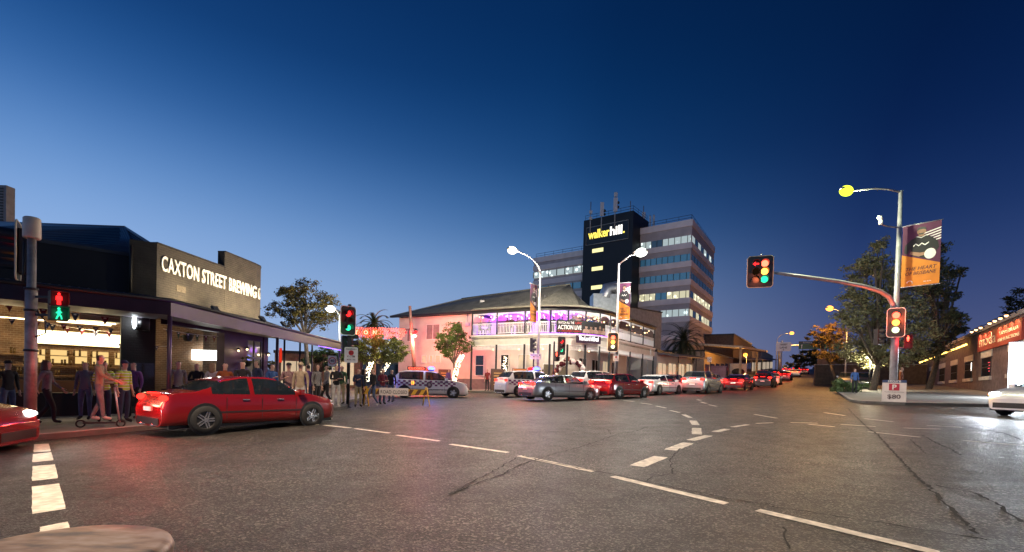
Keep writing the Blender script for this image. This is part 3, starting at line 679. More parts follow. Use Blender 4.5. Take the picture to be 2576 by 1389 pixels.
# cracks and tar joints
def crack(pts, w, seed):
    w *= 1.5
    rg = random.Random(seed); P = [G(*p) for p in pts]; out = []
    for a, b in zip(P, P[1:]):
        k = max(2, int((b - a).length / .09)); n = Vector((-(b - a).y, (b - a).x, 0)).normalized()
        for i in range(k): out.append(a.lerp(b, i / k) + n * rg.gauss(0, .014))
    mb = MB(); v = []
    for i, p in enumerate(out):
        d = (out[min(i + 1, len(out) - 1)] - out[max(i - 1, 0)]).normalized(); n = Vector((-d.y, d.x, 0)) * w * rg.uniform(.25, 1)
        for s in (-1, 1): q = p + n * s; v.append((q.x, q.y, zg(q.x, q.y) + .009))
    mb.add(v, [(2 * i + 1, 2 * i, 2 * i + 2, 2 * i + 3) for i in range(len(out) - 1)]); return mb
for i, (pts, w) in enumerate([([Z7(0, 855), Z7(150, 760), Z7(300, 690), Z7(420, 620), Z7(545, 552)], .012), ([Z7(0, 850), Z7(120, 800), Z7(230, 755), Z7(420, 690), Z7(560, 615), Z7(700, 570), Z7(850, 520), Z7(1000, 485), Z7(1160, 430), Z7(1320, 375), Z7(1480, 345), Z7(1570, 310)], .014),
    ([Z7(560, 540), Z7(720, 580), Z7(900, 615), Z7(1145, 665), Z7(1290, 690), Z7(1560, 750), Z7(1800, 800), Z7(2200, 880), Z7(2576, 940), Z8(400, 1010), Z8(780, 1060), Z8(950, 1090), Z8(1600, 1190), Z8(2130, 1275), Z8(2280, 1310)], .014),
    ([Z8(1035, 175), Z8(1120, 260), Z8(1200, 340), Z8(1290, 400), Z8(1400, 525), Z8(1480, 610), Z8(1650, 790), Z8(1760, 880), Z8(1900, 1020), Z8(2140, 1260)], .018), ([Z8(1560, 440), Z8(1640, 510), Z8(1700, 565)], .012), ([Z8(1660, 400), Z8(1780, 470), Z8(1900, 520), Z8(1990, 580)], .014),
    ([Z8(1780, 830), Z8(2000, 870), Z8(2150, 910), Z8(2300, 990), Z8(2520, 1160)], .016), ([Z7(1560, 745), Z7(1600, 710), Z7(1770, 690), Z7(1740, 580), Z7(1830, 480)], .010), ([Z8(480, 1180), Z8(480, 1260), Z8(530, 1340), Z8(545, 1389)], .010), ([Z7(1245, 330), Z7(1285, 385)], .01), ([Z7(0, 250), Z7(100, 235), Z7(160, 222)], .01), ([Z8(2010, 330), Z8(2200, 360), Z8(2360, 390), Z8(2521, 450)], .02)]):
    crack(pts, w, i).build('road_crack', M_CRACK, kind='structure')
# newer, darker resurfacing by the left dashes
mb = MB(); rg = random.Random(5)
edge = [(225, 1138), (250, 1150), (262, 1170), (285, 1180), (300, 1196), (322, 1213), (345, 1225), (372, 1243), (398, 1265), (412, 1290), (440, 1320), (470, 1352), (500, 1400)]
left_e = [(-300, 1138), (-300, 1150), (-300, 1170), (-300, 1180), (-300, 1196), (-300, 1213), (-300, 1225), (-300, 1243), (-300, 1265), (-300, 1290), (-300, 1320), (-300, 1352), (-300, 1400)]
pe = [G(x, y, .002) for x, y in edge]; pl = [G(x, y, .002) for x, y in left_e]; pts = []
for a, b, c, d in zip(pe, pe[1:], pl, pl[1:]):
    for i in range(8):
        t = i / 8; pts.append((a.lerp(b, t) + Vector((rg.gauss(0, .03), rg.gauss(0, .03), 0)), c.lerp(d, t)))
mb.add([q for p in pts for q in p], [(2 * i, 2 * i + 1, 2 * i + 3, 2 * i + 2) for i in range(len(pts) - 1)])
_m = M_ASPH.copy(); _m.name = 'asphalt_new'
for nd in _m.node_tree.nodes:
    if nd.type == 'MIX_RGB': nd.inputs[1].default_value = (.024, .022, .022, 1)
mb.build('road_patch', _m, kind='structure')

# ================================================================ street lamps and signals
def lamp_head(root, p, d, lens_mat, size=1.0):
    """cobra-head luminaire at p pointing along plan direction d"""
    rz = math.atan2(d[1], d[0]); e = bpy.data.objects.new('lamp_head', None); COL.objects.link(e); e.parent = root; e.location = p; e.rotation_euler = (0, 0, rz)
    h = MB(); h.ball((.26, 0, .05), 1, 12, 8, 0, (.36 * size, .15 * size, .085 * size)); h.build('housing', M_STEEL, e)
    l = MB(); l.ball((.30, 0, -.02), 1, 16, 10, 0, (.27 * size, .20 * size, .19 * size)); l.build('lens', lens_mat, e); return e
def street_lamp(name, label, base, top_z, arm, lens_mat, power, color, r=.09, curve=False, group=None, mat_=None, sz=1.):
    """arm: world end point of the outreach"""
    mat_ = mat_ or M_STEEL; t = thing(name, label, 'street light', base, group=group); B = Vector(base)
    ht = top_z - B.z; a = Vector(arm) - B; p = MB(); p.tube([(0, 0, -.2), (0, 0, ht * .5), (0, 0, ht)], [r * 1.15, r, r * .8], 12); p.cyl((0, 0, -.1), r * 2, .14, 12); p.build('pole', mat_, t)
    q = MB()
    if curve: pts = [Vector((0, 0, ht - .02))] + [Vector((a.x * (1 - cos(x * pi / 2)), a.y * (1 - cos(x * pi / 2)), ht + (a.z - ht) * sin(x * pi / 2))) for x in (.15, .3, .45, .6, .75, .9, 1)]
    else: pts = [Vector((0, 0, ht - .1)), Vector((a.x * .6, a.y * .6, ht + (a.z - ht) * .75)), a]
    q.tube(pts, r * .5, 10); q.build('outreach_arm', mat_, t)
    d = Vector((a.x, a.y)).normalized(); lamp_head(t, a - Vector((d.x, d.y, 0)) * .05, d, lens_mat, sz)
    lamp('POINT', a + Vector((d.x * .3, d.y * .3, -.32)), power, color, .18, t)
    return t
def disc(mb, c, r, y, seg=18, mi=0):
    mb.add([(c[0] + r * cos(2 * pi * k / seg), y, c[1] + r * sin(2 * pi * k / seg)) for k in range(seg)], [tuple(reversed(range(seg)))], mi); return mb
def visor(mb, c, r, y0, ln, mi=0):
    n = 12; v = []
    for k in range(n + 1):
        a = radians(-25) + radians(230) * k / n
        for rr in (r, r + .012):
            v += [(c[0] + rr * cos(a), y0, c[1] + rr * sin(a)), (c[0] + rr * cos(a), y0 - ln, c[1] + rr * sin(a) + (.0))]
    f = []
    for k in range(n): f += [(4 * k, 4 * k + 1, 4 * k + 5, 4 * k + 4), (4 * k + 2, 4 * k + 6, 4 * k + 7, 4 * k + 3), (4 * k + 1, 4 * k + 3, 4 * k + 7, 4 * k + 5)]
    mb.add(v, f, mi)
def arrow_left(mb, c, r, y):
    mb.add([(c[0] - r * .85, y, c[1]), (c[0] - r * .1, y, c[1] - r * .65), (c[0] - r * .1, y, c[1] - r * .22), (c[0] + r * .8, y, c[1] - r * .22), (c[0] + r * .8, y, c[1] + r * .22), (c[0] - r * .1, y, c[1] + r * .22), (c[0] - r * .1, y, c[1] + r * .65)], [(0, 1, 2, 3, 4, 5, 6)])
def rounded(w, h, r, n=5):
    P = []
    for cx, cz, a0 in ((w / 2 - r, -h / 2 + r, -90), (w / 2 - r, h / 2 - r, 0), (-w / 2 + r, h / 2 - r, 90), (-w / 2 + r, -h / 2 + r, 180)):
        for k in range(n + 1): a = radians(a0 + 90 * k / n); P.append((cx + r * cos(a), cz + r * sin(a)))
    return P
def signal_head(root, loc, rz, cols, board=True, edge=None, r=.15, gap=.36, vis=.24, dark=None):
    """cols: columns of lenses, each a list (top first) of (material or None, arrow?)"""
    e = bpy.data.objects.new('signal_head', None); COL.objects.link(e); e.parent = root; e.location = loc; e.rotation_euler = (0, 0, rz)
    nr = max(len(c) for c in cols); nc = len(cols); w = nc * .36; h = nr * gap; b = MB()
    b.box((-w / 2, -.02, -h / 2), (w / 2, .18, h / 2)); b.build('housing', dark or M_DARK, e, bevel=.02)
    if board:
        P = rounded(w + .34, h + .34, .14); k = MB(); k.plate(P, -.035, -.022); k.build('backboard', M_BLACK, e)
        g = MB(); n = len(P); g.tube([(p[0], -.03, p[1]) for p in P] + [(P[0][0], -.03, P[0][1])], .018, 6, 0, False); g.build('board_edge', edge or M_CREAM, e)
    vz = MB(); off = MB()
    for ci, col in enumerate(cols):
        for ri, it in enumerate(col):
            c = ((ci - (nc - 1) / 2) * .36, h / 2 - gap * (ri + .5)); m, ar = it if isinstance(it, tuple) else (it, False)
            visor(vz, c, r + .012, -.03, vis)
            if m is None: disc(off, c, r, -.045)
            else:
                l = MB()
                if ar: disc(off, c, r, -.045); arrow_left(l, c, r, -.05)
                else: l.ball((c[0], -.04, c[1]), r, 14, 8, 0, (1, .3, 1))
                l.build('lens', m, e)
    vz.build('visor', M_DARK, e)
    if off.v: off.build('unlit_lens', mat('unlit_lens', (.03, .02, .02), .25, var=0), e)
    return e
def man(mb, c, s, y, walk=False):
    """little standing / walking figure cut as a flat lit shape"""
    disc(mb, (c[0], c[1] + .33 * s), .085 * s, y, 10)
    def limb(a, b, w):
        d = Vector((b[0] - a[0], b[1] - a[1])); n = Vector((-d.y, d.x)).normalized() * w * s / 2
        A = Vector((c[0] + a[0] * s, c[1] + a[1] * s)); B = Vector((c[0] + b[0] * s, c[1] + b[1] * s))
        mb.add([(A.x + n.x, y, A.y + n.y), (B.x + n.x, y, B.y + n.y), (B.x - n.x, y, B.y - n.y), (A.x - n.x, y, A.y - n.y)], [(0, 1, 2, 3)])
    if walk:
        for a, b, w in [((.02, .22), (0, -.06), .16), ((0, -.04), (-.13, -.38), .085), ((0, -.04), (.12, -.18), .09), ((.12, -.18), (.15, -.38), .075), ((.02, .2), (-.14, .02), .07), ((.02, .2), (.15, .06), .07)]: limb(a, b, w)
    else:
        for a, b, w in [((0, .23), (0, -.06), .20), ((-.055, -.05), (-.06, -.4), .085), ((.055, -.05), (.06, -.4), .085), ((-.12, .2), (-.14, -.08), .06), ((.12, .2), (.14, -.08), .06)]: limb(a, b, w)
def ped_signal(root, loc, rz, red=True, green=True):
    e = bpy.data.objects.new('pedestrian_signal', None); COL.objects.link(e); e.parent = root; e.location = loc; e.rotation_euler = (0, 0, rz)
    b = MB(); b.box((-.17, 0, -.34), (.17, .16, .34)); b.build('housing', M_DARK, e, bevel=.015)
    v = MB()
    for z in (.17, -.17):
        v.box((-.165, -.2, z + .145), (.165, 0, z + .16)); v.box((-.165, -.2, z - .14), (-.152, 0, z + .145)); v.box((.152, -.2, z - .14), (.165, 0, z + .145))
    v.build('visor', M_DARK, e)
    if red: l = MB(); man(l, (0, .165), .34, -.012); l.build('red_figure', G_RED if not red == 'hot' else G_REDHOT, e); lamp('POINT', (0, -.16, .17), 2.2, (1, .03, .02), .05, e)
    if green: l = MB(); man(l, (0, -.175), .34, -.012, True); l.build('green_figure', G_GREEN, e); lamp('POINT', (0, -.16, -.17), 1.6, (.03, 1, .4), .05, e)
    return e
def clamp_band(mb, z, r): mb.cyl((0, 0, z), r, .06, 14)

# left traffic light pole -------------------------------------------------
b0 = at(77, 11.4); r0 = Vector((-CAMP.x + b0.x, b0.y)); fz = facing(b0)
t = thing('traffic_light', 'thick grey signal pole with a pale round cap and red and green walking figures lit', 'traffic light', b0)
ztop = W(80, 600, 11.4).z - b0.z; zmid = W(77, 725, 11.4).z - b0.z
p = MB(); p.tube([(0, 0, 0), (0, 0, zmid), (0, 0, zmid + .02), (0, 0, ztop)], [.115, .112, .085, .08], 16); p.cyl((0, 0, 0), .2, .05, 16); p.build('pole', mat('weathered_pole', (.34, .30, .27), .5, .3, var=.35, scale=5, bump=.3), t)
c = MB(); c.lathe([(.001, 0), (.155, 0), (.165, .03), (.16, .46), (.13, .49), (.001, .5)], 20, 0, (0, 0, ztop)); c.build('cap', mat('cap_plastic', (.62, .55, .42), .6, var=.15), t)
for z in (zmid - .05, zmid - .55, zmid - 1.5): c = MB(); c.cyl((0, 0, z), .135, .05, 16); c.build('bracket', M_DARK, t)
c = MB(); c.tube([(.10, 0, zmid - .5), (.28, .05, zmid - .75), (.30, .05, zmid - 1.05), (.10, 0, zmid - 1.15)], .018, 8); c.build('cable', M_DARK, t); c = MB(); c.tube([(-.1, -.08, ztop - .1), (-.13, -.06, ztop - .7), (-.1, -.08, zmid + .1)], .02, 8); c.build('cable', M_DARK, t)
e = ped_signal(t, W(148, 770, 11.2) - b0, fz + radians(6)); k = MB(); wv = W(118, 770, 11.3) - b0; k.box((.08, -.02, wv.z - .22), (wv.x, .03, wv.z - .17)); k.build('bracket', M_DARK, t); k = MB(); k.box((.08, -.02, wv.z + .2), (wv.x, .03, wv.z + .25)); k.build('bracket', M_DARK, t)
signal_head(t, W(50, 633, 11.75) - b0, math.atan2(-.8, -1) + pi / 2, [[(G_RED, 0), (G_AMBER, 0), None]], True, M_CREAM, vis=.32)
# middle traffic light ------------------------------------------------------
b0 = at(876, 21.5); t = thing('traffic_light', 'dark signal post at the kerb corner with a red over a green disc lit', 'traffic light', b0); fz = facing(b0)
zt = W(878, 766, 21.5).z - b0.z
p = MB(); p.tube([(0, 0, 0), (0, 0, zt)], .075, 12); p.cyl((0, 0, 0), .16, .04, 14); p.build('pole', mat('dark_pole', (.05, .048, .055), .35, .5, var=.2), t)
e = signal_head(t, W(875, 807, 21.3) - b0, fz + radians(26), [[(G_RED, 0), None, (G_GREEN, 0)]], True, M_WHITE, .13, .31, .26)
lamp('POINT', W(882, 793, 20.7) - b0, 8, (1, .04, .03), .08, t); lamp('POINT', W(882, 823, 20.7) - b0, 5, (.04, 1, .4), .08, t)
signal_head(t, W(870, 868, 21.6) - b0, fz + radians(100), [[None, None, None]], False, None, .11, .27, .22)
signal_head(t, W(886, 864, 21.6) - b0, fz + radians(75), [[None, None, None]], False, None, .11, .27, .22)
m_ = MB(); m_.box((-.06, -.16, 1.05), (.06, -.06, 1.25)); m_.cyl((0, -.165, 1.12), .025, .02, 10, 0, 'y'); m_.build('push_button', M_STEEL, t)
# mast arm signal on the right ----------------------------------------------
YR = 24.; b0 = at(2247, YR); fz = facing(b0)
t = thing('traffic_light', 'tall pale signal and lamp pole with a curved mast arm reaching over the road', 'traffic light', b0)
zt = W(2265, 480, YR).z - b0.z; zarm = W(2250, 790, YR).z - b0.z
p = MB(); p.tube([(0, 0, -.1), (0, 0, zarm - .2), (0, 0, zarm), (0, 0, zt)], [.17, .165, .125, .085], 18); p.cyl((0, 0, -.02), .3, .05, 18); p.build('pole', mat('pale_pole', (.50, .50, .51), .45, .35, var=.2, scale=4, bump=.2), t)
q = MB(); pts = [W(x, y, Y) - b0 for x, y, Y in ((2249, 790, YR - .05), (2246, 765, YR - .1), (2236, 747, YR - .2), (2212, 732, YR - .35), (2170, 720, YR - .6), (2100, 707, YR - 1.0), (2020, 696, YR - 1.5), (1938, 685, YR - 2.))]
q.tube(pts, [.12, .115, .11, .105, .10, .09, .08, .06], 14); q.build('mast_arm', MATS['pale_pole'], t)
e = signal_head(t, W(1912, 684, YR - 2.05) - b0, facing(W(1912, 684, 22)) + radians(6), [[(G_RED, 1), (glow('dim_off', (.1, .05, .02), .1), 0), None], [(G_REDHOT, 0), (G_AMBHOT, 0), (G_GREEN, 0)]], True, M_CREAM)
k = MB(); k.tube([pts[-1], W(1915, 684, YR - 1.85) - b0], .04, 8); k.build('bracket', M_STEEL, t); k = MB(); k.cyl(W(1915, 652, YR - 1.85) - b0, .03, .25, 8); k.build('bracket', M_STEEL, t)
e = signal_head(t, W(2254, 812, YR - .45) - b0, fz + radians(-4), [[(G_REDHOT, 0), (G_AMBHOT, 0), (glow('lit_green_hot', (.75, 1, .55), 2.2), 0)]], True, M_WHITE)
lamp('POINT', W(2254, 795, YR - 1.1) - b0, 130, (1, .14, .05), .15, t); lamp('POINT', W(1914, 684, YR - 2.8) - b0, 25, (1, .2, .06), .15, t)
e = ped_signal(t, W(2284, 860, YR - .1) - b0, fz + radians(6), 'hot', False); lamp('POINT', W(2284, 860, YR - .6) - b0, 25, (1, .03, .03), .1, t)
k = MB(); k.tube([W(2255, 875, YR) - b0, W(2284, 875, YR) - b0], .025, 8); k.build('bracket', M_STEEL, t)
signal_head(t, W(2212, 848, YR + .3) - b0, fz + radians(70), [[None, None, None]], False, None, .11, .27)
a1 = [W(x, y, Y) - b0 for x, y, Y in ((2263, 483, YR), (2235, 476, YR - .3), (2200, 474, YR - .6), (2140, 482, YR - 1.2))]
k = MB(); k.tube(a1, [.05, .045, .04, .035], 10); k.build('outreach_arm', MATS['pale_pole'], t)
G_LIME = glow('lit_lime', (.78, 1, .04), 2.6)
d_ = (a1[-1] - a1[-2]); lamp_head(t, a1[-1], (d_.x, d_.y), G_LIME, 1.25); lamp('POINT', a1[-1] + Vector((-.4, 0, -.4)), 1500, (.95, 1, .62), .2, t)
# camera on its bracket
c = MB(); cp = W(2216, 552, YR - .5) - b0; c.tube([W(2263, 573, YR) - b0, W(2235, 570, YR - .3) - b0, W(2218, 565, YR - .5) - b0], .035, 8); c.build('camera_bracket', M_STEEL, t)
c = MB(); c.cyl(cp - Vector((0, 0, .25)), .09, .22, 12); c.tube([cp + Vector((0, 0, -.03)), cp + Vector((-.06, 0, .08)), cp + Vector((-.16, -.02, .1))], [.1, .11, .07], 10); c.build('security_camera', M_WHITE, t)
# street lamps --------------------------------------------------------------
M_SILV = mat('lamp_pole', (.45, .44, .42), .45, .5, var=.2)
p1 = at(1352, 33.5); st = street_lamp('street_lamp', 'grey pole with a curved arm and glaring warm lamp outside the hotel', p1, W(1352, 690, 33.5).z, W(1296, 631, 32.2), glow('lit_warm_lamp', (1, .84, .56), 6), 6200, (1, .82, .60), .085, True, sz=1.3)
p2 = at(1548, 33.0); st2 = street_lamp('street_lamp', 'grey pole with a straight arm and white lamp in front of the office block', p2, W(1549, 662, 33.).z, W(1604, 636, 32.2), glow('lit_white_lamp', (.96, 1, .9), 6), 5600, (1, .95, .84), .085, False, sz=1.5)
for x, y, yp, xp, Y, pw, lb in ((2089, 777, 830, 2126, 52, 5200, 'orange sodium lamp on a pole behind the orange-lit street tree'), (1991, 839, 857, 1951, 92, 4500, 'orange sodium lamp on a hooked pole beside the white lane sign'), (1974, 869, 905, 1960, 120, 3000, 'small orange lamp below the white lane sign far up the road'), (1873, 894, 915, 1876, 75, 2200, 'orange lamp low among the dark shop fronts on the far side')):
    bb = at(xp, Y); street_lamp('street_lamp', lb, bb, W(xp, yp, Y).z if yp > y else W(xp, y + 6, Y).z, W(x + (3 if xp > x else -3), y - 1, Y - .5), G_SODIUM, pw, (1, .45, .1), .08, True, sz=1.5)
bb = at(852, 30); street_lamp('street_lamp', 'white lamp shining through the tree behind the brewery awning', bb, W(852, 790, 30).z, W(840, 778, 29.6), glow('lit_white_lamp2', (1, .98, .86), 6), 420, (1, .97, .8), .06, False, sz=1.1)
# the lamp that lights the foreground stands on the kerb outside the picture
street_lamp('street_lamp', 'street lamp on the near kerb, its arm reaching high over the junction', Vector((-13.3, 4.9, zg(-13.3, 4.9))), 9.4, Vector((-6.0, 7.0, 10.5)), glow('lit_warm_lamp', (1, .84, .56), 6), 10, (1, .74, .48), .09, True)
_l = lamp('SPOT', (-5.7, 7.1, 10.2), 10500, (1, .75, .52), .2, COL.objects[[o.name for o in COL.objects if o.name.startswith('street_lamp')][-1]], None, 118, .7)
_l.location = Vector((-5.7, 7.1, 10.2)) - _l.parent.location; aim(_l, Vector((6.0, 4.0, -10.2)))
# signals at the hotel corner
for hx, hy, Y, rot, cols, lb, bpx in ((1340, 868, 33.4, 1.45, [[None, None, None]], 'dark signal head seen edge on beside the warm lamp pole', 1341), (1412, 870, 34.2, .75, [[(G_RED, 0), None, (G_GREEN, 0)]], 'signal with red and green lit standing before the balloon arch', 1392), (1542, 861, 32.6, .05, [[(G_REDHOT, 0), (G_AMBHOT, 0), (glow('lit_green_hot', (.75, 1, .55), 2.2), 0)]], 'signal with every lens blazing amber by the straight arm lamp pole', 1550)):
    bb = at(bpx, Y); t = thing('traffic_light', lb, 'traffic light', bb); z = W(hx, hy, Y).z - bb.z
    p = MB(); p.tube([(0, .1, -.1), (0, .1, z + .3)], .055, 10); p.build('pole', MATS['dark_pole'], t)
    signal_head(t, W(hx, hy, Y - .1) - bb, facing(bb) + rot, cols, hx != 1340, M_WHITE if hx == 1542 else M_BLACK, .13, .31, .22)
    if hx == 1542: lamp('POINT', W(hx, hy - 6, Y - .7) - bb, 90, (1, .42, .12), .15, t)
    if hx == 1412: ped_signal(t, W(1400, 897, Y - .1) - bb, facing(bb) + .5, 'hot', False); lamp('POINT', W(1420, 863, Y - .6) - bb, 14, (1, .05, .04), .1, t)
# ================================================================ brewery on the left corner
def root_part(mb, name, m, root, **k):
    """part whose shape was laid out in world coordinates"""
    return mb.build(name, m, root, loc=-Vector(root.location), **k)
M_BRICK = masonry('painted_brick', (.052, .043, .032), (.045, .037, .028), (.030, .025, .019), .24, .085, .8, .008, .7)
M_BRICKD = masonry('painted_brick_dark', (.014, .012, .011), (.012, .0105, .0095), (.008, .007, .0065), .24, .085, .75, .008, .7)
M_ROOFC = waves('corrugated_roof', (.030, .034, .040), .5, .16, 0, .2, .9)
M_FASC = mat('dark_fascia', (.0095, .008, .007), .6, var=.25, scale=1.2)
M_PURP = mat('purple_render', (.035, .012, .05), .6, var=.25)
M_INTB = masonry('old_brick', (.22, .13, .07), (.17, .10, .06), (.28, .22, .15), .23, .08, .9, .01, .8)
M_CEIL = mat('dark_ceiling', (.03, .028, .026), .8, var=.2)
M_AWN = mat('awning_metal', (.022, .016, .026), .4, .2, var=.3, scale=2)
def hit(P0, d, px):
    """distance along a plan line where picture column px meets it"""
    r = ray(px, 900); r2_ = Vector((r.x, r.y)); # P0 + d s = r2 k
    det = d.x * -r2_.y + r2_.x * d.y; return (-P0.x * -r2_.y + r2_.x * -P0.y) / det
c0 = Vector((-12.64, 17.)); u = Vector((-.739, -.674)); n_ = Vector((-.673, .739)); v_ = Vector((.087, .996)); vn = Vector((-.996, .087))
def L2(s, tt): q = c0 + u * s + n_ * tt; return (q.x, q.y)
def R2(s, tt): q = c0 + v_ * s + vn * tt; return (q.x, q.y)
gb = zg(c0.x, c0.y)
brew = thing('brewery', 'dark corner brewery with big white lettering on its brick parapet', 'building', (c0.x, c0.y, gb))
def wallp(mb, f, s0, s1, t0, t1, z0, z1, mi=0):
    pts = [f(s0, t0), f(s1, t0), f(s1, t1), f(s0, t1)]
    a = sum((pts[i][0] * pts[(i + 1) % 4][1] - pts[(i + 1) % 4][0] * pts[i][1]) for i in range(4))
    if a < 0: pts = pts[::-1]
    mb.prism(pts, z0, z1, mi)
m = MB(); wallp(m, R2, 0.003, 3.5, 0, .3, 4.2, 6.12); wallp(m, L2, 0, .75, 0, .3, 4.2, 6.12)
wallp(m, R2, 3.5, 5.6, -.004, .3, 4.2, 6.78)
cur = [R2(5.6, 0), R2(6.05, .05), R2(6.4, .25), R2(6.6, .6), R2(6.7, 1.1), R2(6.4, 1.1), R2(6.3, .7), R2(6.15, .45), R2(5.95, .32), R2(5.6, .3)]
m.prism(cur, 4.2, 6.78)
root_part(m, 'sign_wall', M_BRICK, brew)
m = MB(); wallp(m, R2, 0, 3.5, -.03, .33, 6.12, 6.17); wallp(m, R2, 3.5, 5.6, -.03, .33, 6.78, 6.83); m.prism([(x + .02, y) for x, y in cur], 6.78, 6.83); wallp(m, R2, 3.47, 3.5, 0, .3, 6.0, 6.8); root_part(m, 'coping', M_BRICKD, brew)
m = MB(); ln = 'CAXTON STREET BREWING CO.'
letters(m, ln, .62, (0, 0, 0), .03, .017, 0, width=6.35, height=.56, spacing=1.06)
lt = []; 
for (x, y, z) in m.v:                                    # lettering follows the wall and its rounded end
    s = x + 6.15 / 2 + .28
    if s <= 5.6: p = c0 + v_ * s - vn * (.022 - y)
    else:
        a = min(1.45, (s - 5.6) / .95); p = c0 + v_ * (5.6 + .95 * sin(a)) + vn * (.95 * (1 - cos(a))) - (vn * cos(a) + -v_ * sin(a)) * (.022 - y) * 1.6
    lt.append((p.x, p.y, z + 5.22))
m.v = lt; root_part(m, 'lettering', mat('sign_white', (.90, .88, .82), .5, var=.03), brew)
# fascia and corrugated roof to the left
m = MB(); wallp(m, L2, .75, 4.2, .25, .5, 4.2, 5.6); wallp(m, L2, 4.0, 4.2, .5, 4.4, 4.2, 5.6); root_part(m, 'upper_wall', M_FASC, brew)
m = MB(); e0, e1, r0_ = L2(.55, .2), L2(4.2, .2), L2(.65, 4.2); _w = W(310, 573, r0_[1]); ZR0 = _w.z; r1_ = (r0_[0] - 6.5, r0_[1]); ZR1 = ZR0 + .06; bk1 = (r1_[0], r1_[1] + 5); cn = L2(0, .3); bk0 = R2(6.4, 4.5)
m.quad((*e1, 5.6), (*e0, 5.6), (*r0_, ZR0), (*r1_, ZR1)); m.quad((*e0, 5.6), (*cn, 6.0), (*r0_, ZR0)); m.quad((*cn, 6.0), (*R2(3.5, .3), 6.0), (*bk0, 5.9), (*r0_, ZR0)); m.quad((*r1_, ZR1), (*r0_, ZR0), (*bk0, 5.9), (*bk1, 5.4))
root_part(m, 'roof', M_ROOFC, brew)
# corrugated ribs on the visible slope
m = MB(); A_, B_, C_, D_ = Vector((*e0, 5.6)), Vector((*e1, 5.6)), Vector((*r1_, ZR1)), Vector((*r0_, ZR0))
for i in range(64):
    tq = i / 64 * .98; a, b = A_.lerp(B_, tq), D_.lerp(C_, tq); m.tube([a + Vector((0, 0, .01)), b + Vector((0, 0, .01))], .06, 6)
root_part(m, 'roof_rib', mat('roof_rib_sheet', (.075, .09, .11), .4, .3, var=.2), brew)
m = MB(); m.tube([Vector((*r0_, ZR0 + .02)), Vector((*r1_, ZR1 + .02))], .06, 8); m.tube([Vector((*r0_, ZR0 + .02)), Vector((*cn, 6.05))], .05, 8); root_part(m, 'ridge_cap', mat('ridge_metal', (.16, .2, .25), .4, .4), brew)
# piers and lower walls
m = MB(); wallp(m, L2, 0, .95, 0.0, .5, gb - .2, 4.2); wallp(m, R2, 0.004, .55, 0.5, .9, gb - .2, 4.2); root_part(m, 'corner_pier', M_BRICKD, brew)
m = MB(); wallp(m, R2, 3.55, 5.05, 0, .35, gb - .2, 4.2); wallp(m, R2, .55, 3.55, .0, .3, 3.35, 4.2); wallp(m, R2, .55, 3.55, .0, .25, gb - .2, gb + .95); wallp(m, R2, 6.35, 6.7, 0, .35, gb - .2, 4.2); wallp(m, R2, 5.05, 6.35, .05, .3, 3.2, 4.2); root_part(m, 'side_wall', M_PURP, brew)
m = MB(); wallp(m, L2, .95, 12, 0, .3, 3.55, 4.2); wallp(m, L2, .95, 12, .02, .3, gb - .3, gb + .8); wallp(m, L2, 4.7, 5.3, .01, .32, gb, 3.6); root_part(m, 'front_wall', M_FASC, brew)
# door with glass panes
m = MB(); wallp(m, R2, 5.12, 5.2, .05, .14, gb, 3.2); wallp(m, R2, 6.2, 6.3, .05, .14, gb, 3.2); wallp(m, R2, 5.66, 5.74, .05, .14, gb, 3.2); wallp(m, R2, 5.2, 6.2, .05, .13, 2.35, 2.45); d_o = root_part(m, 'door', M_BLACK, brew)
m = MB(); wallp(m, R2, 5.2, 5.66, .09, .1, gb + .2, 3.2); wallp(m, R2, 5.74, 6.2, .09, .1, gb + .2, 3.2); m.build('pane', mat('pub_glass', (.10, .09, .08), .08, var=.4, scale=4, emit=(.9, .75, .5), estr=.05), d_o)
# interior: back wall, ceiling, floor
m = MB(); wallp(m, L2, -2.2, 12, 4.6, 4.85, gb - .2, 4.3); wallp(m, R2, 5.6, 5.7, .4, 5.0, gb - .2, 4.2); root_part(m, 'interior_wall', M_INTB, brew)
m = MB(); m.prism([L2(0.02, .3), R2(6.3, .3), R2(6.3, 4.9), L2(-2, 4.8), L2(12, 4.8), L2(12, .32)], 4.05, 4.15); root_part(m, 'ceiling', M_CEIL, brew)
m = MB(); m.prism([L2(0.02, .3), R2(6.3, .3), R2(6.3, 4.9), L2(-2, 4.8), L2(12, 4.8), L2(12, .32)], gb - .1, gb + .16); root_part(m, 'floor', mat('timber_floor', (.12, .08, .05), .5, var=.3), brew)
m = MB()
for tt in (1.2, 2.4): wallp(m, L2, .6, 12, tt, tt + .14, 3.75, 4.04)
for tt in (2.0, 2.35): wallp(m, L2, .9, 2.6, tt, tt + .22, 3.42, 3.50)
root_part(m, 'ceiling_beam', mat('beam_timber', (.38, .30, .18), .6), brew)
m = MB(); wallp(m, L2, .9, 2.0, 1.45, 2.3, 3.35, 3.95); root_part(m, 'air_duct', mat('duct_metal', (.30, .28, .24), .5, .3), brew)
G_CEIL = glow('lit_strip', (1, .78, .42), 6)
m = MB()
for s_, tt in ((1.0, 1.9), (1.1, 2.7), (2.9, 2.8), (5.6, 2.6)): wallp(m, L2, s_, s_ + 1.5, tt, tt + .09, 3.30, 3.34)
root_part(m, 'strip_light', G_CEIL, brew)
def wl(f, s, tt, z, pw, col, size=.3): q = f(s, tt); lamp('POINT', Vector((q[0], q[1], z)) - Vector(brew.location), pw, col, size, brew)
wl(L2, 1.6, 2.8, 3.1, 75, (1, .72, .38)); wl(L2, 3.8, 2.9, 3.1, 75, (1, .72, .38)); wl(R2, 2.0, 2.6, 3.0, 22, (1, .7, .4)); wl(L2, 6.8, 2.2, 3.2, 50, (1, .74, .42))
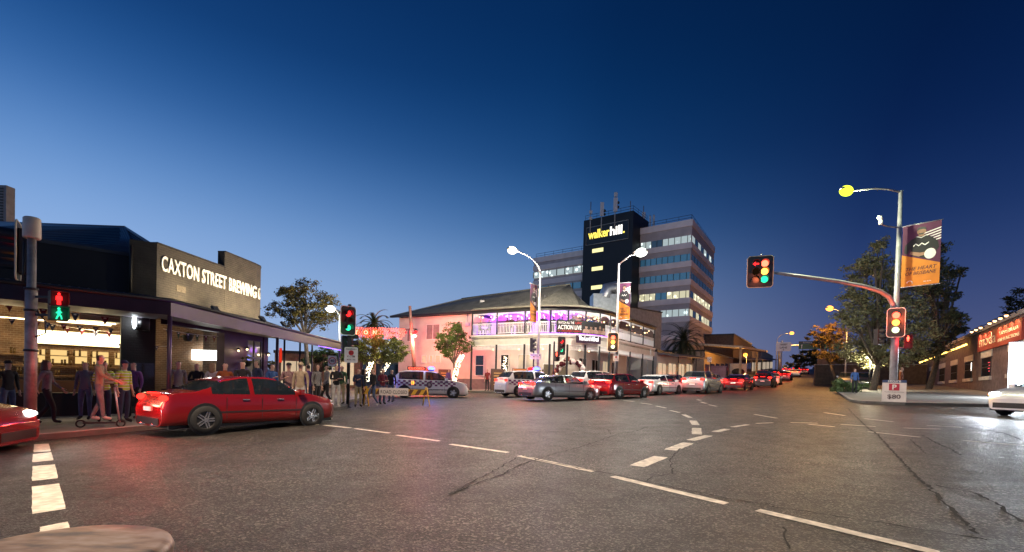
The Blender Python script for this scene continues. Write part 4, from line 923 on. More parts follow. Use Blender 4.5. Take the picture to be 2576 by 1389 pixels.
# menu light box, shelves and bar
mbz0, mbz1 = 2.58, 3.06
m = MB(); wallp(m, L2, .40, 3.25, 4.35, 4.5, mbz0 - .03, mbz1 + .03); bx = root_part(m, 'menu_light_box', M_CREAM, brew)
m = MB(); wallp(m, L2, .44, 3.21, 4.33, 4.36, mbz0, mbz1); m.build('lit_face', glow('lit_menu', (1, .84, .48), 7), bx)
m = MB()
for k in range(3): wallp(m, L2, .3, 4.4, 4.2, 4.5, 1.35 + .38 * k, 1.38 + .38 * k)
root_part(m, 'bar_shelf', mat('shelf_timber', (.25, .15, .07), .5), brew)
m = MB()
for i, (a, b) in enumerate(((.5, .9), (1.1, 1.6), (1.75, 2.1), (2.3, 2.8), (2.95, 3.2))): wallp(m, L2, a, b, 4.4, 4.44, 1.85, 2.35)
root_part(m, 'back_bar_light', glow('lit_backbar', (1, .66, .25), 1.0), brew)
m = MB(); rgb = random.Random(4)
for i in range(46):
    q = L2(.35 + i * .085, 4.3); m.cyl((q[0], q[1], 1.38 + .38 * rgb.randint(0, 2)), .035, rgb.uniform(.18, .27), 7)
o = root_part(m, 'bottle', mat('bottle_glass', (.10, .06, .02), .1, var=.6, scale=3), brew); o['kind'] = 'stuff'
m = MB(); wallp(m, L2, .6, 5, 3.2, 3.7, gb + .1, gb + 1.15); root_part(m, 'bar_counter', mat('bar_timber', (.12, .06, .03), .4), brew)
# bright screen seen through the side opening
q0, q1 = R2(1.6, 4.2), R2(3.2, 4.2)
s0, s1 = W(482, 905, 21.5), W(545, 882, 21.5)
m = MB(); m.box((s0.x, 21.5, s0.z), (s1.x, 21.6, s1.z)); root_part(m, 'lit_screen', glow('lit_screen', (1, .98, .92), 9), brew)
m = MB(); wallp(m, L2, 8.6, 8.75, .2, 2.6, 1.2, 2.9); root_part(m, 'side_panel_light', glow('lit_panel', (.9, .92, 1), 2.), brew)
# oval lamp on the corner pier
oc = Vector((*L2(.47, -.02), W(359, 812, 16.7).z))
m = MB(); mx = Matrix.Translation(oc) @ Matrix.Rotation(math.atan2(-u.y, -u.x), 4, 'Z'); k = MB(); k.cyl((.1, -.12, -.28), .19, .56, 18); k.v = [tuple(mx @ Vector(p)) for p in k.v]; root_part(k, 'lamp_housing', M_BLACK, brew)
k = MB(); k.ball((-.14, -.05, 0), 1, 14, 10, 0, (.055, .05, .235)); k.v = [tuple(mx @ Vector(p)) for p in k.v]; root_part(k, 'wall_lamp', glow('lit_wall_lamp', (.88, .95, 1), 12), brew)
q = mx @ Vector((-.16, -.3, 0)); lamp('POINT', q - Vector(brew.location), 14, (.85, .93, 1), .06, brew)
# awning over the footpath
K = Vector((-9.77, 13.7)); E_ = Vector((-9.94, 28.)); uL = Vector((-.72, -.694)); KL = K + uL * 9; wl_ = c0 + u * 9
zf0, zf1 = 3.2, 3.56
m = MB(); nl = Vector((-.694, .72))
a, b = K, KL; pr = [(b.x, b.y), (a.x, a.y), (a.x + nl.x * .12, a.y + nl.y * .12), (b.x + nl.x * .12, b.y + nl.y * .12)]; m.prism(pr, zf0, zf1)
m.prism([(K.x, K.y + .004), (E_.x, E_.y), (E_.x - .12, E_.y), (K.x - .12, K.y + .12)], zf0 - .02, zf1 + .02)
root_part(m, 'awning_fascia', M_AWN, brew)
ri = [L2(9, 0), L2(0, 0), R2(6.5, 0), (-11.6, 28)]; ro_ = [(KL.x, KL.y), (K.x, K.y), (K.x + (E_.x - K.x) * .6, K.y + (E_.y - K.y) * .6), (E_.x, E_.y)]
m = MB()
for i in range(3): m.quad((*ro_[i], zf1 + .02), (*ro_[i + 1], zf1 + .02), (*ri[i + 1], 4.25 if i < 2 else 3.9), (*ri[i], 4.25))
root_part(m, 'awning_roof', waves('awning_sheet', (.025, .018, .016), .55, .16, 0, .2, .9), brew)
m = MB()
for i in range(3): m.quad((*ri[i], 3.5), (*ri[i + 1], 3.45), (*ro_[i + 1], zf0 + .02), (*ro_[i], zf0 + .02))
root_part(m, 'awning_soffit', mat('soffit', (.05, .035, .055), .6), brew)
m = MB()
for i in range(40):                                   # ribs of the corrugated awning sheet
    tq = i / 40; A1 = Vector((*ro_[0], zf1 + .03)).lerp(Vector((*ro_[1], zf1 + .03)), tq); B1 = Vector((*ri[0], 4.26)).lerp(Vector((*ri[1], 4.26)), tq); m.tube([A1, B1], .03, 5)
root_part(m, 'awning_rib', MATS['awning_sheet'], brew)
for px, yy in ((425, 13.75), (655, 20.2), (843, 27.7)):
    q = K + (E_ - K) * ((yy - K.y) / (E_.y - K.y)); m = MB(); m.tube([(q.x - .06, q.y, zg(q.x, q.y)), (q.x - .06, q.y, zf0)], .06, 10); root_part(m, 'awning_post', mat('post_paint', (.05, .03, .06), .35, .3), brew)
q = K + uL * 6.2; m = MB(); m.tube([(q.x - .06, q.y, zg(q.x, q.y)), (q.x - .06, q.y, zf0)], .06, 10); root_part(m, 'awning_post', MATS['post_paint'], brew)
# outdoor dining end: rear fence and posts
m = MB()
for yy in (24.6, 26.4, 28.): m.tube([(-11.7, yy, zg(-11.7, yy)), (-11.7, yy, 3.6)], .05, 8)
m.box((-11.75, 23.6, zg(-11.7, 25) + .9), (-11.65, 28, zg(-11.7, 25) + 1.0)); root_part(m, 'dining_frame', M_BLACK, brew)
# glazed wind screen by the pier
m = MB(); wallp(m, L2, .1, .95, -.75, -.72, gb + .15, gb + 1.85); root_part(m, 'wind_screen', mat('screen_glass', (.5, .5, .52), .05, var=0, trans=.95), brew)
# floodlights on the awning that wash the sign
for (s_, tt, pw) in ((1.2, -1.3, 42), (3.8, -1.5, 60), (5.6, -1.4, 44)):
    q = R2(s_, tt); e = bpy.data.objects.new('floodlight', None); COL.objects.link(e); e.parent = brew; e.location = Vector((q[0], q[1], 4.0)) - Vector(brew.location)
    m = MB(); m.box((-.02, -.17, -.11), (.07, .17, .11)); m.tube([(.03, .0, -.1), (.03, 0, -.3)], .025, 6); m.build('housing', M_BLACK, e); e.rotation_euler = (0, radians(-35), 0)
    o = lamp('SPOT', Vector((q[0] - .12, q[1], 4.1)) - Vector(brew.location), pw * 9, (1, .80, .50), .06, brew, None, 140, .9); aim(o, Vector((-1, 0, 1.15)))
# purple strip of lights along the awning
m = MB(); m.box((-.012, 24.5 - K.y, 0), (.012, 27.9 - K.y, .03)); m.v = [(x + K.x - .15, y + K.y, z + 3.16) for x, y, z in m.v]; root_part(m, 'strip_light', glow('lit_violet', (.28, .12, 1), 5), brew)
for yy, pw in ((14.3, 10), (18, 5), (22, 5), (26.5, 16)): lamp('POINT', Vector((-9.2, yy, 3.0)) - Vector(brew.location), pw, (.45, .12, 1), .15, brew)
for s_, z in ((4.3, 2.65), (4.9, 2.75), (6.55, 2.6)):
    q = R2(s_, -.12); m = MB(); m.ball((q[0], q[1], z), .05, 8, 6); root_part(m, 'wall_lamp', G_BULB, brew); lamp('POINT', Vector((q[0] + .1, q[1], z)) - Vector(brew.location), 7, (1, .72, .4), .05, brew)
    m = MB(); m.lathe([(.02, .14), (.09, .06), (.10, .04)], 12, 0, (q[0], q[1], z)); root_part(m, 'lamp_shade', M_BLACK, brew)

# hanging baskets by the door and bunting
M_POT = mat('planter_black', (.015, .015, .015), .5)
def bunting(label, a, b, nfl, sag, cols, seed, sz=.17):
    a, b = Vector(a), Vector(b); t = thing('bunting', label, 'bunting', a, group='bunting under the brewery roof')
    P = [a.lerp(b, i / 24) - Vector((0, 0, sag * 4 * (i / 24) * (1 - i / 24))) - a for i in range(25)]; m = MB(); m.tube(P, .008, 5); m.build('cord', M_WHITE, t)
    d = (b - a); d.z = 0; d.normalize(); nn = Vector((-d.y, d.x, 0)) * .004
    for i in range(nfl):
        x = (i + .5) / nfl; p = a.lerp(b, x) - Vector((0, 0, sag * 4 * x * (1 - x))) - a; m = MB()
        A1, B1, C1 = p - d * sz * .5, p + d * sz * .5, p - Vector((0, 0, sz * 1.35)); m.add([A1 - nn, B1 - nn, C1 - nn, A1 + nn, B1 + nn, C1 + nn], [(0, 1, 2), (5, 4, 3), (0, 3, 4, 1), (1, 4, 5, 2), (2, 5, 3, 0)])
        m.box((-.035, -.006, -.07), (.035, .006, -.03), 1, Matrix.Translation(p) @ Matrix.Rotation(math.atan2(d.y, d.x), 4, 'Z'))
        m.build('flag', [mat('flag_' + cols[i % len(cols)], CLOTH[cols[i % len(cols)]], .8), M_WHITE], t)
bunting('string of maroon and navy pennants hanging in front of the bright menu board', (*L2(.55, 3.2), 3.16), (*L2(3.3, 2.6), 3.32), 7, .12, ['maroon', 'maroon', 'navy'], 1, .2)
bunting('string of maroon and blue pennants just above the bright menu board', (*L2(.98, .9), 3.08), (*L2(4.2, 1.0), 3.20), 8, .03, ['blue', 'maroon', 'navy', 'maroon'], 2, .16)
bunting('upper string of maroon pennants crossing behind the green walking figure', (*L2(.98, .5), 3.42), (*L2(5.5, .4), 3.9), 6, .10, ['maroon', 'navy', 'maroon'], 3, .22)
bunting('string of green, blue and orange pennants in the side opening', (*R2(.6, .25), 3.18), (*R2(3.5, .25), 3.2), 6, .05, ['navy', 'green', 'navy', 'green', 'maroon', 'orange'], 4, .2)
bunting('low string of small dark pennants in the side opening', (*R2(.6, 2.2), 2.62), (*R2(2.9, 1.8), 2.7), 5, .04, ['maroon', 'navy'], 5, .14)
for (s_, tt, z, lb) in ((2.1, .5, 3.05, 'black hanging basket with trailing leaves in the side opening'), (4.55, -.35, 2.15, 'black wall planter lit by a small lamp on the purple wall'), (6.45, -.35, 2.1, 'black wall planter beside the brewery door')):
    q = R2(s_, tt); t = thing('planter', lb, 'planter', (q[0], q[1], z)); m = MB(); m.lathe([(.001, -.2), (.13, -.18), (.2, 0), (.21, .04), (.18, .04)], 16); m.build('pot', M_POT, t)
    m = MB(); crown(m, [(0, 0, .12, .26, .7)], 260, .05, random.Random(int(s_ * 9))); m.build('foliage', leafmat('leaf_warm', (.09, .10, .02)), t)

# tower block fragment far left
fb = at(-30, 34); t = thing('apartment_block', 'pale tower with louvred side poking up at the far left edge', 'building', fb)
ra, rb = W(16, 466, 34), W(17, 570, 34); h = ra.z - fb.z
m = MB(); m.box((-9, 0, -1), (ra.x - fb.x, .6, h)); m.build('wall', mat('tower_render', (.30, .26, .25), .8), t)
m = MB()
for i in range(14): m.box((ra.x - fb.x - .75, -.06, h - 2.9 + i * .2), (ra.x - fb.x - .2, -.003, h - 2.8 + i * .2))
m.build('louvre', M_DARK, t)

# ================================================================ corner hotel with verandah
A0 = Vector((-11.3, 47.5)); a_ = Vector((.88, -.475)).normalized(); na = Vector((a_.y, -a_.x)); na = na if na.y < 0 else -na
b_ = Vector((.57, .82)).normalized(); nb = Vector((b_.y, -b_.x)); B0 = A0 + a_ * 17.2
gh = .8
hotel = thing('hotel', 'cream two storey corner hotel with iron lace verandah and purple lit balcony', 'building', (A0.x, A0.y, gh))
HL = Vector(hotel.location)
M_HW = mat('hotel_render', (.70, .66, .60), .8, var=.10, scale=1.2, bump=.2, bscale=15)
M_HROOF = waves('hotel_roof', (.17, .165, .14), .6, .2, 0, .1, .5)
M_TRIM = mat('dark_trim', (.018, .018, .018), .45, var=.15)
M_LACE = mat('white_lace', (.74, .72, .70), .5, var=.05)
def Aw(s, t=0.): q = A0 + a_ * s + na * t; return q
def Bw(s, t=0.): q = B0 + b_ * s + nb * t; return q
SC, LW = 2.6, 14.6                                        # rounded inner corner
inner = [Aw(0), Aw(17.2 - SC)] + [(Aw(17.2 - SC) * (1 - k) ** 2 + B0 * 2 * k * (1 - k) + Bw(SC) * k * k) for k in (.25, .5, .75)] + [Bw(SC), Bw(LW)]
backw = [Aw(0, -9), Aw(8, -9), Bw(LW, -10)]
poly = [(p.x, p.y) for p in inner] + [(p.x, p.y) for p in (Bw(LW, -9), Aw(5, -10), Aw(0, -9))]
m = MB(); m.prism(poly, gh - .6, 4.6); m.prism(poly, 4.602, 7.7); root_part(m, 'wall', M_HW, hotel)
m = MB(); off = [Aw(0, .02), Aw(17.2 - SC, .02)]; 
for i in range(len(inner) - 1):
    p, q = inner[i], inner[i + 1]; d = (q - p).normalized(); nn = Vector((d.y, -d.x)); m.prism([((p + nn * .03).x, (p + nn * .03).y), ((q + nn * .03).x, (q + nn * .03).y), (q.x, q.y), (p.x, p.y)], gh - .6, gh + 1.05)
root_part(m, 'plinth', mat('plinth_paint', (.20, .18, .18), .7), hotel)
# verandah outline
V0 = Aw(10.5, 3.); C1 = Vector((.9, 37.5)); C2 = Vector((7.9, 39.)); CC = Vector((5.23, 35.16)); C3 = C2 + b_ * 10.95
out = [V0.lerp(C1, i / 8) for i in range(8)] + [(C1 * (1 - k) ** 2 + CC * 2 * k * (1 - k) + C2 * k * k) for k in [i / 14 for i in range(15)]] + [C2.lerp(C3, i / 10) for i in range(1, 11)]
def colx(p, z=5.): d = Vector((p.x, p.y, z)) - CAMP; k = d.dot(FWD); return CXP + F * d.dot(RIGHT) / k
dense = []
for p, q in zip(out, out[1:]): dense += [p.lerp(q, i / 20) for i in range(20)]
dense.append(out[-1])
def on_out(px): return min(dense, key=lambda p: abs(colx(p) - px))
def band(poly_, inset, z0, z1, mi=0, mb=None, outset=0.):
    mb = mb or MB(); nP = len(poly_); nr = []
    for i in range(nP):
        d = (poly_[min(i + 1, nP - 1)] - poly_[max(i - 1, 0)]).normalized(); nr.append(Vector((d.y, -d.x)))
    o1 = [p + k * outset for p, k in zip(poly_, nr)]; i1 = [p - k * inset for p, k in zip(poly_, nr)]
    v = []
    for o, i_ in zip(o1, i1): v += [(o.x, o.y, z0), (o.x, o.y, z1), (i_.x, i_.y, z1), (i_.x, i_.y, z0)]
    f = []
    for i in range(nP - 1):
        for k in range(4): f.append((i * 4 + k, i * 4 + (k + 1) % 4, i * 4 + 4 + (k + 1) % 4, i * 4 + 4 + k))
    f += [(0, 1, 2, 3), tuple(reversed([(nP - 1) * 4 + k for k in range(4)]))]
    mb.add(v, f, mi); return mb
ret = [Aw(10.5, .05), V0]
root_part(band(out, .15, 4.62, 5.42, mb=band(ret, .1, 4.62, 5.42)), 'balcony_fascia', mat('fascia_cream', (.58, .54, .48), .65, var=.08), hotel)
root_part(band(out, .25, 5.30, 5.42, outset=.06), 'fascia_moulding', M_LACE, hotel)
m = MB(); dk = out + [Bw(11.9, .03), Bw(SC, .03), inner[3] + Vector((.05, -.05)), Aw(17.2 - SC, .03), Aw(10.5, .03)]
m.prism([(p.x, p.y) for p in dk], 5.08, 5.2); root_part(m, 'balcony_floor', mat('deck', (.30, .26, .22), .7), hotel)
root_part(band(out, .16, 7.18, 7.46, outset=.03, mb=band(ret, .1, 7.18, 7.46)), 'verandah_beam', M_TRIM, hotel)
m = MB(); m.prism([(p.x, p.y) for p in dk], 7.40, 7.45); root_part(m, 'verandah_ceiling', mat('ceiling_paint', (.55, .50, .48), .8), hotel)
# verandah roof: curved skirt up to the wall head
inn = []
for p in out:
    best = min([inner[i].lerp(inner[i + 1], k / 30) for i in range(len(inner) - 1) for k in range(31)], key=lambda q: (q - p).length); inn.append(best)
m = MB(); rows = []
for k, (tq, z) in enumerate(((-.09, 7.46), (.0, 7.56), (.25, 7.76), (.6, 7.9), (1.0, 7.98))): rows.append([(p.lerp(q, tq).x, p.lerp(q, tq).y, z) for p, q in zip(out, inn)])
v = [p for r in rows for p in r]; nP = len(out); m.add(v, [(j * nP + i, j * nP + i + 1, (j + 1) * nP + i + 1, (j + 1) * nP + i) for j in range(4) for i in range(nP - 1)], 0, True)
root_part(m, 'verandah_roof', mat('verandah_sheet', (.34, .32, .25), .5, .1, var=.2), hotel)
m = MB()
for p, q in zip(dense[::3], dense[::3]):
    w = min(inn, key=lambda r: (r - p).length); d = (w - p).normalized(); m.tube([(p.x - d.x * .09, p.y - d.y * .09, 7.475), (p.x + d.x * .3, p.y + d.y * .3, 7.70)], .03, 5)
root_part(m, 'roof_rib', MATS['verandah_sheet'], hotel)
# main hipped roof
ev = [Aw(-.7, .55), Aw(17.2 - SC, .55)] + [(Aw(17.2 - SC, .55) * (1 - k) ** 2 + (B0 + (na + nb) * .55) * 2 * k * (1 - k) + Bw(SC, .55) * k * k) for k in (.2, .4, .6, .8)] + [Bw(SC, .55), Bw(LW + .5, .55)]
zr = 10.35; r1 = Aw(4.2, -4.6); rp = Aw(16.2, -4.2); r2 = Bw(LW - 3, -4.2)
zE = 7.86
m = MB(); m.quad((ev[0].x, ev[0].y, zE), (ev[1].x, ev[1].y, zE), (rp.x, rp.y, zr + .25), (r1.x, r1.y, zr - .25))
for p, q in zip(ev[1:6], ev[2:7]): m.quad((p.x, p.y, zE), (q.x, q.y, zE), (rp.x, rp.y, zr + .25))
m.quad((ev[6].x, ev[6].y, zE), (ev[7].x, ev[7].y, zE), (r2.x, r2.y, zr - .6), (rp.x, rp.y, zr + .25))
bl = Aw(-.7, -9.6); m.quad((bl.x, bl.y, zE), (ev[0].x, ev[0].y, zE), (r1.x, r1.y, zr - .25)); be = Bw(LW + .5, -9.6); m.quad((ev[7].x, ev[7].y, zE), (be.x, be.y, zE), (r2.x, r2.y, zr - .6)); mid_b = Aw(9, -10); m.quad((r1.x, r1.y, zr - .25), (rp.x, rp.y, zr + .25), (mid_b.x, mid_b.y, zE), (bl.x, bl.y, zE)); m.quad((rp.x, rp.y, zr + .25), (r2.x, r2.y, zr - .6), (be.x, be.y, zE), (mid_b.x, mid_b.y, zE))
root_part(m, 'roof', M_HROOF, hotel)
m = MB()
for i in range(44):
    tq = i / 44; p = ev[0].lerp(ev[1], tq); q = r1.lerp(rp, tq); m.tube([(p.x, p.y, zE + .01), (q.x, q.y, zr - .25 + .5 * tq + .01)], .022, 4)
arc = []
for p, q in zip(ev[1:6], ev[2:7]): arc += [p.lerp(q, k / 5) for k in range(5)]
for p in arc: m.tube([(p.x, p.y, zE + .015), (rp.x, rp.y, zr + .26)], [.035, .02], 4)
for i in range(24):
    tq = i / 24; p = ev[6].lerp(ev[7], tq); q = rp.lerp(r2, tq); m.tube([(p.x, p.y, zE + .01), (q.x, q.y, zr + .26 - .85 * tq)], .022, 4)
root_part(m, 'roof_seam', mat('roof_seam', (.27, .26, .22), .55, .1, var=.2), hotel)
m = MB(); m.tube([(r1.x, r1.y, zr - .24), (rp.x, rp.y, zr + .26), (r2.x, r2.y, zr - .59)], .09, 6); root_part(m, 'ridge_cap', mat('ridge_old', (.14, .13, .10), .6), hotel)
root_part(band(ev, .2, zE - .16, zE + .03, outset=.06), 'gutter', M_TRIM, hotel)
m = MB(); q = Aw(8.6, -1.6)
m.box((q.x - .18, q.y - .18, 8.4), (q.x + .18, q.y + .18, 9.2)); m.tube([(q.x + 5.6, q.y - 3, 8.6), (q.x + 5.6, q.y - 3, 9.3)], .05, 6); root_part(m, 'roof_vent', M_STEEL, hotel)
# posts, balustrade panels, lace
PX = [1185, 1249, 1320, 1383, 1428, 1472, 1508, 1533, 1553, 1585, 1616, 1644]; PP = [on_out(x) for x in PX]; PP[0] = V0 + a_ * .06
for p in PP:
    m = MB(); g0 = zg(p.x, p.y) + .1; m.box((p.x - .075, p.y - .075, g0), (p.x + .075, p.y + .075, 4.62)); m.box((p.x - .065, p.y - .065, 5.42), (p.x + .065, p.y + .065, 7.2)); m.box((p.x - .11, p.y - .11, g0), (p.x + .11, p.y + .11, g0 + .25)); root_part(m, 'verandah_post', M_TRIM, hotel)
def seg_between(i): 
    ia = min(range(len(dense)), key=lambda k: (dense[k] - PP[i]).length); ib = min(range(len(dense)), key=lambda k: (dense[k] - PP[i + 1]).length); return dense[ia:ib + 1]
def along(poly_, step):
    outp = []; acc = 0.; nxt = step / 2
    for p, q in zip(poly_, poly_[1:]):
        L = (q - p).length
        while nxt <= acc + L: outp.append(p.lerp(q, (nxt - acc) / L)); nxt += step
        acc += L
    return outp
for i in range(len(PP) - 1):
    S = seg_between(i)
    if len(S) < 2: continue
    S2 = S[::3] + ([S[-1]] if (len(S) - 1) % 3 else [])
    m = MB(); band(S2, .05, 6.28, 6.36, mb=m, outset=.03); band(S2, .04, 5.52, 5.57, mb=m, outset=.02); band(S2, .03, 6.10, 6.13, mb=m, outset=.01)
    for p in along(S, .135): m.box((p.x - .022, p.y - .022, 5.57), (p.x + .022, p.y + .022, 6.12)); m.ball((p.x, p.y, 6.205), .045, 6, 4)
    root_part(m, 'balustrade', M_LACE, hotel)
    m = MB(); band(S2, .03, 6.42, 6.46, mb=m, outset=.02); root_part(m, 'handrail', M_TRIM, hotel)
    m = MB(); band(S2, .04, 4.56, 4.62, mb=m, outset=.02); band(S2, .03, 4.22, 4.26, mb=m, outset=.02)
    for p in along(S, .13): m.box((p.x - .03, p.y - .02, 4.28), (p.x + .03, p.y + .02, 4.5)); m.ball((p.x, p.y, 4.53), .035, 6, 4); m.ball((p.x, p.y, 4.19), .028, 6, 4)
    root_part(m, 'iron_lace', M_LACE, hotel)
    m = MB(); L = sum((q - p).length for p, q in zip(S, S[1:]))
    for p, tq in zip(along(S, .11), range(999)):
        x = (tq + .5) * .11; dd = min(x, L - x); h = .34 * math.exp(-dd / .28) + .10
        m.box((p.x - .03, p.y - .01, 7.2 - h), (p.x + .03, p.y + .01, 7.195)); m.ball((p.x, p.y, 7.19 - h), .04, 6, 4)
    root_part(m, 'post_lace', M_LACE, hotel)
m = MB(); band(ret, .04, 5.5, 6.36, mb=m); root_part(m, 'balustrade', M_LACE, hotel)
# windows and doors by column
def window(f, s0, s1, z0, z1, glass, frame=None, mull=1, trans=True, name='window'):
    fm = MB(); w = .07
    fq = lambda a, b, za, zb, t0=-.02, t1=.05: fm.prism([tuple(f(a, t1)), tuple(f(b, t1)), tuple(f(b, t0)), tuple(f(a, t0))], za, zb)
    fq(s0 - w, s1 + w, z0 - w * 1.3, z0, -.02, .09); fq(s0 - w, s1 + w, z1, z1 + w); fq(s0 - w, s0, z0, z1); fq(s1, s1 + w, z0, z1)
    for k in range(1, mull): x = s0 + (s1 - s0) * k / mull; fq(x - .03, x + .03, z0, z1)
    if trans: fq(s0, s1, (z0 + z1) / 2 - .025, (z0 + z1) / 2 + .025)
    o = root_part(fm, name, frame or M_LACE, hotel)
    g = MB(); g.prism([tuple(f(s0, .02)), tuple(f(s1, .02)), tuple(f(s1, .005)), tuple(f(s0, .005))], z0, z1); g.build('pane', glass, o); return o
GLA = mat('hotel_glass', (.015, .014, .015), .06, var=.3, spec=.9)
GLR = mat('blind_glass', (.30, .24, .23), .25, var=.2, spec=.6)
GLW = mat('lit_glass', (.2, .15, .1), .2, var=.4, scale=3, emit=(1, .78, .5), estr=.55)
sx = lambda px: hit(A0, a_, px)
zA = lambda px, y: W(px, y, Aw(sx(px)).y).z
for a, b, y0, y1, gl, mu, tr in ((1072, 1104, 853, 817, GLR, 2, False), (1148, 1162, 850, 811, GLR, 1, False), (1024, 1031, 858, 827, GLR, 1, False), (1062, 1072, 912, 895, GLW, 1, False), (1081.5, 1088, 912, 895, GLW, 1, False), (1097, 1107, 912, 895, GLW, 1, False), (1197.7, 1217, 944, 895, GLA, 1, True), (1261, 1280, 945, 893, GLA, 1, True)):
    s0_, s1_ = sx(a), sx(b); window(Aw, s0_, s1_, zA((a + b) / 2, y0), zA((a + b) / 2, y1), gl, M_LACE, mu, tr)
# balcony-level doors (dark timber) and glowing wall
M_TIMB = mat('door_timber', (.16, .08, .03), .5)
for s0_, s1_ in ((11.2, 12.4), (13.2, 14.2)): window(Aw, s0_, s1_, 5.2, 6.9, M_TIMB, M_TIMB, 1, True, 'door')
for s0_, s1_ in ((3.2, 4.6), (6., 7.2), (8.4, 9.4)): window(Bw, s0_, s1_, 5.2, 6.9, M_TIMB, M_TIMB, 1, True, 'door')
for s0_, s1_, gl in ((3.4, 4.8, GLA), (6.0, 7.4, GLA), (8.4, 9.6, GLW), (10.6, 11.6, GLA)): window(Bw, s0_, s1_, 1.6, 3.9, gl, M_LACE, 2, True)
window(Bw, 13.0, 13.7, 4.9, 6.4, GLR, M_LACE, 1, False)
# corner entrance
ent = inner[3]; dn = (na + nb).normalized(); px_ = Vector((-dn.y, dn.x)); px_ = px_ if px_.x > 0 else -px_
def Cw(s, t=0.): q = ent + px_ * s + dn * t; return q
window(Cw, -1.1, .9, 1.0, 3.2, mat('entrance_glass', (.06, .045, .03), .1, var=.6, scale=2, emit=(1, .75, .45), estr=.12), M_LACE, 2, False, 'entrance')
window(Aw, 13.4, 14.8, 1.5, 4.0, mat('lobby_glass', (.25, .2, .15), .2, var=.5, scale=1.5, emit=(1, .85, .65), estr=.35), M_LACE, 2, True)
# downpipe
m = MB(); q = Aw(8.05, .1); m.tube([(q.x, q.y, 7.7), (q.x, q.y, 6.9)], .06, 6); m.box((q.x - .18, q.y - .12, 6.6), (q.x + .2, q.y + .08, 6.95)); q = Bw(12.6, .12); m.tube([(q.x, q.y, 7.7), (q.x, q.y, 4.6)], .05, 6); root_part(m, 'downpipe', M_HW, hotel)
# hotel name plate
n0, n1 = on_out(1442), on_out(1503); dd = (n1 - n0).normalized(); nn = Vector((dd.y, -dd.x)); mid_ = (n0 + n1) / 2; Ls = (n1 - n0).length
e = bpy.data.objects.new('name_sign', None); COL.objects.link(e); e.parent = hotel; e.location = Vector((mid_.x + nn.x * .42, mid_.y + nn.y * .42, 5.02)) - HL; e.rotation_euler = (0, 0, math.atan2(dd.y, dd.x))
m = MB(); m.box((-Ls / 2, -.03, -.28), (Ls / 2, .04, .28)); m.box((-.6, .04, -.1), (-.5, .4, .1)); m.box((.5, .04, -.1), (.6, .4, .1)); m.build('board', mat('sign_plum', (.035, .012, .03), .4), e)
m = MB(); letters(m, 'The Lord Alfred', .40, (0, -.04, -.08), .02, .012, 0, width=Ls * .80, height=.34); m.build('lettering', glow('lit_letters', (1, .97, .95), 2.6), e)
# festoon bulbs under the verandah
rgb = random.Random(11); nb_ = 0
for run in range(3):
    ia = [0, 150, 330][run]; sub = dense[ia:ia + 180]
    m = MB(); cord = [(p.x - .02, p.y + .5 + .2 * run, 7.12 + .06 * sin(i * .5)) for i, p in enumerate(sub[::4])]; m.tube(cord, .012, 4); root_part(m, 'festoon_cord', M_BLACK, hotel)
for i in range(78):
    k = rgb.randrange(len(dense)); p = dense[k]; w = min(inn, key=lambda r: (r - p).length); q = p.lerp(w, rgb.uniform(.06, .85)); m = MB(); m.ball((q.x, q.y, rgb.uniform(6.85, 7.15)), rgb.uniform(.045, .075), 8, 5); root_part(m, 'festoon_bulb', G_BULB, hotel)
for i, pw in ((25, 330), (95, 330), (150, 420), (215, 420), (275, 420), (340, 260)):
    p = dense[min(i, len(dense) - 1)]; w = min(inn, key=lambda r: (r - p).length); q = p.lerp(w, .72); lamp('POINT', Vector((q.x, q.y, 6.9)) - HL, pw * .42, (.26, .0, 1), .2, hotel)
for i, pw in ((60, 4), (180, 4), (260, 4)):
    p = dense[i]; w = min(inn, key=lambda r: (r - p).length); q = p.lerp(w, .3); lamp('POINT', Vector((q.x, q.y, 6.95)) - HL, pw, (1, .7, .4), .2, hotel)
for i, pw, c in ((420, 55, (1, .68, .36)), (450, 50, (1, .66, .36))):
    p = dense[min(i, len(dense) - 1)]; w = min(inn, key=lambda r: (r - p).length); q = p.lerp(w, .5); lamp('POINT', Vector((q.x, q.y, 7.0)) - HL, pw, c, .2, hotel)
# violet strip under the balustrade and lamps in the ground floor verandah
sp = dense[170:440:6]; m = band(sp, .02, 5.44, 5.47, outset=.09); root_part(m, 'strip_light', glow('lit_violet2', (.6, .15, 1), 2.5), hotel)
for i, pw in ((40, 22), (120, 26), (200, 34), (280, 26), (360, 26), (430, 22)):
    p = dense[i]; w = min(inn, key=lambda r: (r - p).length); q = p.lerp(w, .5); lamp('POINT', Vector((q.x, q.y, 4.2)) - HL, pw * 2.6, (1, .84, .66), .15, hotel); m = MB(); m.ball((q.x, q.y, 4.36), .08, 8, 5); root_part(m, 'ceiling_lamp', G_BULB, hotel)

# fixings on the brewery: gutter, cable across the lettering, downpipe, vents
m = MB(); m.tube([(p[0], p[1], zf1 + .06) for p in ro_], .06, 8); root_part(m, 'gutter', M_BLACK, brew)
m = MB(); m.tube([(*R2(2.6, -.03), 5.75), (*R2(4.2, -.035), 5.42), (*R2(5.6, -.035), 5.15)], .012, 5); root_part(m, 'cable', M_BLACK, brew)
m = MB(); q = L2(.72, -.05); m.tube([(q[0], q[1], 5.9), (q[0], q[1], 4.3)], .045, 8); root_part(m, 'downpipe', M_FASC, brew)
m = MB(); wallp(m, R2, .9, 1.35, -.012, .0, 4.62, 4.85); root_part(m, 'patched_brick', mat('patch_render', (.11, .09, .065), .9, var=.4, scale=14), brew)
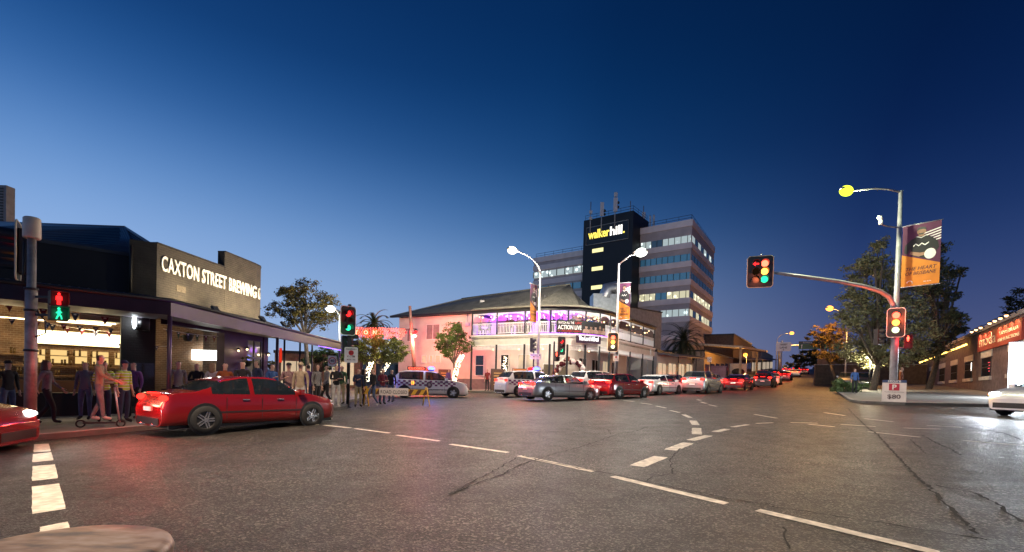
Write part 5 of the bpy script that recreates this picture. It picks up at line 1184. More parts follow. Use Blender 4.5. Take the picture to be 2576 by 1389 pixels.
# ================================================================ office block behind the hotel
Ro = Vector((32., 88.)); fo = Vector((-.795, .606)).normalized(); io = Vector((.606, .795)).normalized(); go = Vector((.548, .836)).normalized(); no_ = Vector((go.y, -go.x))
def Fo(s, t=0.): q = Ro + fo * s + io * t; return (q.x, q.y)
def So(s, t=0.): q = Ro + go * s + no_ * t; return (q.x, q.y)
office = thing('office_block', 'seven storey banded office block with a black lift tower behind the hotel', 'building', (Ro.x, Ro.y, 2.6))
M_OLT = mat('office_light', (.88, .71, .63), .8, var=.08, scale=.8); M_ODK = mat('office_dark', (.52, .41, .37), .8, var=.12, scale=.8)
M_OBK = mat('tower_black', (.008, .0075, .008), .55, var=.3, scale=.5)
ZT, ZL, ZTW = 32.3, 30.0, 34.8
def ccw(p):
    a = sum(p[i][0] * p[(i + 1) % len(p)][1] - p[(i + 1) % len(p)][0] * p[i][1] for i in range(len(p))); return p if a > 0 else p[::-1]
m = MB(); m.prism(ccw([Fo(0), Fo(12), Fo(12, 22), So(20.5, -14), So(20.5)]), 0, ZT); m.prism(ccw([Fo(18), Fo(34.9), Fo(34.9, 16), Fo(18, 16)]), 0, ZL); root_part(m, 'wall', M_ODK, office)
m = MB(); m.prism(ccw([Fo(9.85, -3.6), Fo(20.4, -3.6), Fo(20.4, 4), Fo(9.85, 4)]), 0, ZTW); m.prism(ccw([Fo(4, 6), Fo(9.8, 6), Fo(9.8, 12), Fo(4, 12)]), ZT, ZTW - .8); root_part(m, 'lift_tower', M_OBK, office)
for k in range(-1, 8):
    m = MB()
    zt = 29.5 - 3.35 * k; zs = zt - 1.3
    hgt = 1.05 if k >= 0 else 1.05
    a, b = zs - hgt, zs
    if k == -1: a, b = ZT - 1.15, ZT + .05
    m.prism(ccw([Fo(-.16, -.16), Fo(9.84, -.16), Fo(9.84, 0), Fo(0, 0)]), a, b); m.prism(ccw([Fo(0, 0), So(20.5, 0), So(20.5, .16), Fo(-.16, -.16)]), a + .002, b - .002); root_part(m, 'spandrel', M_OLT, office); m = MB()
    zl = a if k >= 0 else ZL - 1.1; zh = b if k >= 0 else ZL + .05
    if zh < ZL + .1: m.prism(ccw([Fo(20.41, -.16), Fo(35.06, -.16), Fo(35.06, 0), Fo(20.41, 0)]), zl, zh); root_part(m, 'spandrel', M_OLT, office)

def officeglass(name, base, col, e):
    mm = mat(name, base, .12, var=.25, scale=.9, spec=.7, emit=col, estr=e)
    nt = mm.node_tree; N = nt.nodes; L = nt.links; bs = N['Principled BSDF']; tc = N.new('ShaderNodeTexCoord')
    v = N.new('ShaderNodeTexVoronoi'); v.inputs['Scale'].default_value = .8; L.new(tc.outputs['Object'], v.inputs['Vector'])
    r = N.new('ShaderNodeMapRange'); r.inputs[1].default_value = .12; r.inputs[2].default_value = .35; r.inputs[3].default_value = e * 3.2; r.inputs[4].default_value = e * .75
    L.new(v.outputs['Distance'], r.inputs[0]); L.new(r.outputs[0], bs.inputs['Emission Strength']); return mm
OG = [officeglass('office_lit_cool', (.2, .22, .22), (.80, .95, .92), .6), officeglass('office_lit_warm', (.25, .25, .15), (1, .92, .58), .8), mat('office_painted_sky_glass', (.03, .10, .16), .08, var=.3, scale=.6, spec=.9, emit=(.10, .32, .52), estr=.20), mat('office_dim_glass', (.02, .04, .06), .1, var=.3, scale=.6, spec=.9, emit=(.08, .16, .24), estr=.12)]  # blue and dim panes: reflected sky put in as faint emission
rgo = random.Random(3)
rowmat = {0: 0, 1: 2, 2: 2, 3: 1, 4: 0}
def opane(f, s0, s1, z0, z1, g, out):
    fr = MB(); fr.prism(ccw([f(s0, out), f(s1, out), f(s1, 0), f(s0, 0)]), z0 + .001, z1 - .001); o = root_part(fr, 'window', g, office)
    b = MB(); b.prism(ccw([f(s1 - .05, out * 2.2), f(s1 + .05, out * 2.2), f(s1 + .05, 0), f(s1 - .05, 0)]), z0, z1); b.build('mullion', M_BLACK, o)
    for v in b.v: pass
    return o
for k in range(5):
    zt = 29.5 - 3.35 * k; edges = [.12, .75, 1.95, 3.15, 4.3, 5.4, 6.5, 7.6, 8.7, 9.7]
    for s0_, s1_ in zip(edges, edges[1:]):
        g = rowmat[k]
        if g == 0 and rgo.random() < .2: g = 3
        if g == 1 and rgo.random() < .18: g = 2
        opane(Fo, s0_ + .04, s1_ - .04, zt - 1.3, zt, OG[g], -.03)
    for j in range(8):
        g = {0: 0, 1: 3, 2: 3, 3: 1, 4: 1}[k] if rgo.random() < .6 else 3; opane(So, .3 + j * 2.5, .3 + j * 2.5 + 2.2, zt - 1.3, zt, OG[g], .03)
for k in (0, 1):
    zt = 29.5 - 3.35 * (k + 1) + .6
    for j in range(7):
        g = 0 if k == 0 else (2 if j % 3 else 3); opane(Fo, 20.6 + j * 2.05, 20.6 + j * 2.05 + 1.9, zt - 1.3, zt, OG[g], -.17)
# slot windows, sign
TQ = lambda s, t=0.: Fo(s, -3.6 + t)
for zc in (28.0, 24.4, 20.7):
    m = MB(); m.prism(ccw([TQ(15.9, -.03), TQ(18.3, -.03), TQ(18.3), TQ(15.9)]), zc, zc + .75); root_part(m, 'slot_window', glow('lit_slot', (1, .92, .42), 1.3), office)
e = bpy.data.objects.new('roof_sign', None); COL.objects.link(e); e.parent = office
q = TQ(15.2, -.1); e.location = Vector((q[0], q[1], 31.4)) - Vector(office.location); e.rotation_euler = (0, 0, math.atan2(-fo.y, -fo.x))
m = MB(); m.box((-4.5, -.02, -1.75), (4.5, .06, 1.75)); m.build('board', mat('sign_black', (.006, .006, .006), .4), e)
m = MB(); P = [(-4.5, -1.75), (4.5, -1.75), (4.5, 1.75), (-4.5, 1.75), (-4.5, -1.75)]; m.tube([(x, -.03, z) for x, z in P], .07, 4); m.build('frame', mat('sign_frame', (.35, .33, .3), .5), e)
m = MB(); letters(m, 'walker', 2.0, (-1.7, -.05, -.55), .06, .022, 0, width=4.6, height=1.72); m.build('lettering', glow('lit_yellow', (1, .80, .12), 1.7), e)
m = MB(); letters(m, 'hill', 2.0, (2.0, -.05, -.55), .06, .03, 0, width=2.55, height=1.72); m.build('lettering', glow('lit_white_sign', (1, .97, .9), 1.9), e)
m = MB(); m.box((3.45, -.08, -.55), (3.75, -.03, -.25)); m.build('lettering', MATS['lit_yellow'], e)
# roof rail
m = MB(); 
def rail(pts, z):
    for dz in (.5, 1.0): m.tube([(p[0], p[1], z + dz) for p in pts], .04, 5)
    for a, b in zip(pts, pts[1:]):
        n = max(1, int((Vector(b) - Vector(a)).length / 2.2))
        for i in range(n + 1): t_ = i / n; m.tube([(a[0] + (b[0] - a[0]) * t_, a[1] + (b[1] - a[1]) * t_, z), (a[0] + (b[0] - a[0]) * t_, a[1] + (b[1] - a[1]) * t_, z + 1)], .035, 5)
rail([Fo(9.6, .3), Fo(.2, .3), So(20, -.4)], ZT); rail([Fo(20.6, .3), Fo(34.6, .3)], ZL); rail([TQ(20.2, .3), TQ(10, .3), Fo(10, 3.5)], ZTW); root_part(m, 'roof_railing', mat('rail_paint', (.05, .06, .08), .5, .3), office)
def antenna(label, px, Y, y0, y1, w, panels):
    b = W(px, y0, Y); h = W(px, y1, Y).z - b.z; t = thing('antenna', label, 'antenna', b, group='antennas on the office roof'); m = MB(); m.tube([(0, 0, -2.5 if w > 0 else 0), (0, 0, h)], .09, 8); m.build('mast', mat('mast_grey', (.4, .38, .38), .5, .4), t)
    for (z0, z1, ww) in panels: m = MB(); m.box((-ww / 2, -.35, h * z0), (ww / 2, -.1, h * z1)); m.build('antenna_panel', mat('panel_grey', (.62, .58, .57), .6), t, bevel=.03)
    if w > .5: m = MB(); m.ball((.55, 0, h * .55), .28, 8, 6); m.ball((.55, 0, h * .35), .26, 8, 6); m.tube([(0, 0, h * .5), (.55, 0, h * .5)], .05, 5); m.build('radio_unit', M_DARK, t)
antenna('slim antenna mast with two small square panels on the black tower', 1485, 94, 560, 508, .3, [(.42, .56, .6), (.12, .25, .6)])
antenna('antenna with one long pale panel beside the two-panel mast', 1513, 93, 555, 510, .7, [(.25, 1.0, .7)])
antenna('tallest antenna with a long panel and a short one above it', 1547, 91.5, 540, 485, .7, [(.12, .75, .75), (.8, 1.0, .65)])
antenna('bare whip antenna at the edge of the black tower', 1585, 93, 545, 506, 0, [])
antenna('short antenna with a grille panel behind the tower', 1618, 98, 560, 518, .2, [(.2, .6, .7)])
antenna('twin thin antenna panel on the lower roof', 1634, 99, 580, 541, .2, [(.1, .9, .35)])
antenna('outermost thin antenna panel on the lower roof', 1643, 99, 580, 540, .2, [(.1, .95, .4)])
# silver duct behind the hotel roof
b = at(1520, 53); t = thing('air_duct', 'big silver air duct rising behind the hotel roof', 'duct', b); m = MB()
z0 = W(1500, 775, 53).z - b.z; z1 = W(1500, 722, 53).z - b.z; m.box((-1.6, -.6, 4), (2.2, 1.6, z1 - .8)); m.tube([(-.2, 0, z1 - 1.2), (.1, 0, z1 - .2), (1.0, 0, z1), (1.7, 0, z1 - .6), (1.8, 0, z1 - 1.8)], .75, 14); m.box((1.0, -1, z1 - 1.9), (2.5, .6, z1 - .7)); m.build('duct', mat('duct_silver', (.45, .45, .46), .35, .8), t, bevel=.04)
# shed wall between hotel and office
q = [W(1565, 850, 58), W(1663, 850, 62)]; t = thing('plant_enclosure', 'plain grey enclosure wall above the hotel side roof', 'building', (q[0].x, q[0].y, 1.3)); zt = W(1660, 787, 62).z
m = MB(); m.prism([(q[0].x, q[0].y), (q[1].x, q[1].y), (q[1].x - 2, q[1].y + 5), (q[0].x - 2, q[0].y + 5)], .5, zt); root_part(m, 'wall', mat('enclosure', (.22, .20, .21), .8), t); m = MB(); m.prism([(q[0].x - .1, q[0].y - .1), (q[1].x + .1, q[1].y - .1), (q[1].x - 2, q[1].y + 5.1), (q[0].x - 2.1, q[0].y + 5.1)], zt, zt + .12); root_part(m, 'capping', M_TRIM, t)

# ================================================================ shops up the far side of the main road
def shop(name, label, cat, p0, p1, depth, h, wallm, awn=None, sign=None, win=None, roofz=None):
    p0, p1 = Vector(p0), Vector(p1); g = zg(p0.x, p0.y); L = (p1 - p0).length; t = thing(name, label, cat, (p0.x, p0.y, g), frame2(p0, p1)); rise = zg(p1.x, p1.y) - g
    m = MB(); m.box((0, 0, -1), (L, depth, h)); m.build('wall', wallm, t); m = MB(); m.box((-.1, -.1, h), (L + .1, depth + .1, h + .25)); m.build('parapet', M_TRIM, t)
    n = max(1, int(L / 3.2))
    for i in range(n):
        x0 = (i + .15) * L / n; x1 = (i + .85) * L / n; w = MB(); w.box((x0, -.04, .5 + rise * i / n), (x1, -.003, min(h - .6, 2.7 + rise * i / n))); o = w.build('shop_window', win or GLA, t); k = MB(); k.box(((x0 + x1) / 2 - .03, -.07, .5 + rise * i / n), ((x0 + x1) / 2 + .03, -.04, min(h - .6, 2.7 + rise * i / n))); k.build('mullion', M_TRIM, o)
    if awn:
        a = MB(); z = awn; a.prism([(0, -2.4), (L, -2.4), (L, -.003), (0, -.003)], [z, z + rise, z + .4 + rise, z + .4], [z + .15, z + rise + .15, z + .6 + rise, z + .6]); a.build('awning', mat('shop_awning', (.14, .12, .11), .6), t)
        for x in (0.2, L / 2, L - .2): ps = MB(); ps.tube([(x, -2.3, -.2 + rise * x / L), (x, -2.3, z + rise * x / L)], .06, 6); ps.build('awning_post', M_TRIM, t)
    return t
def off_kerb(k, o):  # point beside KERB2, k = index along
    i = int(k); f = k - i; a = Vector(KERB2[i]); b = Vector(KERB2[i + 1]); d = (b - a).normalized(); return a.lerp(b, f) + Vector((-d.y, d.x)) * o
M_SHOP = mat('shop_render', (.24, .19, .15), .8, var=.2); M_SHOP2 = mat('shop_brick', (.13, .085, .06), .85, var=.25); M_SHOP3 = mat('shop_cream', (.42, .33, .22), .8, var=.15)
sw = at(1650, 53); s1 = at(1742, 66)
shop('beer_garden', 'low hotel annexe with a long dark awning leading to the palm', 'building', (sw.x, sw.y), (s1.x, s1.y), 6, 3.9, M_HW, 3.3, win=GLW)
a, b = at(1770, 74), at(1842, 92); t = shop('garage', 'building with a broad pale canopy lit orange beyond the palm', 'building', (a.x, a.y), (b.x, b.y), 8, 4.6, M_SHOP3, None, win=mat('dark_shop_glass', (.01, .01, .01), .2))
m = MB(); L = (Vector((b.x, b.y)) - Vector((a.x, a.y))).length; m.prism([(-1, -5.5), (L + 3, -5.5), (L + 3, 2), (-1, 2)], [4.9, 6.1, 6.9, 5.6], [5.2, 6.4, 7.2, 5.9]); m.build('canopy', mat('canopy_under', (.5, .42, .30), .7), t); m = MB(); m.box((.2, -5.2, -.3), (.5, -4.9, 5.)); m.build('canopy_post', M_SHOP3, t); m = MB(); m.box((L * .7, -5.2, .2), (L * .7 + .3, -4.9, 5.5)); m.build('canopy_post', M_SHOP3, t)
a, b = at(1842, 96), at(1888, 116); shop('shop', 'dark two storey shop with a flat parapet beyond the pale canopy', 'building', (a.x, a.y), (b.x, b.y), 10, 8.3, M_SHOP2, 3.2)
a, b = at(1890, 122), at(1912, 140); shop('shop', 'narrow brown shop lit orange by the low street lamp', 'building', (a.x, a.y), (b.x, b.y), 10, 6.6, M_SHOP, 3.2, win=GLW)
a, b = at(1913, 146), at(1942, 172); shop('shop', 'farthest cream shop at the crest of the road', 'building', (a.x, a.y), (b.x, b.y), 10, 6.2, M_SHOP3, 3.2, win=GLW)
for px, Y, w, h, c, lb in ((1655, 66, 0, 0, None, ''),): pass
# white utility cabinets
for px, Y, w, h, col, lb in ((1805, 70, 2.2, 2.3, (.26, .16, .24), 'mauve box cabinet standing by the pale canopy'), (1856, 74, 2.4, 2.6, (.55, .50, .40), 'cream box sign with a dark oval by the far shops')):
    b = at(px, Y); t = thing('cabinet', lb, 'cabinet', b, facing(b)); m = MB(); m.box((-w / 2, 0, 0), (w / 2, 1.2, h)); m.box((-w / 2 - .06, -.05, h), (w / 2 + .06, 1.25, h + .1)); m.build('body', mat('cab_%d' % px, col, .6), t)
    m = MB()
    if px == 1856: m.lathe([(.001, 0), (.9, 0), (.9, .03), (.001, .03)], 24); m.v = [(x, -.01 - z, h * .55 + y * .6) for x, y, z in m.v]
    else: m.box((-w / 2 + .15, -.03, .2), (-.05, -.003, h - .2)); m.box((.05, -.03, .2), (w / 2 - .15, -.003, h - .2))
    m.build('panel', M_DARK if px == 1856 else mat('cab_door', (.32, .2, .28), .6), t)

# ================================================================ brick restaurant on the right
M0 = Vector((31.7, 30.)); M1 = Vector((55.8, 65.)); dm = (M1 - M0).normalized(); nm = Vector((-dm.y, dm.x)); nm = nm if nm.x < 0 else -nm
moda = thing('restaurant', 'long low brick restaurant with pale lintels and a red illuminated sign', 'building', (M0.x, M0.y, zg(M0.x, M0.y)), frame2(M0, M1)); mg = zg(M0.x, M0.y)
# local x runs away from the viewer, local +y is outwards (toward the road)
MT = W(2576, 790, 30.).z - mg; LM = (M1 - M0).length
m = MB(); m.box((-14, -8, -2), (LM, 0, MT)); m.build('wall', masonry('purple_brick', (.17, .105, .10), (.14, .085, .085), (.16, .12, .12), .3, .1, .85, .012, .7), moda)
m = MB(); m.box((-14.1, -8, MT), (LM + .1, .14, MT + .28)); m.build('parapet', mat('parapet_cement', (.34, .30, .28), .8, var=.3), moda)
hs = lambda px: hit(M0, dm, px)
ys = (M0 + dm * hs(2484)).y; wz1, wz0 = W(2484, 900, ys).z - mg, W(2484, 947, ys).z - mg
for i, (a, b) in enumerate(((2540, 2574), (2472, 2494), (2430, 2447), (2395, 2409), (2366, 2378), (2341, 2352), (2323, 2332), (2306, 2314))):
    x1, x0 = hs(a), hs(b); x0, x1 = min(x0, x1), max(x0, x1)
    fr = MB(); fr.box((x0 - .07, -.1, wz0), (x0, .04, wz1)); fr.box((x1, -.1, wz0), (x1 + .07, .04, wz1)); fr.box((x0, -.1, (wz0 + wz1) / 2 - .03), (x1, .03, (wz0 + wz1) / 2 + .03)); o = fr.build('window', M_TRIM, moda)
    g = MB(); g.box((x0, -.05, wz0), (x1, .012, wz1)); g.build('pane', mat('night_glass', (.012, .014, .02), .08, var=.3, spec=.8), o)
    l = MB(); l.box((x0 - .35, .001, wz1 + .05), (x1 + .35, .06, wz1 + .55)); l.build('lintel', mat('lintel_stone', (.55, .48, .42), .8), o); l = MB(); l.box((x0 - .3, .001, wz0 - .28), (x1 + .3, .14, wz0 - .01)); l.build('sill', MATS['lintel_stone'], o)
    if i in (1, 2):
        l = MB()
        if i == 1: [l.box((x0 + .3, .015, wz0 + .35 + .22 * k), (x0 + .3 + .25 * (1 + k % 2), .03, wz0 + .40 + .22 * k)) for k in range(4)]
        else: l.box((x0 + .1, .015, wz1 - .8), (x0 + .4, .03, wz1 - .1))
        l.build('lit_display', glow('lit_red_small', (1, .1, .12), 1.5) if i == 1 else glow('lit_small', (1, .9, .8), 3), o)
sa, sb = hs(2574), hs(2463); sa, sb = min(sa, sb), max(sa, sb); yc = (M0 + dm * sb).y; sz1 = W(2463, 845, yc).z - mg; sz0 = W(2463, 887, yc).z - mg
ms = bpy.data.objects.new('wall_sign', None); COL.objects.link(ms); ms.parent = moda; ms.location = ((sa + sb) / 2, .06, (sz0 + sz1) / 2); ms.rotation_euler = (0, 0, pi); hw_ = (sb - sa) / 2; hh = (sz1 - sz0) / 2
m = MB(); m.box((-hw_, -.06, -hh), (hw_, .05, hh)); m.build('board', mat('sign_red', (.30, .035, .022), .6, var=.15), ms)
m = MB(); letters(m, 'moda', 1.6, (-hw_ * .48, -.07, -hh * .45), .02, -.006, 0, width=hw_ * .86, height=hh * 1.2); m.build('lettering', mat('sign_cream', (.75, .62, .42), .6), ms)
m = MB(); letters(m, 'TAPAS\u00b7BRASA', .6, (hw_ * .5, -.07, hh * .12), .02, .006, 0, width=hw_ * .78, height=hh * .34); m.build('lettering', MATS['sign_cream'], ms); m = MB(); letters(m, 'BAR\u00b7FUNCTIONS', .6, (hw_ * .5, -.07, -hh * .55), .02, .006, 0, width=hw_ * .86, height=hh * .34); m.build('lettering', MATS['sign_cream'], ms)
for k, x in enumerate((-.86, -.6, -.34, .12, .36, .6, .84)):
    m = MB(); X = x * hw_; m.tube([(X, 0, hh + .35), (X, -.25, hh + .5), (X, -.55, hh + .42)], .025, 6); m.lathe([(.03, .12), (.16, 0), (.15, -.01)], 12, 0, (X, -.58, hh + .3)); m.build('sign_lamp', M_DARK, ms)
    m = MB(); m.ball((X, -.58, hh + .27), .10, 8, 6); m.build('lamp_bulb', glow('lit_bulb_hot', (1, .55, .22), 6), ms)
    o = lamp('SPOT', (X, -.62, hh + .18), 260, (1, .62, .34), .08, ms, None, 110, .6); aim(o, (0, .55, -1))
# string of bulbs along the parapet
xa, xb = hs(2440), hs(2318); xa, xb = min(xa, xb), max(xa, xb); t = thing('string_lights', 'row of small yellow bulbs strung under the restaurant parapet', 'string lights', (M0.x + dm.x * xa + nm.x * .2, M0.y + dm.y * xa + nm.y * .2, mg + MT - .55), frame2(M0, M1))
m = MB(); m.tube([(0, 0, 0), (xb - xa, 0, 0)], .02, 5); m.build('cable', M_BLACK, t)
rg = random.Random(2)
for i in range(46):
    m = MB(); m.ball(((xb - xa) * (i + rg.uniform(.2, .8)) / 46, 0, -.08), .085, 8, 5); m.build('bulb', glow('lit_yellow_bulb', (1, .62, .12), 7), t)
# glaring white pylon
b = at(2562, 27); t = thing('light_box', 'glaring white lit pylon sign in front of the restaurant', 'sign', b, facing(b)); h1 = W(2562, 862, 27).z - b.z; h0 = W(2562, 984, 27).z - b.z
m = MB(); m.box((-.42, 0, 0), (.42, .25, h0 + .02)); m.box((-.45, -.02, h1), (.45, .27, h1 + .06)); m.build('frame', M_STEEL, t); m = MB(); m.box((-.42, 0.004, h0), (.42, .25, h1)); m.build('lit_face', glow('lit_pylon', (.86, .94, 1), 9), t); lamp('AREA', (0, -.25, 1.5), 260, (.84, .93, 1), 1.2, t, (radians(-90), 0, pi) ) if False else None
o = lamp('POINT', (0, -.6, 1.4), 1500, (.82, .92, 1), .5, t)
# garage / small structures under the trees on the right
b = at(2085, 58); 
# ================================================================ trees
def px_blobs(base, Y, lst, rng, k=1.0, dj=.5, sq=.85):
    out_ = []
    for (x, y, r) in lst:
        rm = r * Y / F * k; p = W(x, y, Y + rng.uniform(-dj, dj) * 2); out_.append((p.x - base.x, p.y - base.y, p.z - base.z, rm, sq))
    return out_
rt = random.Random(21)
LF_WARM = leafmat('leaf_olive', (.085, .065, .010)); LF_GREEN = leafmat('leaf_green', (.045, .085, .022)); LF_GUM = leafmat('leaf_gum', (.17, .16, .075)); LF_DARK = leafmat('leaf_dark', (.02, .028, .014)); LF_OR = leafmat('leaf_orange_brown', (.14, .09, .02))  # last leaf tone is a plain orange-brown
bt = at(775, 31); bt.z = zg(bt.x, bt.y); tree('street_tree', 'open branched tree with yellowing leaves behind the brewery awning', bt, px_blobs(bt, 31, [(720, 740, 32), (770, 730, 34), (815, 755, 34), (760, 775, 38), (700, 775, 30), (830, 790, 28), (800, 800, 34), (735, 800, 30)], rt), 8600, .095, LF_WARM, .16, 2)
bt = at(955, 33); tree('street_tree', 'round tree lit yellow and green beneath the red hanging lights', bt, px_blobs(bt, 33, [(915, 868, 28), (955, 858, 28), (990, 868, 30), (1012, 880, 22), (930, 892, 30), (975, 895, 30), (1000, 900, 22), (900, 885, 24)], rt), 9500, .085, leafmat('leaf_lime', (.14, .15, .02)), .10, 3)
bt = at(1148, 39.2); tree('street_tree', 'small bushy tree in front of the pink hotel wall', bt, px_blobs(bt, 39.2, [(1140, 832, 24), (1118, 850, 24), (1160, 852, 26), (1140, 868, 30), (1112, 875, 20), (1172, 872, 20), (1125, 890, 18), (1155, 822, 12)], rt), 8500, .08, leafmat('leaf_mid', (.08, .125, .02)), .11, 4)
bt = at(800, 27); tree('street_tree', 'dark green shrubby tree seen under the far end of the awning', at(800, 33), px_blobs(at(800, 33), 33, [(790, 900, 22), (820, 890, 24), (850, 900, 24), (830, 915, 20), (770, 910, 18)], rt), 2600, .11, LF_GREEN, .09, 5)
bt = at(2195, 39); tree('fig_tree', 'tall dark spreading tree rising behind the mast arm signal pole', bt, px_blobs(bt, 39, [(2207, 618, 26), (2200, 650, 34), (2165, 690, 40), (2232, 690, 46), (2150, 735, 38), (2290, 720, 44), (2195, 765, 58), (2270, 780, 56), (2140, 800, 42), (2205, 835, 60), (2300, 840, 52), (2150, 872, 42), (2250, 890, 44), (2190, 900, 36), (2320, 890, 36)], rt, 1.0, 1.0), 26000, .13, LF_GUM, .30, 6)
bt = at(2335, 42); tree('fig_tree', 'darker broad tree with a branch reaching out toward the restaurant roof', bt, px_blobs(bt, 42, [(2355, 625, 26), (2340, 660, 40), (2385, 690, 28), (2418, 682, 18), (2345, 715, 46), (2390, 735, 26), (2350, 775, 46), (2395, 800, 28), (2360, 830, 44), (2405, 835, 20), (2340, 875, 40)], rt, 1.0, 1.0), 15000, .13, leafmat('leaf_gum_dark', (.09, .095, .045)), .26, 7)
bt = at(2108, 55); tree('street_tree', 'feathery tree glowing orange under the sodium lamp', bt, px_blobs(bt, 55, [(2065, 838, 24), (2095, 828, 20), (2110, 845, 26), (2045, 848, 14), (2080, 862, 26), (2120, 870, 22), (2075, 893, 22), (2105, 900, 24), (2055, 865, 14)], rt), 5600, .15, LF_OR, .16, 8)
bt = at(2030, 118); tree('street_tree', 'broad black tree at the crest of the road below the green sign', bt, px_blobs(bt, 118, [(2000, 902, 14), (2025, 892, 18), (2050, 890, 18), (2015, 915, 18), (2045, 912, 20), (1985, 918, 12)], rt), 3200, .35, LF_DARK, .3, 9)
bt = at(2565, 62); tree('fig_tree', 'dark tree behind the restaurant roof at the far end', bt, px_blobs(bt, 62, [(2560, 765, 26), (2590, 745, 40), (2535, 790, 20), (2600, 800, 50), (2570, 800, 30)], rt), 3600, .2, LF_DARK, .25, 10)
bt = at(2395, 66); tree('street_tree', 'small black tree showing above the restaurant parapet', bt, px_blobs(bt, 66, [(2395, 800, 24), (2380, 830, 20), (2410, 825, 22), (2390, 850, 20)], rt), 2400, .2, LF_DARK, .2, 11)
bt = at(1716, 66); palm('palm_tree', 'stout dark date palm in front of the office block', bt, W(1716, 858, 66).z - bt.z, 3.9, 62, LF_DARK, 5, .45)
bt = at(938, 40); palm('palm_tree', 'dark palm showing above the red hanging lights', bt, W(938, 815, 40).z - bt.z, 1.75, 34, LF_DARK, 6, .2)
# fairy lights wound round trunks
def fairy(label, pts, r, n, seed):
    rg = random.Random(seed); pts = [Vector(p) for p in pts]; t = thing('fairy_lights', label, 'fairy lights', pts[0]); w = MB(); m = MB(); cord = []
    for i in range(n * 2):
        x = i / (n * 2) * (len(pts) - 1); k = min(int(x), len(pts) - 2); p = pts[k].lerp(pts[k + 1], x - k) - pts[0]; a = i * .9; q = p + Vector((cos(a) * r, sin(a) * r, 0)); cord.append(q)
    w.tube(cord, .006, 4); w.build('cord', M_DARK, t)
    for i in range(n):
        x = rg.random() * (len(pts) - 1); k = min(int(x), len(pts) - 2); p = pts[k].lerp(pts[k + 1], x - k) - pts[0]; a = rg.uniform(0, 2 * pi); m.ball(p + Vector((cos(a) * r, sin(a) * r, 0)), .026, 6, 4)
    o = m.build('bulb', G_FAIRY, t); o['kind'] = 'stuff'
fairy('warm fairy lights wound up the trunk of the tree by the pink wall', [W(x, y, 39.) for x, y in ((1142, 962), (1147, 935), (1155, 910), (1163, 893))], .17, 170, 1)
fairy('warm fairy lights on the trunk under the yellow lit tree', [W(x, y, 32.8) for x, y in ((922, 960), (925, 935), (935, 910))], .15, 80, 2)
fairy('thin scatter of fairy lights on the second stem of the yellow lit tree', [W(x, y, 32.8) for x, y in ((958, 945), (970, 925), (980, 910))], .12, 45, 3)
b = at(1271, 42); fairy('fairy lights hanging inside the hotel ground floor window', [W(x, y, Aw(sx(1271)).y - .15) for x, y in ((1273, 940), (1268, 920), (1272, 897))], .12, 60, 4)
# low bush by the right hand kerb
b = at(2128, 36); t = thing('bush', 'pale green strappy bush at the kerb beside the parked cars', 'bush', b); m = MB(); crown(m, [(0, 0, .5, .9, .6), (.9, .3, .45, .8, .6), (-.7, .2, .4, .6, .6)], 1500, .16, random.Random(9), 0, -.3); m.build('foliage', leafmat('leaf_pale', (.12, .17, .06)), t); m = MB(); m.tube([(0, 0, -.05), (0, 0, .5)], .05, 6); m.build('stem', M_BARK, t)
# ================================================================ red lit leaning pole and hanging lights over the side street
b = at(1047, 41.5); tp = W(1031, 770, 41.5) - b; t = thing('power_pole', 'leaning timber pole washed red by the lamps fixed to it', 'pole', b); m = MB(); m.tube([(0, 0, -.2), tp * .5, tp], [.19, .16, .12], 12); m.build('pole', mat('pole_timber', (.42, .20, .17), .8, var=.2, scale=6), t)
for x, y, mt, pw, c in ((1019, 833, G_RED, 260, (1, .05, .06)), (1046, 832, G_RED, 260, (1, .05, .06)), (1043, 842, glow('lit_lamp_warm2', (1, .82, .45), 26), 340, (1, .62, .30))):
    p = W(x, y, 41.2) - b; m = MB(); m.lathe([(.05, .2), (.16, .05), (.17, -.06)], 12, 0, p); m.tube([p + Vector((0, 0, .12)), tp * ((p.z + .3) / tp.z)], .03, 6); m.build('lamp_shade', M_DARK, t); m = MB(); m.ball(p - Vector((0, 0, .08)), .15, 10, 6); m.build('lamp_bulb', mt, t); lamp('POINT', p + Vector((0, -.35, -.25)), pw, c, .12, t)
lamp('POINT', W(1060, 850, 41) - b, 1050, (1, .09, .11), .3, t)
a, c = W(880, 822, 33), W(1017, 826, 33); t = thing('light_curtain', 'curtain of red hanging lights with round letter discs across the side street', 'lights', (a.x, a.y, 0)); A3 = Vector((a.x, a.y, 0)); m = MB(); m.tube([a - A3, c - A3], .02, 5); m.build('cable', M_BLACK, t)
rg = random.Random(8); m = MB(); m2 = MB()
for i in range(62):
    x = i / 61; p = a.lerp(c, x) - A3; sparse = x < .55
    if sparse and i % 3 == 1: continue
    ln = .75 if sparse else rg.uniform(.5, .85); m.tube([p, p - Vector((0, 0, ln))], .012 if not sparse else .02, 4)
    for k in range(7): m2.ball(p + Vector((rg.uniform(-.02, .02), rg.uniform(-.3, .3), -ln * (k + .5) / 7)), .026 if sparse else .034, 5, 4)
o = m.build('light_strand', glow('lit_strand', (1, .10, .05), 1.2), t); o['kind'] = 'stuff'; o = m2.build('bulb', glow('lit_red_bulb', (1, .16, .12), 4), t); o['kind'] = 'stuff'
for ch, x in (('T', 897), ('O', 920.5), ('N', 943)):
    p = W(x, 836, 32.95) - A3; m = MB(); m.cyl(p + Vector((0, 0, 0)), .25, .04, 20, 0, 'y'); d = m.build('letter_disc', glow('lit_disc', (1, .13, .04), 1.6), t); m = MB(); letters(m, ch, .36, p + Vector((0, -.02, -.13)), .02, .03, 0); m.build('lettering', glow('lit_disc_letter', (1, .5, .3), 2.4), d)
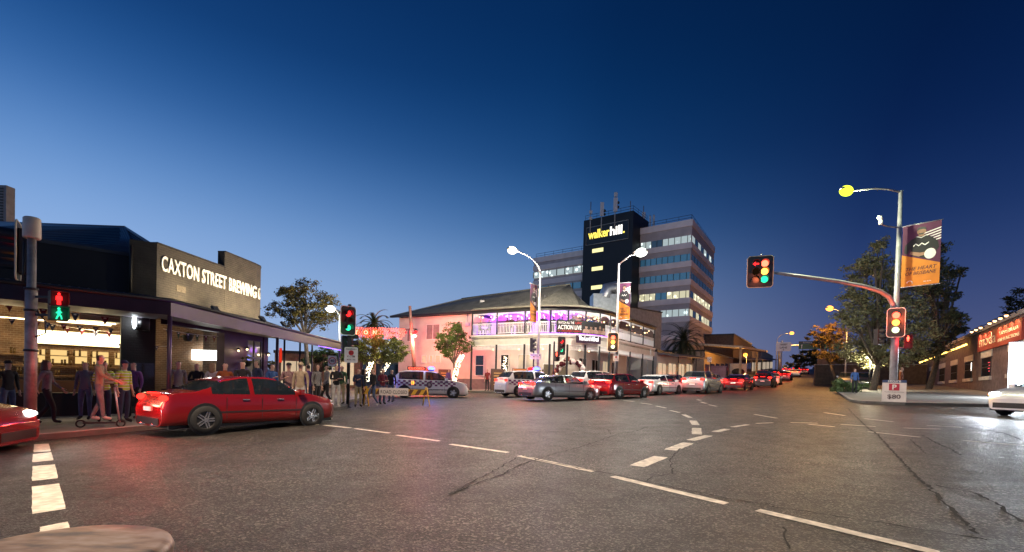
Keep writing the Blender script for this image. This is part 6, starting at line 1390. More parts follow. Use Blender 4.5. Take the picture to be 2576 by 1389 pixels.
lamp('POINT', W(950, 850, 32) - A3, 60, (1, .12, .06), .5, t); lamp('POINT', W(1000, 836, 33.6) - A3, 1300, (1, .85, .35), .2, t)

# ================================================================ street signs
def sign_post(root, h): m = MB(); m.tube([(0, 0, -.1), (0, 0, h)], .03, 8); m.build('post', M_STEEL, root)
def sign_plate(root, z, w, h, color='white', y=-.05):
    m = MB(); m.plate(rounded(w, h, min(w, h) * .12), y, y + .012); m.v = [(x, yy, zz + z) for x, yy, zz in m.v]; return m.build('plate', mat('plate_' + color, {'white': (.75, .75, .74), 'green': (.012, .16, .075), 'lime': (.04, .35, .12), 'black': (.01, .01, .01), 'cream': (.7, .66, .55)}[color], .4, var=.05), root)
M_SIGNR = mat('sign_ring_red', (.5, .015, .02), .4, var=.05); M_SIGNB = mat('sign_black_ink', (.01, .01, .01), .5, var=0)
def ring(root, z, r, y=-.058, mt=None):
    m = MB(); n = 28; v = []
    for k in range(n): a = 2 * pi * k / n; v += [(r * cos(a), y, z + r * sin(a)), (r * .8 * cos(a), y, z + r * .8 * sin(a))]
    m.add(v, [(2 * k, 2 * k + 1, (2 * k + 3) % (2 * n), (2 * k + 2) % (2 * n)) for k in range(n)]); m.build('ring', mt or M_SIGNR, root)
def speed_sign(px, Y, yt, yb, txt, label):
    b = at(px, Y); t = thing('speed_sign', label, 'road sign', b, facing(b)); zt = W(px, yt, Y).z - b.z; zb = W(px, yb, Y).z - b.z; sign_post(t, zt); w = (zt - zb) * .78; zc = (zt + zb) / 2; sign_plate(t, zc, w, zt - zb); ring(t, zc, w * .44); m = MB(); letters(m, txt, .3, (0, -.06, zc - w * .15), .006, .012, 0, width=w * .46, height=w * .32); m.build('lettering', M_SIGNB, t); return t
speed_sign(835, 25, 895, 921, '40', 'white 40 speed sign with a red ring near the corner signal')
speed_sign(1783, 60, 898, 911, '40', 'small speed sign on a thin post on the far kerb beyond the palm')
def clearway(px, Y, yt, yb, lines, label, post=True, dy=0.):
    b = at(px, Y); t = thing('parking_sign', label, 'road sign', b, facing(b)); zt = W(px, yt, Y).z - b.z; zb = W(px, yb, Y).z - b.z; h = zt - zb
    if post: sign_post(t, zt)
    else:
        m = MB(); m.box((-.03, -.04, zb + h * .3), (.03, .10, zb + h * .5)); m.build('bracket', M_STEEL, t)
    sign_plate(t, (zt + zb) / 2, h * .82, h, y=-.05 + dy); m = MB(); n = len(lines); letters(m, lines[0], .15, (0, -.062 + dy, zt - h * .17), .006, .006, 0, width=h * .66, height=h * .09)
    for k, l in enumerate(lines[1:]): letters(m, l, .15, (0, -.062 + dy, zb + h * (.34 - .17 * k)), .006, .006, 0, width=h * (.46 if k == 0 else .5), height=h * (.14 if k == 0 else .07))
    m.build('lettering', M_SIGNB, t); m = MB(); disc(m, (0, zt - h * .36), h * .16, -.062 + dy, 20); m.build('symbol', M_SIGNR, t); m = MB(); letters(m, 'C', .2, (0, -.068 + dy, zt - h * .43), .006, .012, 0, height=h * .14); m.build('lettering', M_SIGNB, t); return t
clearway(882, 21.25, 874, 913, ['CLEARWAY', '4 - 7 PM', 'MON - FRI'], 'white clearway sign with a red disc fixed to the corner signal post', False, -.10)
clearway(1548, 32.75, 893, 909, ['CLEARWAY', '7 - 9  4 - 7', 'MON - FRI'], 'white clearway sign on the lamp pole below the amber lit signal', False, -.1)
clearway(1628, 47, 876, 894, ['NO', 'STOPPING', ''], 'small red lettered parking sign beside the end verandah post', True)
# street name blades
b = at(1345, 33.4); t = thing('street_name_sign', 'white CAXTON ST name blade with a second blade below it', 'street sign', b, facing(b) + .12); zc = W(1330, 893, 33.4).z - b.z
for k, z in enumerate((zc, zc - .22)): sign_plate(t, z, .78, .17 if k == 0 else .14, 'white' if k == 0 else 'cream', -.10)
m = MB(); letters(m, 'CAXTON ST', .12, (-.06, -.107, zc - .045), .006, .004, 0, width=.5, height=.09); m.build('lettering', M_SIGNB, t); m = MB(); m.box((.26, -.11, zc - .05), (.33, -.102, zc + .05)); m.build('symbol', M_SIGNB, t); m = MB(); m.box((.35, -.11, zc - .3), (.40, .02, zc + .1)); m.build('bracket', M_STEEL, t)
# overhead signs up the hill
b = at(1954, 90); t = thing('lane_sign', 'white TRANSIT LANE sign on a post up the hill', 'road sign', b, facing(b)); z1, z0 = W(1966, 862, 90).z - b.z, W(1966, 884, 90).z - b.z; zc = (z0 + z1) / 2; m = MB(); m.tube([(-.3, .1, -.2), (-.3, .1, z1 + .3)], .14, 8); m.build('post', M_STEEL, t)
sign_plate(t, zc, 2.45, z1 - z0); t.children[-1].location.x = .9 if t.children else 0
for o in COL.objects:
    if o.parent == t and o.name.startswith('plate'): o.location.x = .9
m = MB(); letters(m, 'TRANSIT', .4, (.9, -.06, zc + .25), .01, .014, 0, width=1.3, height=.34); letters(m, 'LANE', .4, (.9, -.06, zc - .32), .01, .014, 0, width=1.2, height=.36); m.build('lettering', M_SIGNB, t); m = MB(); m.add([(.78, -.06, zc - .5), (1.02, -.06, zc - .5), (.9, -.06, zc - .72)], [(0, 2, 1)]); m.build('arrow', M_SIGNB, t)
b = at(1957, 92); t = thing('gantry_sign', 'green overhead direction sign with white arrows hung from a gantry arm', 'road sign', b, facing(b)); z1, z0 = W(2030, 862, 92).z - b.z, W(2030, 881, 92).z - b.z; zc = (z0 + z1) / 2; x0 = 3.2; x1 = 9.6
m = MB(); m.tube([(0, .25, -.2), (0, .25, zc), (0, .2, zc + .02)], .16, 8); m.tube([(0, .2, zc), (x1, .2, zc)], .12, 8); m.build('gantry', M_STEEL, t)
def bx(nm, a, bb, c, d, mt, y0=-.02, y1=.05): m = MB(); m.box((a, y0, c), (bb, y1, d)); return m.build(nm, mt, t)
bx('panel', x0, x1, z0, z1 - .42, mat('sign_green', (.008, .075, .035), .4, var=.05)); bx('panel', x0, x1 - 1.2, z1 - .40, z1 + .02, MATS['plate_black'] if 'plate_black' in MATS else mat('plate_black', (.01, .012, .012), .4)); bx('panel', x1 - 2.3, x1 - .05, z0 + .06, z1 - .48, mat('sign_lime', (.02, .22, .09), .4, var=.05), -.035, -.021)
m = MB(); letters(m, 'Sunshine Coast / The Gap', .3, ((x0 + x1 - 1.2) / 2 + .2, -.03, z1 - .30), .01, .006, 0, width=4.2, height=.26); letters(m, 'City', .3, (x1 - .75, -.045, zc - .35), .01, .008, 0, width=.6, height=.26)
for x in (x0 + .5, x1 - 1.95): m.box((x - .05, -.05, z0 + .15), (x + .05, -.036, z1 - .75)); m.add([(x - .16, -.05, z1 - .8), (x + .16, -.05, z1 - .8), (x, -.05, z1 - .55)], [(0, 1, 2)])
m.build('lettering', M_WHITE, t)
# parking A-frame board
b = at(2250, 23.3); b.z += .13; t = thing('sandwich_board', 'white parking sandwich board with a red P at the foot of the signal pole', 'sandwich board', b, facing(b)); hB = 1.08
for s in (1, -1):
    m = MB(); mx = Matrix.Rotation(radians(-13 * s), 4, 'X') if s > 0 else Matrix.Rotation(radians(13), 4, 'X'); o = MB(); o.box((-.46, -.012, 0), (.46, .012, hB)); o.v = [tuple(Matrix.Translation((0, -.26 * s, 0)) @ Matrix.Rotation(radians(-13.5 * s), 4, 'X') @ Vector(p)) for p in o.v]; o.build('board', mat('board_white', (.72, .66, .62), .5, var=.08), t)
def onb(mb): mb.v = [tuple(Matrix.Translation((0, -.26, 0)) @ Matrix.Rotation(radians(-13.5), 4, 'X') @ Vector(p)) for p in mb.v]; return mb
m = MB(); m.box((-.46, -.018, hB - .13), (.46, -.013, hB)); onb(m).build('header', mat('board_navy', (.03, .06, .16), .5), t); m = MB(); letters(m, 'secure', .16, (0, -.022, hB - .11), .004, .006, 0, width=.5, height=.1); onb(m).build('lettering', M_WHITE, t)
m = MB(); m.box((-.20, -.018, .56), (.20, -.013, .90)); onb(m).build('panel', mat('board_red', (.45, .02, .05), .5), t); m = MB(); letters(m, 'P', .35, (0, -.024, .61), .004, .02, 0, height=.25); onb(m).build('lettering', M_WHITE, t)
m = MB(); letters(m, 'Stadium Event Parking', .08, (0, -.022, .47), .004, .002, 0, width=.72, height=.05); letters(m, '$80', .3, (0, -.022, .16), .004, .012, 0, width=.5, height=.24); onb(m).build('lettering', mat('ink_brown', (.08, .04, .04), .6), t)

# ================================================================ banners with a generic player
def banner(label, p, rz, w, h, lines, stripes=True):
    t = thing('banner', label, 'banner', p, rz); M_P = mat('banner_purple', (.085, .012, .055), .7, var=.1); M_O = mat('banner_orange', (.62, .22, .02), .7, var=.1)
    m = MB(); m.plate([(-w / 2, 0), (w / 2, 0), (w / 2, h), (-w / 2, h)], 0, .012); m.build('cloth', M_P, t); m = MB(); m.plate([(-w / 2, 0), (w / 2, 0), (w / 2, h * .33), (-w / 2, h * .53)], -.004, -.001); m.build('lower_field', M_O, t)
    m = MB()
    for k in range(5): z = h * (.70 + .042 * k); m.add([(w * .02, -.003, z - h * .05), (w / 2, -.003, z + h * .01), (w / 2, -.003, z + h * .028), (w * .02, -.003, z - h * .034)], [(0, 1, 2, 3)])
    m.build('stripe', M_WHITE, t)
    q = [(-.44, .56), (-.42, .68), (-.26, .76), (-.10, .80), (.10, .80), (.26, .765), (.42, .68), (.46, .58), (.40, .53), (.30, .60), (.28, .50), (.16, .42), (-.24, .50), (-.28, .62), (-.36, .53)]
    m = MB(); m.plate([(x * w, z * h) for x, z in q], -.010, -.005); m.build('printed_jersey', mat('jersey_black', (.012, .012, .016), .7), t)
    m = MB(); disc(m, (0, 0), 1, 0, 20); m.v = [(x * w * .12, -.012, h * .87 + z * h * .052) for x, y, z in m.v]; m.add([(-w * .06, -.011, h * .83), (w * .06, -.011, h * .83), (w * .09, -.011, h * .79), (-w * .09, -.011, h * .79)], [(3, 2, 1, 0)])
    m.build('printed_head', mat('print_skin', (.30, .17, .11), .7), t); m = MB(); m.add([(-w * .30, -.012, h * .53), (-w * .05, -.012, h * .47), (w * .12, -.012, h * .49), (w * .12, -.012, h * .53), (-w * .02, -.012, h * .53), (-w * .26, -.012, h * .57)], [(0, 1, 2, 3, 4, 5)]); m.build('printed_arm', MATS['print_skin'], t)
    m = MB(); m.add([(-w * .125, -.013, h * .885), (-w * .10, -.013, h * .93), (0, -.013, h * .945), (w * .10, -.013, h * .93), (w * .125, -.013, h * .885), (w * .06, -.013, h * .905), (-w * .06, -.013, h * .905)], [(0, 6, 5, 4, 3, 2, 1)]); m.add([(-w * .08, -.013, h * .845), (w * .08, -.013, h * .845), (w * .04, -.013, h * .822), (-w * .04, -.013, h * .822)], [(3, 2, 1, 0)]); m.build('printed_hair', M_SIGNB, t)
    m = MB(); m.add([(-w * .2, -.013, h * .655), (-w * .14, -.013, h * .69), (-w * .06, -.013, h * .655), (w * .02, -.013, h * .69), (w * .1, -.013, h * .655), (w * .2, -.013, h * .69), (w * .2, -.013, h * .672), (w * .1, -.013, h * .637), (w * .02, -.013, h * .672), (-w * .06, -.013, h * .637), (-w * .14, -.013, h * .672), (-w * .2, -.013, h * .637)], [(i, i + 1, 10 - i, 11 - i) for i in range(5)]); m.build('printed_emblem', M_WHITE, t); m = MB(); m.add([(-w * .13, -.0135, h * .795), (0, -.0135, h * .765), (w * .13, -.0135, h * .795), (w * .10, -.0135, h * .80), (0, -.0135, h * .775), (-w * .10, -.0135, h * .80)], [(5, 4, 1, 0), (4, 3, 2, 1)]); m.build('printed_collar', M_WHITE, t); m = MB(); disc(m, (0, 0), 1, 0, 18); n = len(m.v); m.v[-18:] = [(w * .24 + x * w * .15, -.014, h * .495 + z * w * .17) for x, y, z in m.v[-18:]]; m.build('printed_ball', M_WHITE, t)
    m = MB(); n = len(lines)
    for k, l in enumerate(lines): letters(m, l, .3, (0, -.006, h * (.255 - .075 * k) + (0.02 * h if n > 2 else 0)), .004, .012, .25, width=w * (.80 if len(l) > 8 else .5), height=h * .055)
    m.build('lettering', mat('banner_ink', (.06, .02, .03), .7), t)
    m = MB(); P = [(-w * .26 + w * .07 * cos(radians(a)), -.006, h * .055 + w * .07 * sin(radians(a))) for a in range(-20, 200, 20)]; m.tube(P, w * .012, 4); letters(m, 'KIA', .2, (w * .2, -.006, h * .05), .004, .004, 0, width=w * .2, height=h * .016); m.build('logo', M_WHITE, t)
    m = MB(); m.tube([(-w / 2 - .2, .006, h + .01), (w / 2 + .05, .006, h + .01)], .022, 8); m.tube([(-w / 2 - .2, .006, -.01), (w / 2 + .05, .006, -.01)], .022, 8); m.build('rod', M_STEEL, t); return t
def ban_at(label, xl, xr, yt, yb, Y, lines, rz=None, wscale=1., mir=False):
    p = W((xl + xr) / 2, yb, Y); top = W((xl + xr) / 2, yt, Y); w = (xr - xl) * Y / F * wscale; return banner(label, p, facing(p) if rz is None else rz, w, top.z - p.z, lines)
ban_at('purple and orange football banner reading THE HEART OF BRISBANE on the tall signal pole', 2277, 2349, 562, 718, 23.9, ['THE HEART', 'OF BRISBANE'], facing(W(2312, 700, 24)) - .22, 1.05)
ban_at('football banner on the lamp pole before the office block, with three lines of lettering', 1554, 1583, 712, 804, 33.0, ['THIS CITY', 'WE ARE', 'UNBREAKABLE'], facing(W(1568, 760, 33)) - .3, 1.05)
ban_at('narrow looking football banner turned away on the lamp pole before the hotel', 1332, 1350, 716, 810, 33.4, ['THE HEART', 'OF BRISBANE'], facing(W(1341, 760, 33)) + .95, 1.5)
# pub banner on the balcony rail
i0, i1 = on_out(1398), on_out(1520); ia = min(range(len(dense)), key=lambda k: (dense[k] - i0).length); ib = min(range(len(dense)), key=lambda k: (dense[k] - i1).length); sp = dense[ia:ib + 1:4]
t = thing('banner', 'black banner with white lettering and faces tied to the hotel balcony rail', 'banner', (sp[0].x, sp[0].y, 5.4)); zb0, zb1 = 5.50, 6.42
root_part(band(sp, -.07, zb0, zb1, outset=.085), 'cloth', mat('banner_black', (.010, .009, .010), .6, var=.2), t)
Lb = [0.]
for p, q in zip(sp, sp[1:]): Lb.append(Lb[-1] + (q - p).length)
def wrap(mb, out_=.10):
    nv = []
    for (x, y, z) in mb.v:
        x = max(0, min(Lb[-1] - 1e-4, x)); k = next(i for i in range(len(Lb) - 1) if Lb[i + 1] > x); f = (x - Lb[k]) / (Lb[k + 1] - Lb[k]); p = sp[k].lerp(sp[k + 1], f); d = (sp[k + 1] - sp[k]).normalized(); n = Vector((d.y, -d.x)); q = p + n * (out_ - y); nv.append((q.x, q.y, z))
    mb.v = nv; return mb
TL = Lb[-1]; m = MB(); letters(m, 'WATCH ALL THE', .3, (TL * .17, 0, 6.17), .006, .012, 0, width=TL * .27, height=.19); letters(m, 'ACTION LIVE', .4, (TL * .235, 0, 5.76), .006, .022, 0, width=TL * .41, height=.33); root_part(wrap(m), 'lettering', M_WHITE, t)
m = MB(); letters(m, 'UFC', .3, (TL * .38, 0, 6.17), .006, .02, .2, width=TL * .12, height=.19); letters(m, 'IN THE LAIRDS LOUNGE', .2, (TL * .235, 0, 5.58), .006, .006, 0, width=TL * .41, height=.12); root_part(wrap(m), 'lettering', mat('banner_red', (.45, .02, .01), .6), t)
for i, x in enumerate((.53, .63, .73, .84, .94)):
    m = MB(); X = x * TL; w = .16; m.add([(X - .30, 0, 5.54), (X + .30, 0, 5.54), (X + .27, 0, 5.78), (X + .1, 0, 5.86), (X - .1, 0, 5.86), (X - .27, 0, 5.78)], [(0, 1, 2, 3, 4, 5)], 0); disc(m, (X, 6.05), 1, -.004, 14, 0); m.v[-14:] = [(X + .115 * cos(2 * pi * k / 14), -.004, 6.02 + .17 * sin(2 * pi * k / 14)) for k in range(14)]
    m.add([(X - .12, -.008, 6.04), (X + .12, -.008, 6.04), (X + .11, -.008, 6.16), (X, -.008, 6.21), (X - .11, -.008, 6.16)], [(0, 1, 2, 3, 4)], 1) if i != 3 else m.add([(X - .09, -.008, 5.93), (X + .09, -.008, 5.93), (X + .05, -.008, 5.85), (X - .05, -.008, 5.85)], [(3, 2, 1, 0)], 1)
    root_part(wrap(m, .102), 'printed_figure', [mat('print_skin%d' % (i % 2), ((.34, .22, .17), (.26, .15, .11))[i % 2], .7), mat('print_hair', (.02, .015, .012), .8)], t)

# ================================================================ balloon arch and boards by the hotel door
qa = on_out(1440); wq = min(inn, key=lambda r: (r - qa).length); ap = qa.lerp(wq, .12); gA = zg(ap.x, ap.y) + .13; t = thing('balloon_arch', 'arch of maroon, white and brown balloons framing the hotel entrance', 'balloon arch', (ap.x, ap.y, gA), facing(ap)); rg = random.Random(12); protos = {}
cols_ = [('balloon_maroon', (.07, .008, .012)), ('balloon_white', (.78, .70, .62)), ('balloon_tan', (.32, .10, .07))]
m = MB(); P = [(1.28 * cos(a), 0, .1 + 2.25 * sin(a) ** .9 if sin(a) > 0 else .1) for a in [pi * i / 24 for i in range(25)]]; m.tube(P, .03, 6); m.build('hoop', M_STEEL, t)
bm0 = MB(); bm0.ball((0, 0, 0), 1, 14, 9, 0, (1, 1, 1.1)); bm0.lathe([(.02, -1.08), (.07, -1.2), (.001, -1.2)], 8)
for i in range(84):
    a = pi * (i + rg.random()) / 84; ci = (0, 1, 0, 1, 2, 1)[int(i / 2) % 6]; r = rg.uniform(.13, .21); pos = Vector((1.28 * cos(a) + rg.uniform(-.17, .17), rg.uniform(-.2, .12), .12 + 2.25 * max(0, sin(a)) ** .9 + rg.uniform(-.15, .15))); pos.z = max(pos.z, r)
    if ci not in protos: o = bm0.build('balloon', mat(*cols_[ci], .25, var=0), t); protos[ci] = o
    else: o = protos[ci].copy(); COL.objects.link(o); o.parent = t
    o.location = pos; o.scale = (r, r, r)
def menu_board(px, Y, y0, y1, label, col, rz=0):
    b = at(px, Y); b.z += .13; t = thing('menu_board', label, 'sandwich board', b, facing(b) + rz); h = max(.9, W(px, y0, Y).z - b.z); w = h * .62; m = MB(); m.box((-w / 2, -.03, .05), (w / 2, .0, h)); m.build('board', mat('board_' + col, {'orange': (.42, .14, .02), 'brown': (.10, .05, .03), 'yellow': (.5, .3, .05)}[col], .6), t); m = MB(); P = [(-w / 2, .0), (w / 2, .0), (w / 2, h + .02), (-w / 2, h + .02), (-w / 2, 0)]; m.tube([(x, -.015, z) for x, z in P], .025, 4); m.tube([(-w / 2, .0, h), (-w / 2, .5, 0)], .02, 4); m.tube([(w / 2, .0, h), (w / 2, .5, 0)], .02, 4); m.build('frame', M_TRIM, t)
    m = MB(); 
    for k in range(5): m.box((-w * .3, -.036, h * (.8 - .13 * k)), (w * (.3 - .1 * (k % 2)), -.031, h * (.84 - .13 * k)))
    m.build('chalk_line', mat('chalk_' + col, (.6, .35, .12), .7), t)
menu_board(1072, 43.0, 926, 960, 'orange menu board behind the police car roof', 'orange', .1); menu_board(1252, 37.8, 929, 960, 'brown menu board between the two hotel windows', 'brown'); menu_board(1306, 37., 928, 955, 'orange menu board beside the second hotel window', 'orange'); menu_board(1118, 43., 930, 960, 'small brown menu board beside the lit tree trunk', 'brown', -.1)

# ================================================================ road closed barrier
b = at(1000, 22.1); t = thing('road_barrier', 'yellow and black ROAD CLOSED barrier on splayed yellow legs', 'barrier', b, facing(b) - .05); xl, xr = (905 - 1000) * 22.1 / F, (1078 - 1000) * 22.1 / F; z1, z0 = W(1000, 979, 22.1).z - b.z, W(1000, 993, 22.1).z - b.z
M_YEL = mat('barrier_yellow', (.62, .34, .02), .5, var=.15); m = MB(); m.box((xl, -.03, z0), (xr, .03, z1)); m.build('board', M_YEL, t, bevel=.01); m = MB(); n = 9
for k in range(n):
    x = xl + (xr - xl) * (k + .2) / n; w = (xr - xl) / n * .5; m.add([(x, -.034, z0 + .01), (x + w, -.034, z0 + .01), (x + w + .14, -.034, z1 - .01), (x + .14, -.034, z1 - .01)], [(0, 1, 2, 3)])
m.build('stripe', mat('barrier_dark', (.10, .035, .02), .6), t); m = MB(); m.box((-.80, -.06, z0 - .04), (.50, -.036, z1 + .05)); m.build('sign_plate', mat('plate_pale', (.75, .66, .60), .5, var=.05), t); m = MB(); letters(m, 'ROAD CLOSED', .2, (-.15, -.066, z0 + .04), .006, .003, 0, width=1.18, height=.16); m.build('lettering', M_SIGNB, t)
for x in (xl + .35, xr - .12):
    for s in (-1, 1): m = MB(); m.tube([(x - .02 * s, 0, z1 + .1), (x + .06 + (.12 if s < 0 else -.2), -.0 + s * .42, .0)], .028, 8); m.build('leg', M_YEL, t)

# ================================================================ vehicles
def paint(name, c, r=.28, metal=.1): 
    mm = mat(name, c, r, metal, var=.04); mm.node_tree.nodes['Principled BSDF'].inputs['Coat Weight'].default_value = .8; mm.node_tree.nodes['Principled BSDF'].inputs['Coat Roughness'].default_value = .06; return mm
P_RED = paint('paint_red', (.21, .007, .009), .2); P_RED2 = paint('paint_maroon', (.24, .01, .02)); P_WHT = paint('paint_white', (.72, .72, .72)); P_SIL = paint('paint_silver', (.35, .36, .37), .25, .6); P_GRY = paint('paint_grey', (.10, .105, .11), .25, .5); P_BLK = paint('paint_black', (.012, .012, .014)); P_BLU = paint('paint_blue', (.02, .06, .2))
def tail_lights(o, L, pw, hw=.65, z=.85):
    for s in (-1, 1): lamp('POINT', (-L / 2 - .32, s * hw, z), pw, (1, .05, .03), .08, o)
def head_lights(o, L, pw, col=(.85, .93, 1), z=.72, hw=.62):
    for s in (-1, 1): q = lamp('SPOT', (L / 2 + .1, s * hw, z), pw, col, .07, o, None, 130, .9); aim(q, Vector((1, 0, -.03)))
def car_at(name, label, kind, L, Wd, pm, x, y, hd, group=None, head=None, tail=None, **k):
    o = make_car(name, label, 'car', kind, L, Wd, pm, group, head, tail, **k); place(o, x, y, hd); return o
GRP = 'cars crossing the junction'
o = car_at('car', 'red car nosing in at the picture edge below the thick signal pole, headlights on', 'hatch', 4.3, 1.8, P_RED, -11.75, 8.75, radians(20), GRP, G_WHITE, G_TAIL); head_lights(o, 4.3, 90, (1, .93, .85)); tail_lights(o, 4.3, 25)
o = car_at('car', 'stand-in red sedan with lit tail lights, for light streaks past the brewery awning post', 'sedan', 4.6, 1.80, P_RED, -7.35, 13.3, radians(56), GRP, None, G_TAIL); tail_lights(o, 4.7, 45)  # sedan added at rest in place of the red light streaks
far = [(1410, 27.4, 'sedan', P_SIL, 30, 'stand-in silver sedan with lit tail lights nearest the hotel corner'), (1560, 29.6, 'hatch', P_RED, 42, 'stand-in bright red hatchback with lit tail lights below the end of the verandah'), (1505, 33.2, 'suv', P_WHT, 34, 'stand-in white wagon with lit tail lights in the kerb lane by the balloon arch'), (1655, 34.5, 'sedan', P_WHT, 46, 'stand-in white sedan with lit tail lights between the hotel and the annexe'), (1768, 37, 'suv', P_SIL, 50, 'stand-in silver wagon with lit tail lights between the palm and the junction'), (1690, 42.5, 'sedan', P_RED2, 52, 'stand-in maroon sedan with lit tail lights in the kerb lane by the annexe awning'),  # queue of cars added to stand in for the traffic's light streaks
       (1858, 44, 'sedan', P_RED, 54, 'stand-in red sedan with lit tail lights starting up the hill'), (1790, 52, 'hatch', P_WHT, 56, 'stand-in white hatchback with lit tail lights level with the pale canopy'), (1925, 52, 'suv', P_BLK, 56, 'stand-in black wagon with lit tail lights midway up the hill'), (1868, 60, 'sedan', P_SIL, 57, 'stand-in silver sedan with lit tail lights before the dark shops'), (1945, 63, 'hatch', P_WHT, 57, 'stand-in white hatchback with lit tail lights just below the cream cabinet sign'),
       (1920, 74, 'suv', P_RED2, 57, 'stand-in maroon wagon with lit tail lights passing the dark shops'), (1975, 77, 'hatch', P_RED, 57, 'stand-in small red hatchback with lit tail lights under the green overhead sign'), (1950, 90, 'sedan', P_GRY, 58, 'stand-in grey sedan with lit tail lights high on the hill in the kerb lane'), (2000, 94, 'sedan', P_WHT, 58, 'stand-in white sedan with lit tail lights high on the hill'), (1978, 112, 'suv', P_SIL, 58, 'stand-in silver wagon with lit tail lights near the crest'), (2022, 112, 'hatch', P_RED2, 59, 'farthest stand-in maroon hatchback with lit tail lights near the crest'), (2002, 134, 'sedan', P_BLK, 59, 'farthest stand-in black sedan near the crest in the kerb lane')]
src = {}
for px, Y, kind, pm, hd, lb in far:
    p = at(px, Y); Lc = {'sedan': 4.7, 'hatch': 4.2, 'suv': 4.6}[kind]
    if kind not in src: o = make_car('car', lb, 'car', kind, Lc, 1.82, pm, 'cars driving up the main road', None, G_TAIL); src[kind] = o; 
    else:
        o = copy_tree(src[kind]); o['label'] = lb
        for c in [c for c in COL.objects if c.parent == o and c.name.startswith('body')]: c.material_slots[0].link = 'OBJECT'; c.material_slots[0].material = pm
    place(o, p.x, p.y, radians(hd))
for px, Y, pw in ((1490, 27.2, 110), (1625, 30.5, 120), (1750, 35, 110), (1840, 43, 110), (1905, 54, 110), (1960, 70, 110)): pass
rows_ = [o for o in COL.objects if o.get('group') == 'cars driving up the main road']
for i, o in enumerate(rows_[:14]): tail_lights(o, 4.6, 28)
o = car_at('car', 'stand-in white hatchback at the picture edge, added for its blazing headlights', 'hatch', 4.3, 1.8, P_WHT, at(2690, 16.5).x, 16.5, radians(184), None, glow('lit_headlamp', (.9, .96, 1), 30), None, amber=True); head_lights(o, 4.3, 420, (.80, .90, 1));  # car added for the white headlight glare it throws across the road
for s in (-1, 1): lamp('POINT', (2.35, s * .82, .68), 5, (1, .5, .08), .05, o)
o = car_at('car', 'dark car parked nose out under the spreading trees', 'suv', 4.5, 1.85, P_BLK, at(2172, 44).x, 44, radians(235), 'parked cars on the far kerb', None, None)
c2 = copy_tree(o); c2['label'] = 'silver car parked behind the dark one under the trees'; p = at(2110, 52); place(c2, p.x + 1, p.y, radians(235))
for c in [c for c in COL.objects if c.parent == c2 and c.name.startswith('body')]: c.material_slots[0].link = 'OBJECT'; c.material_slots[0].material = P_SIL
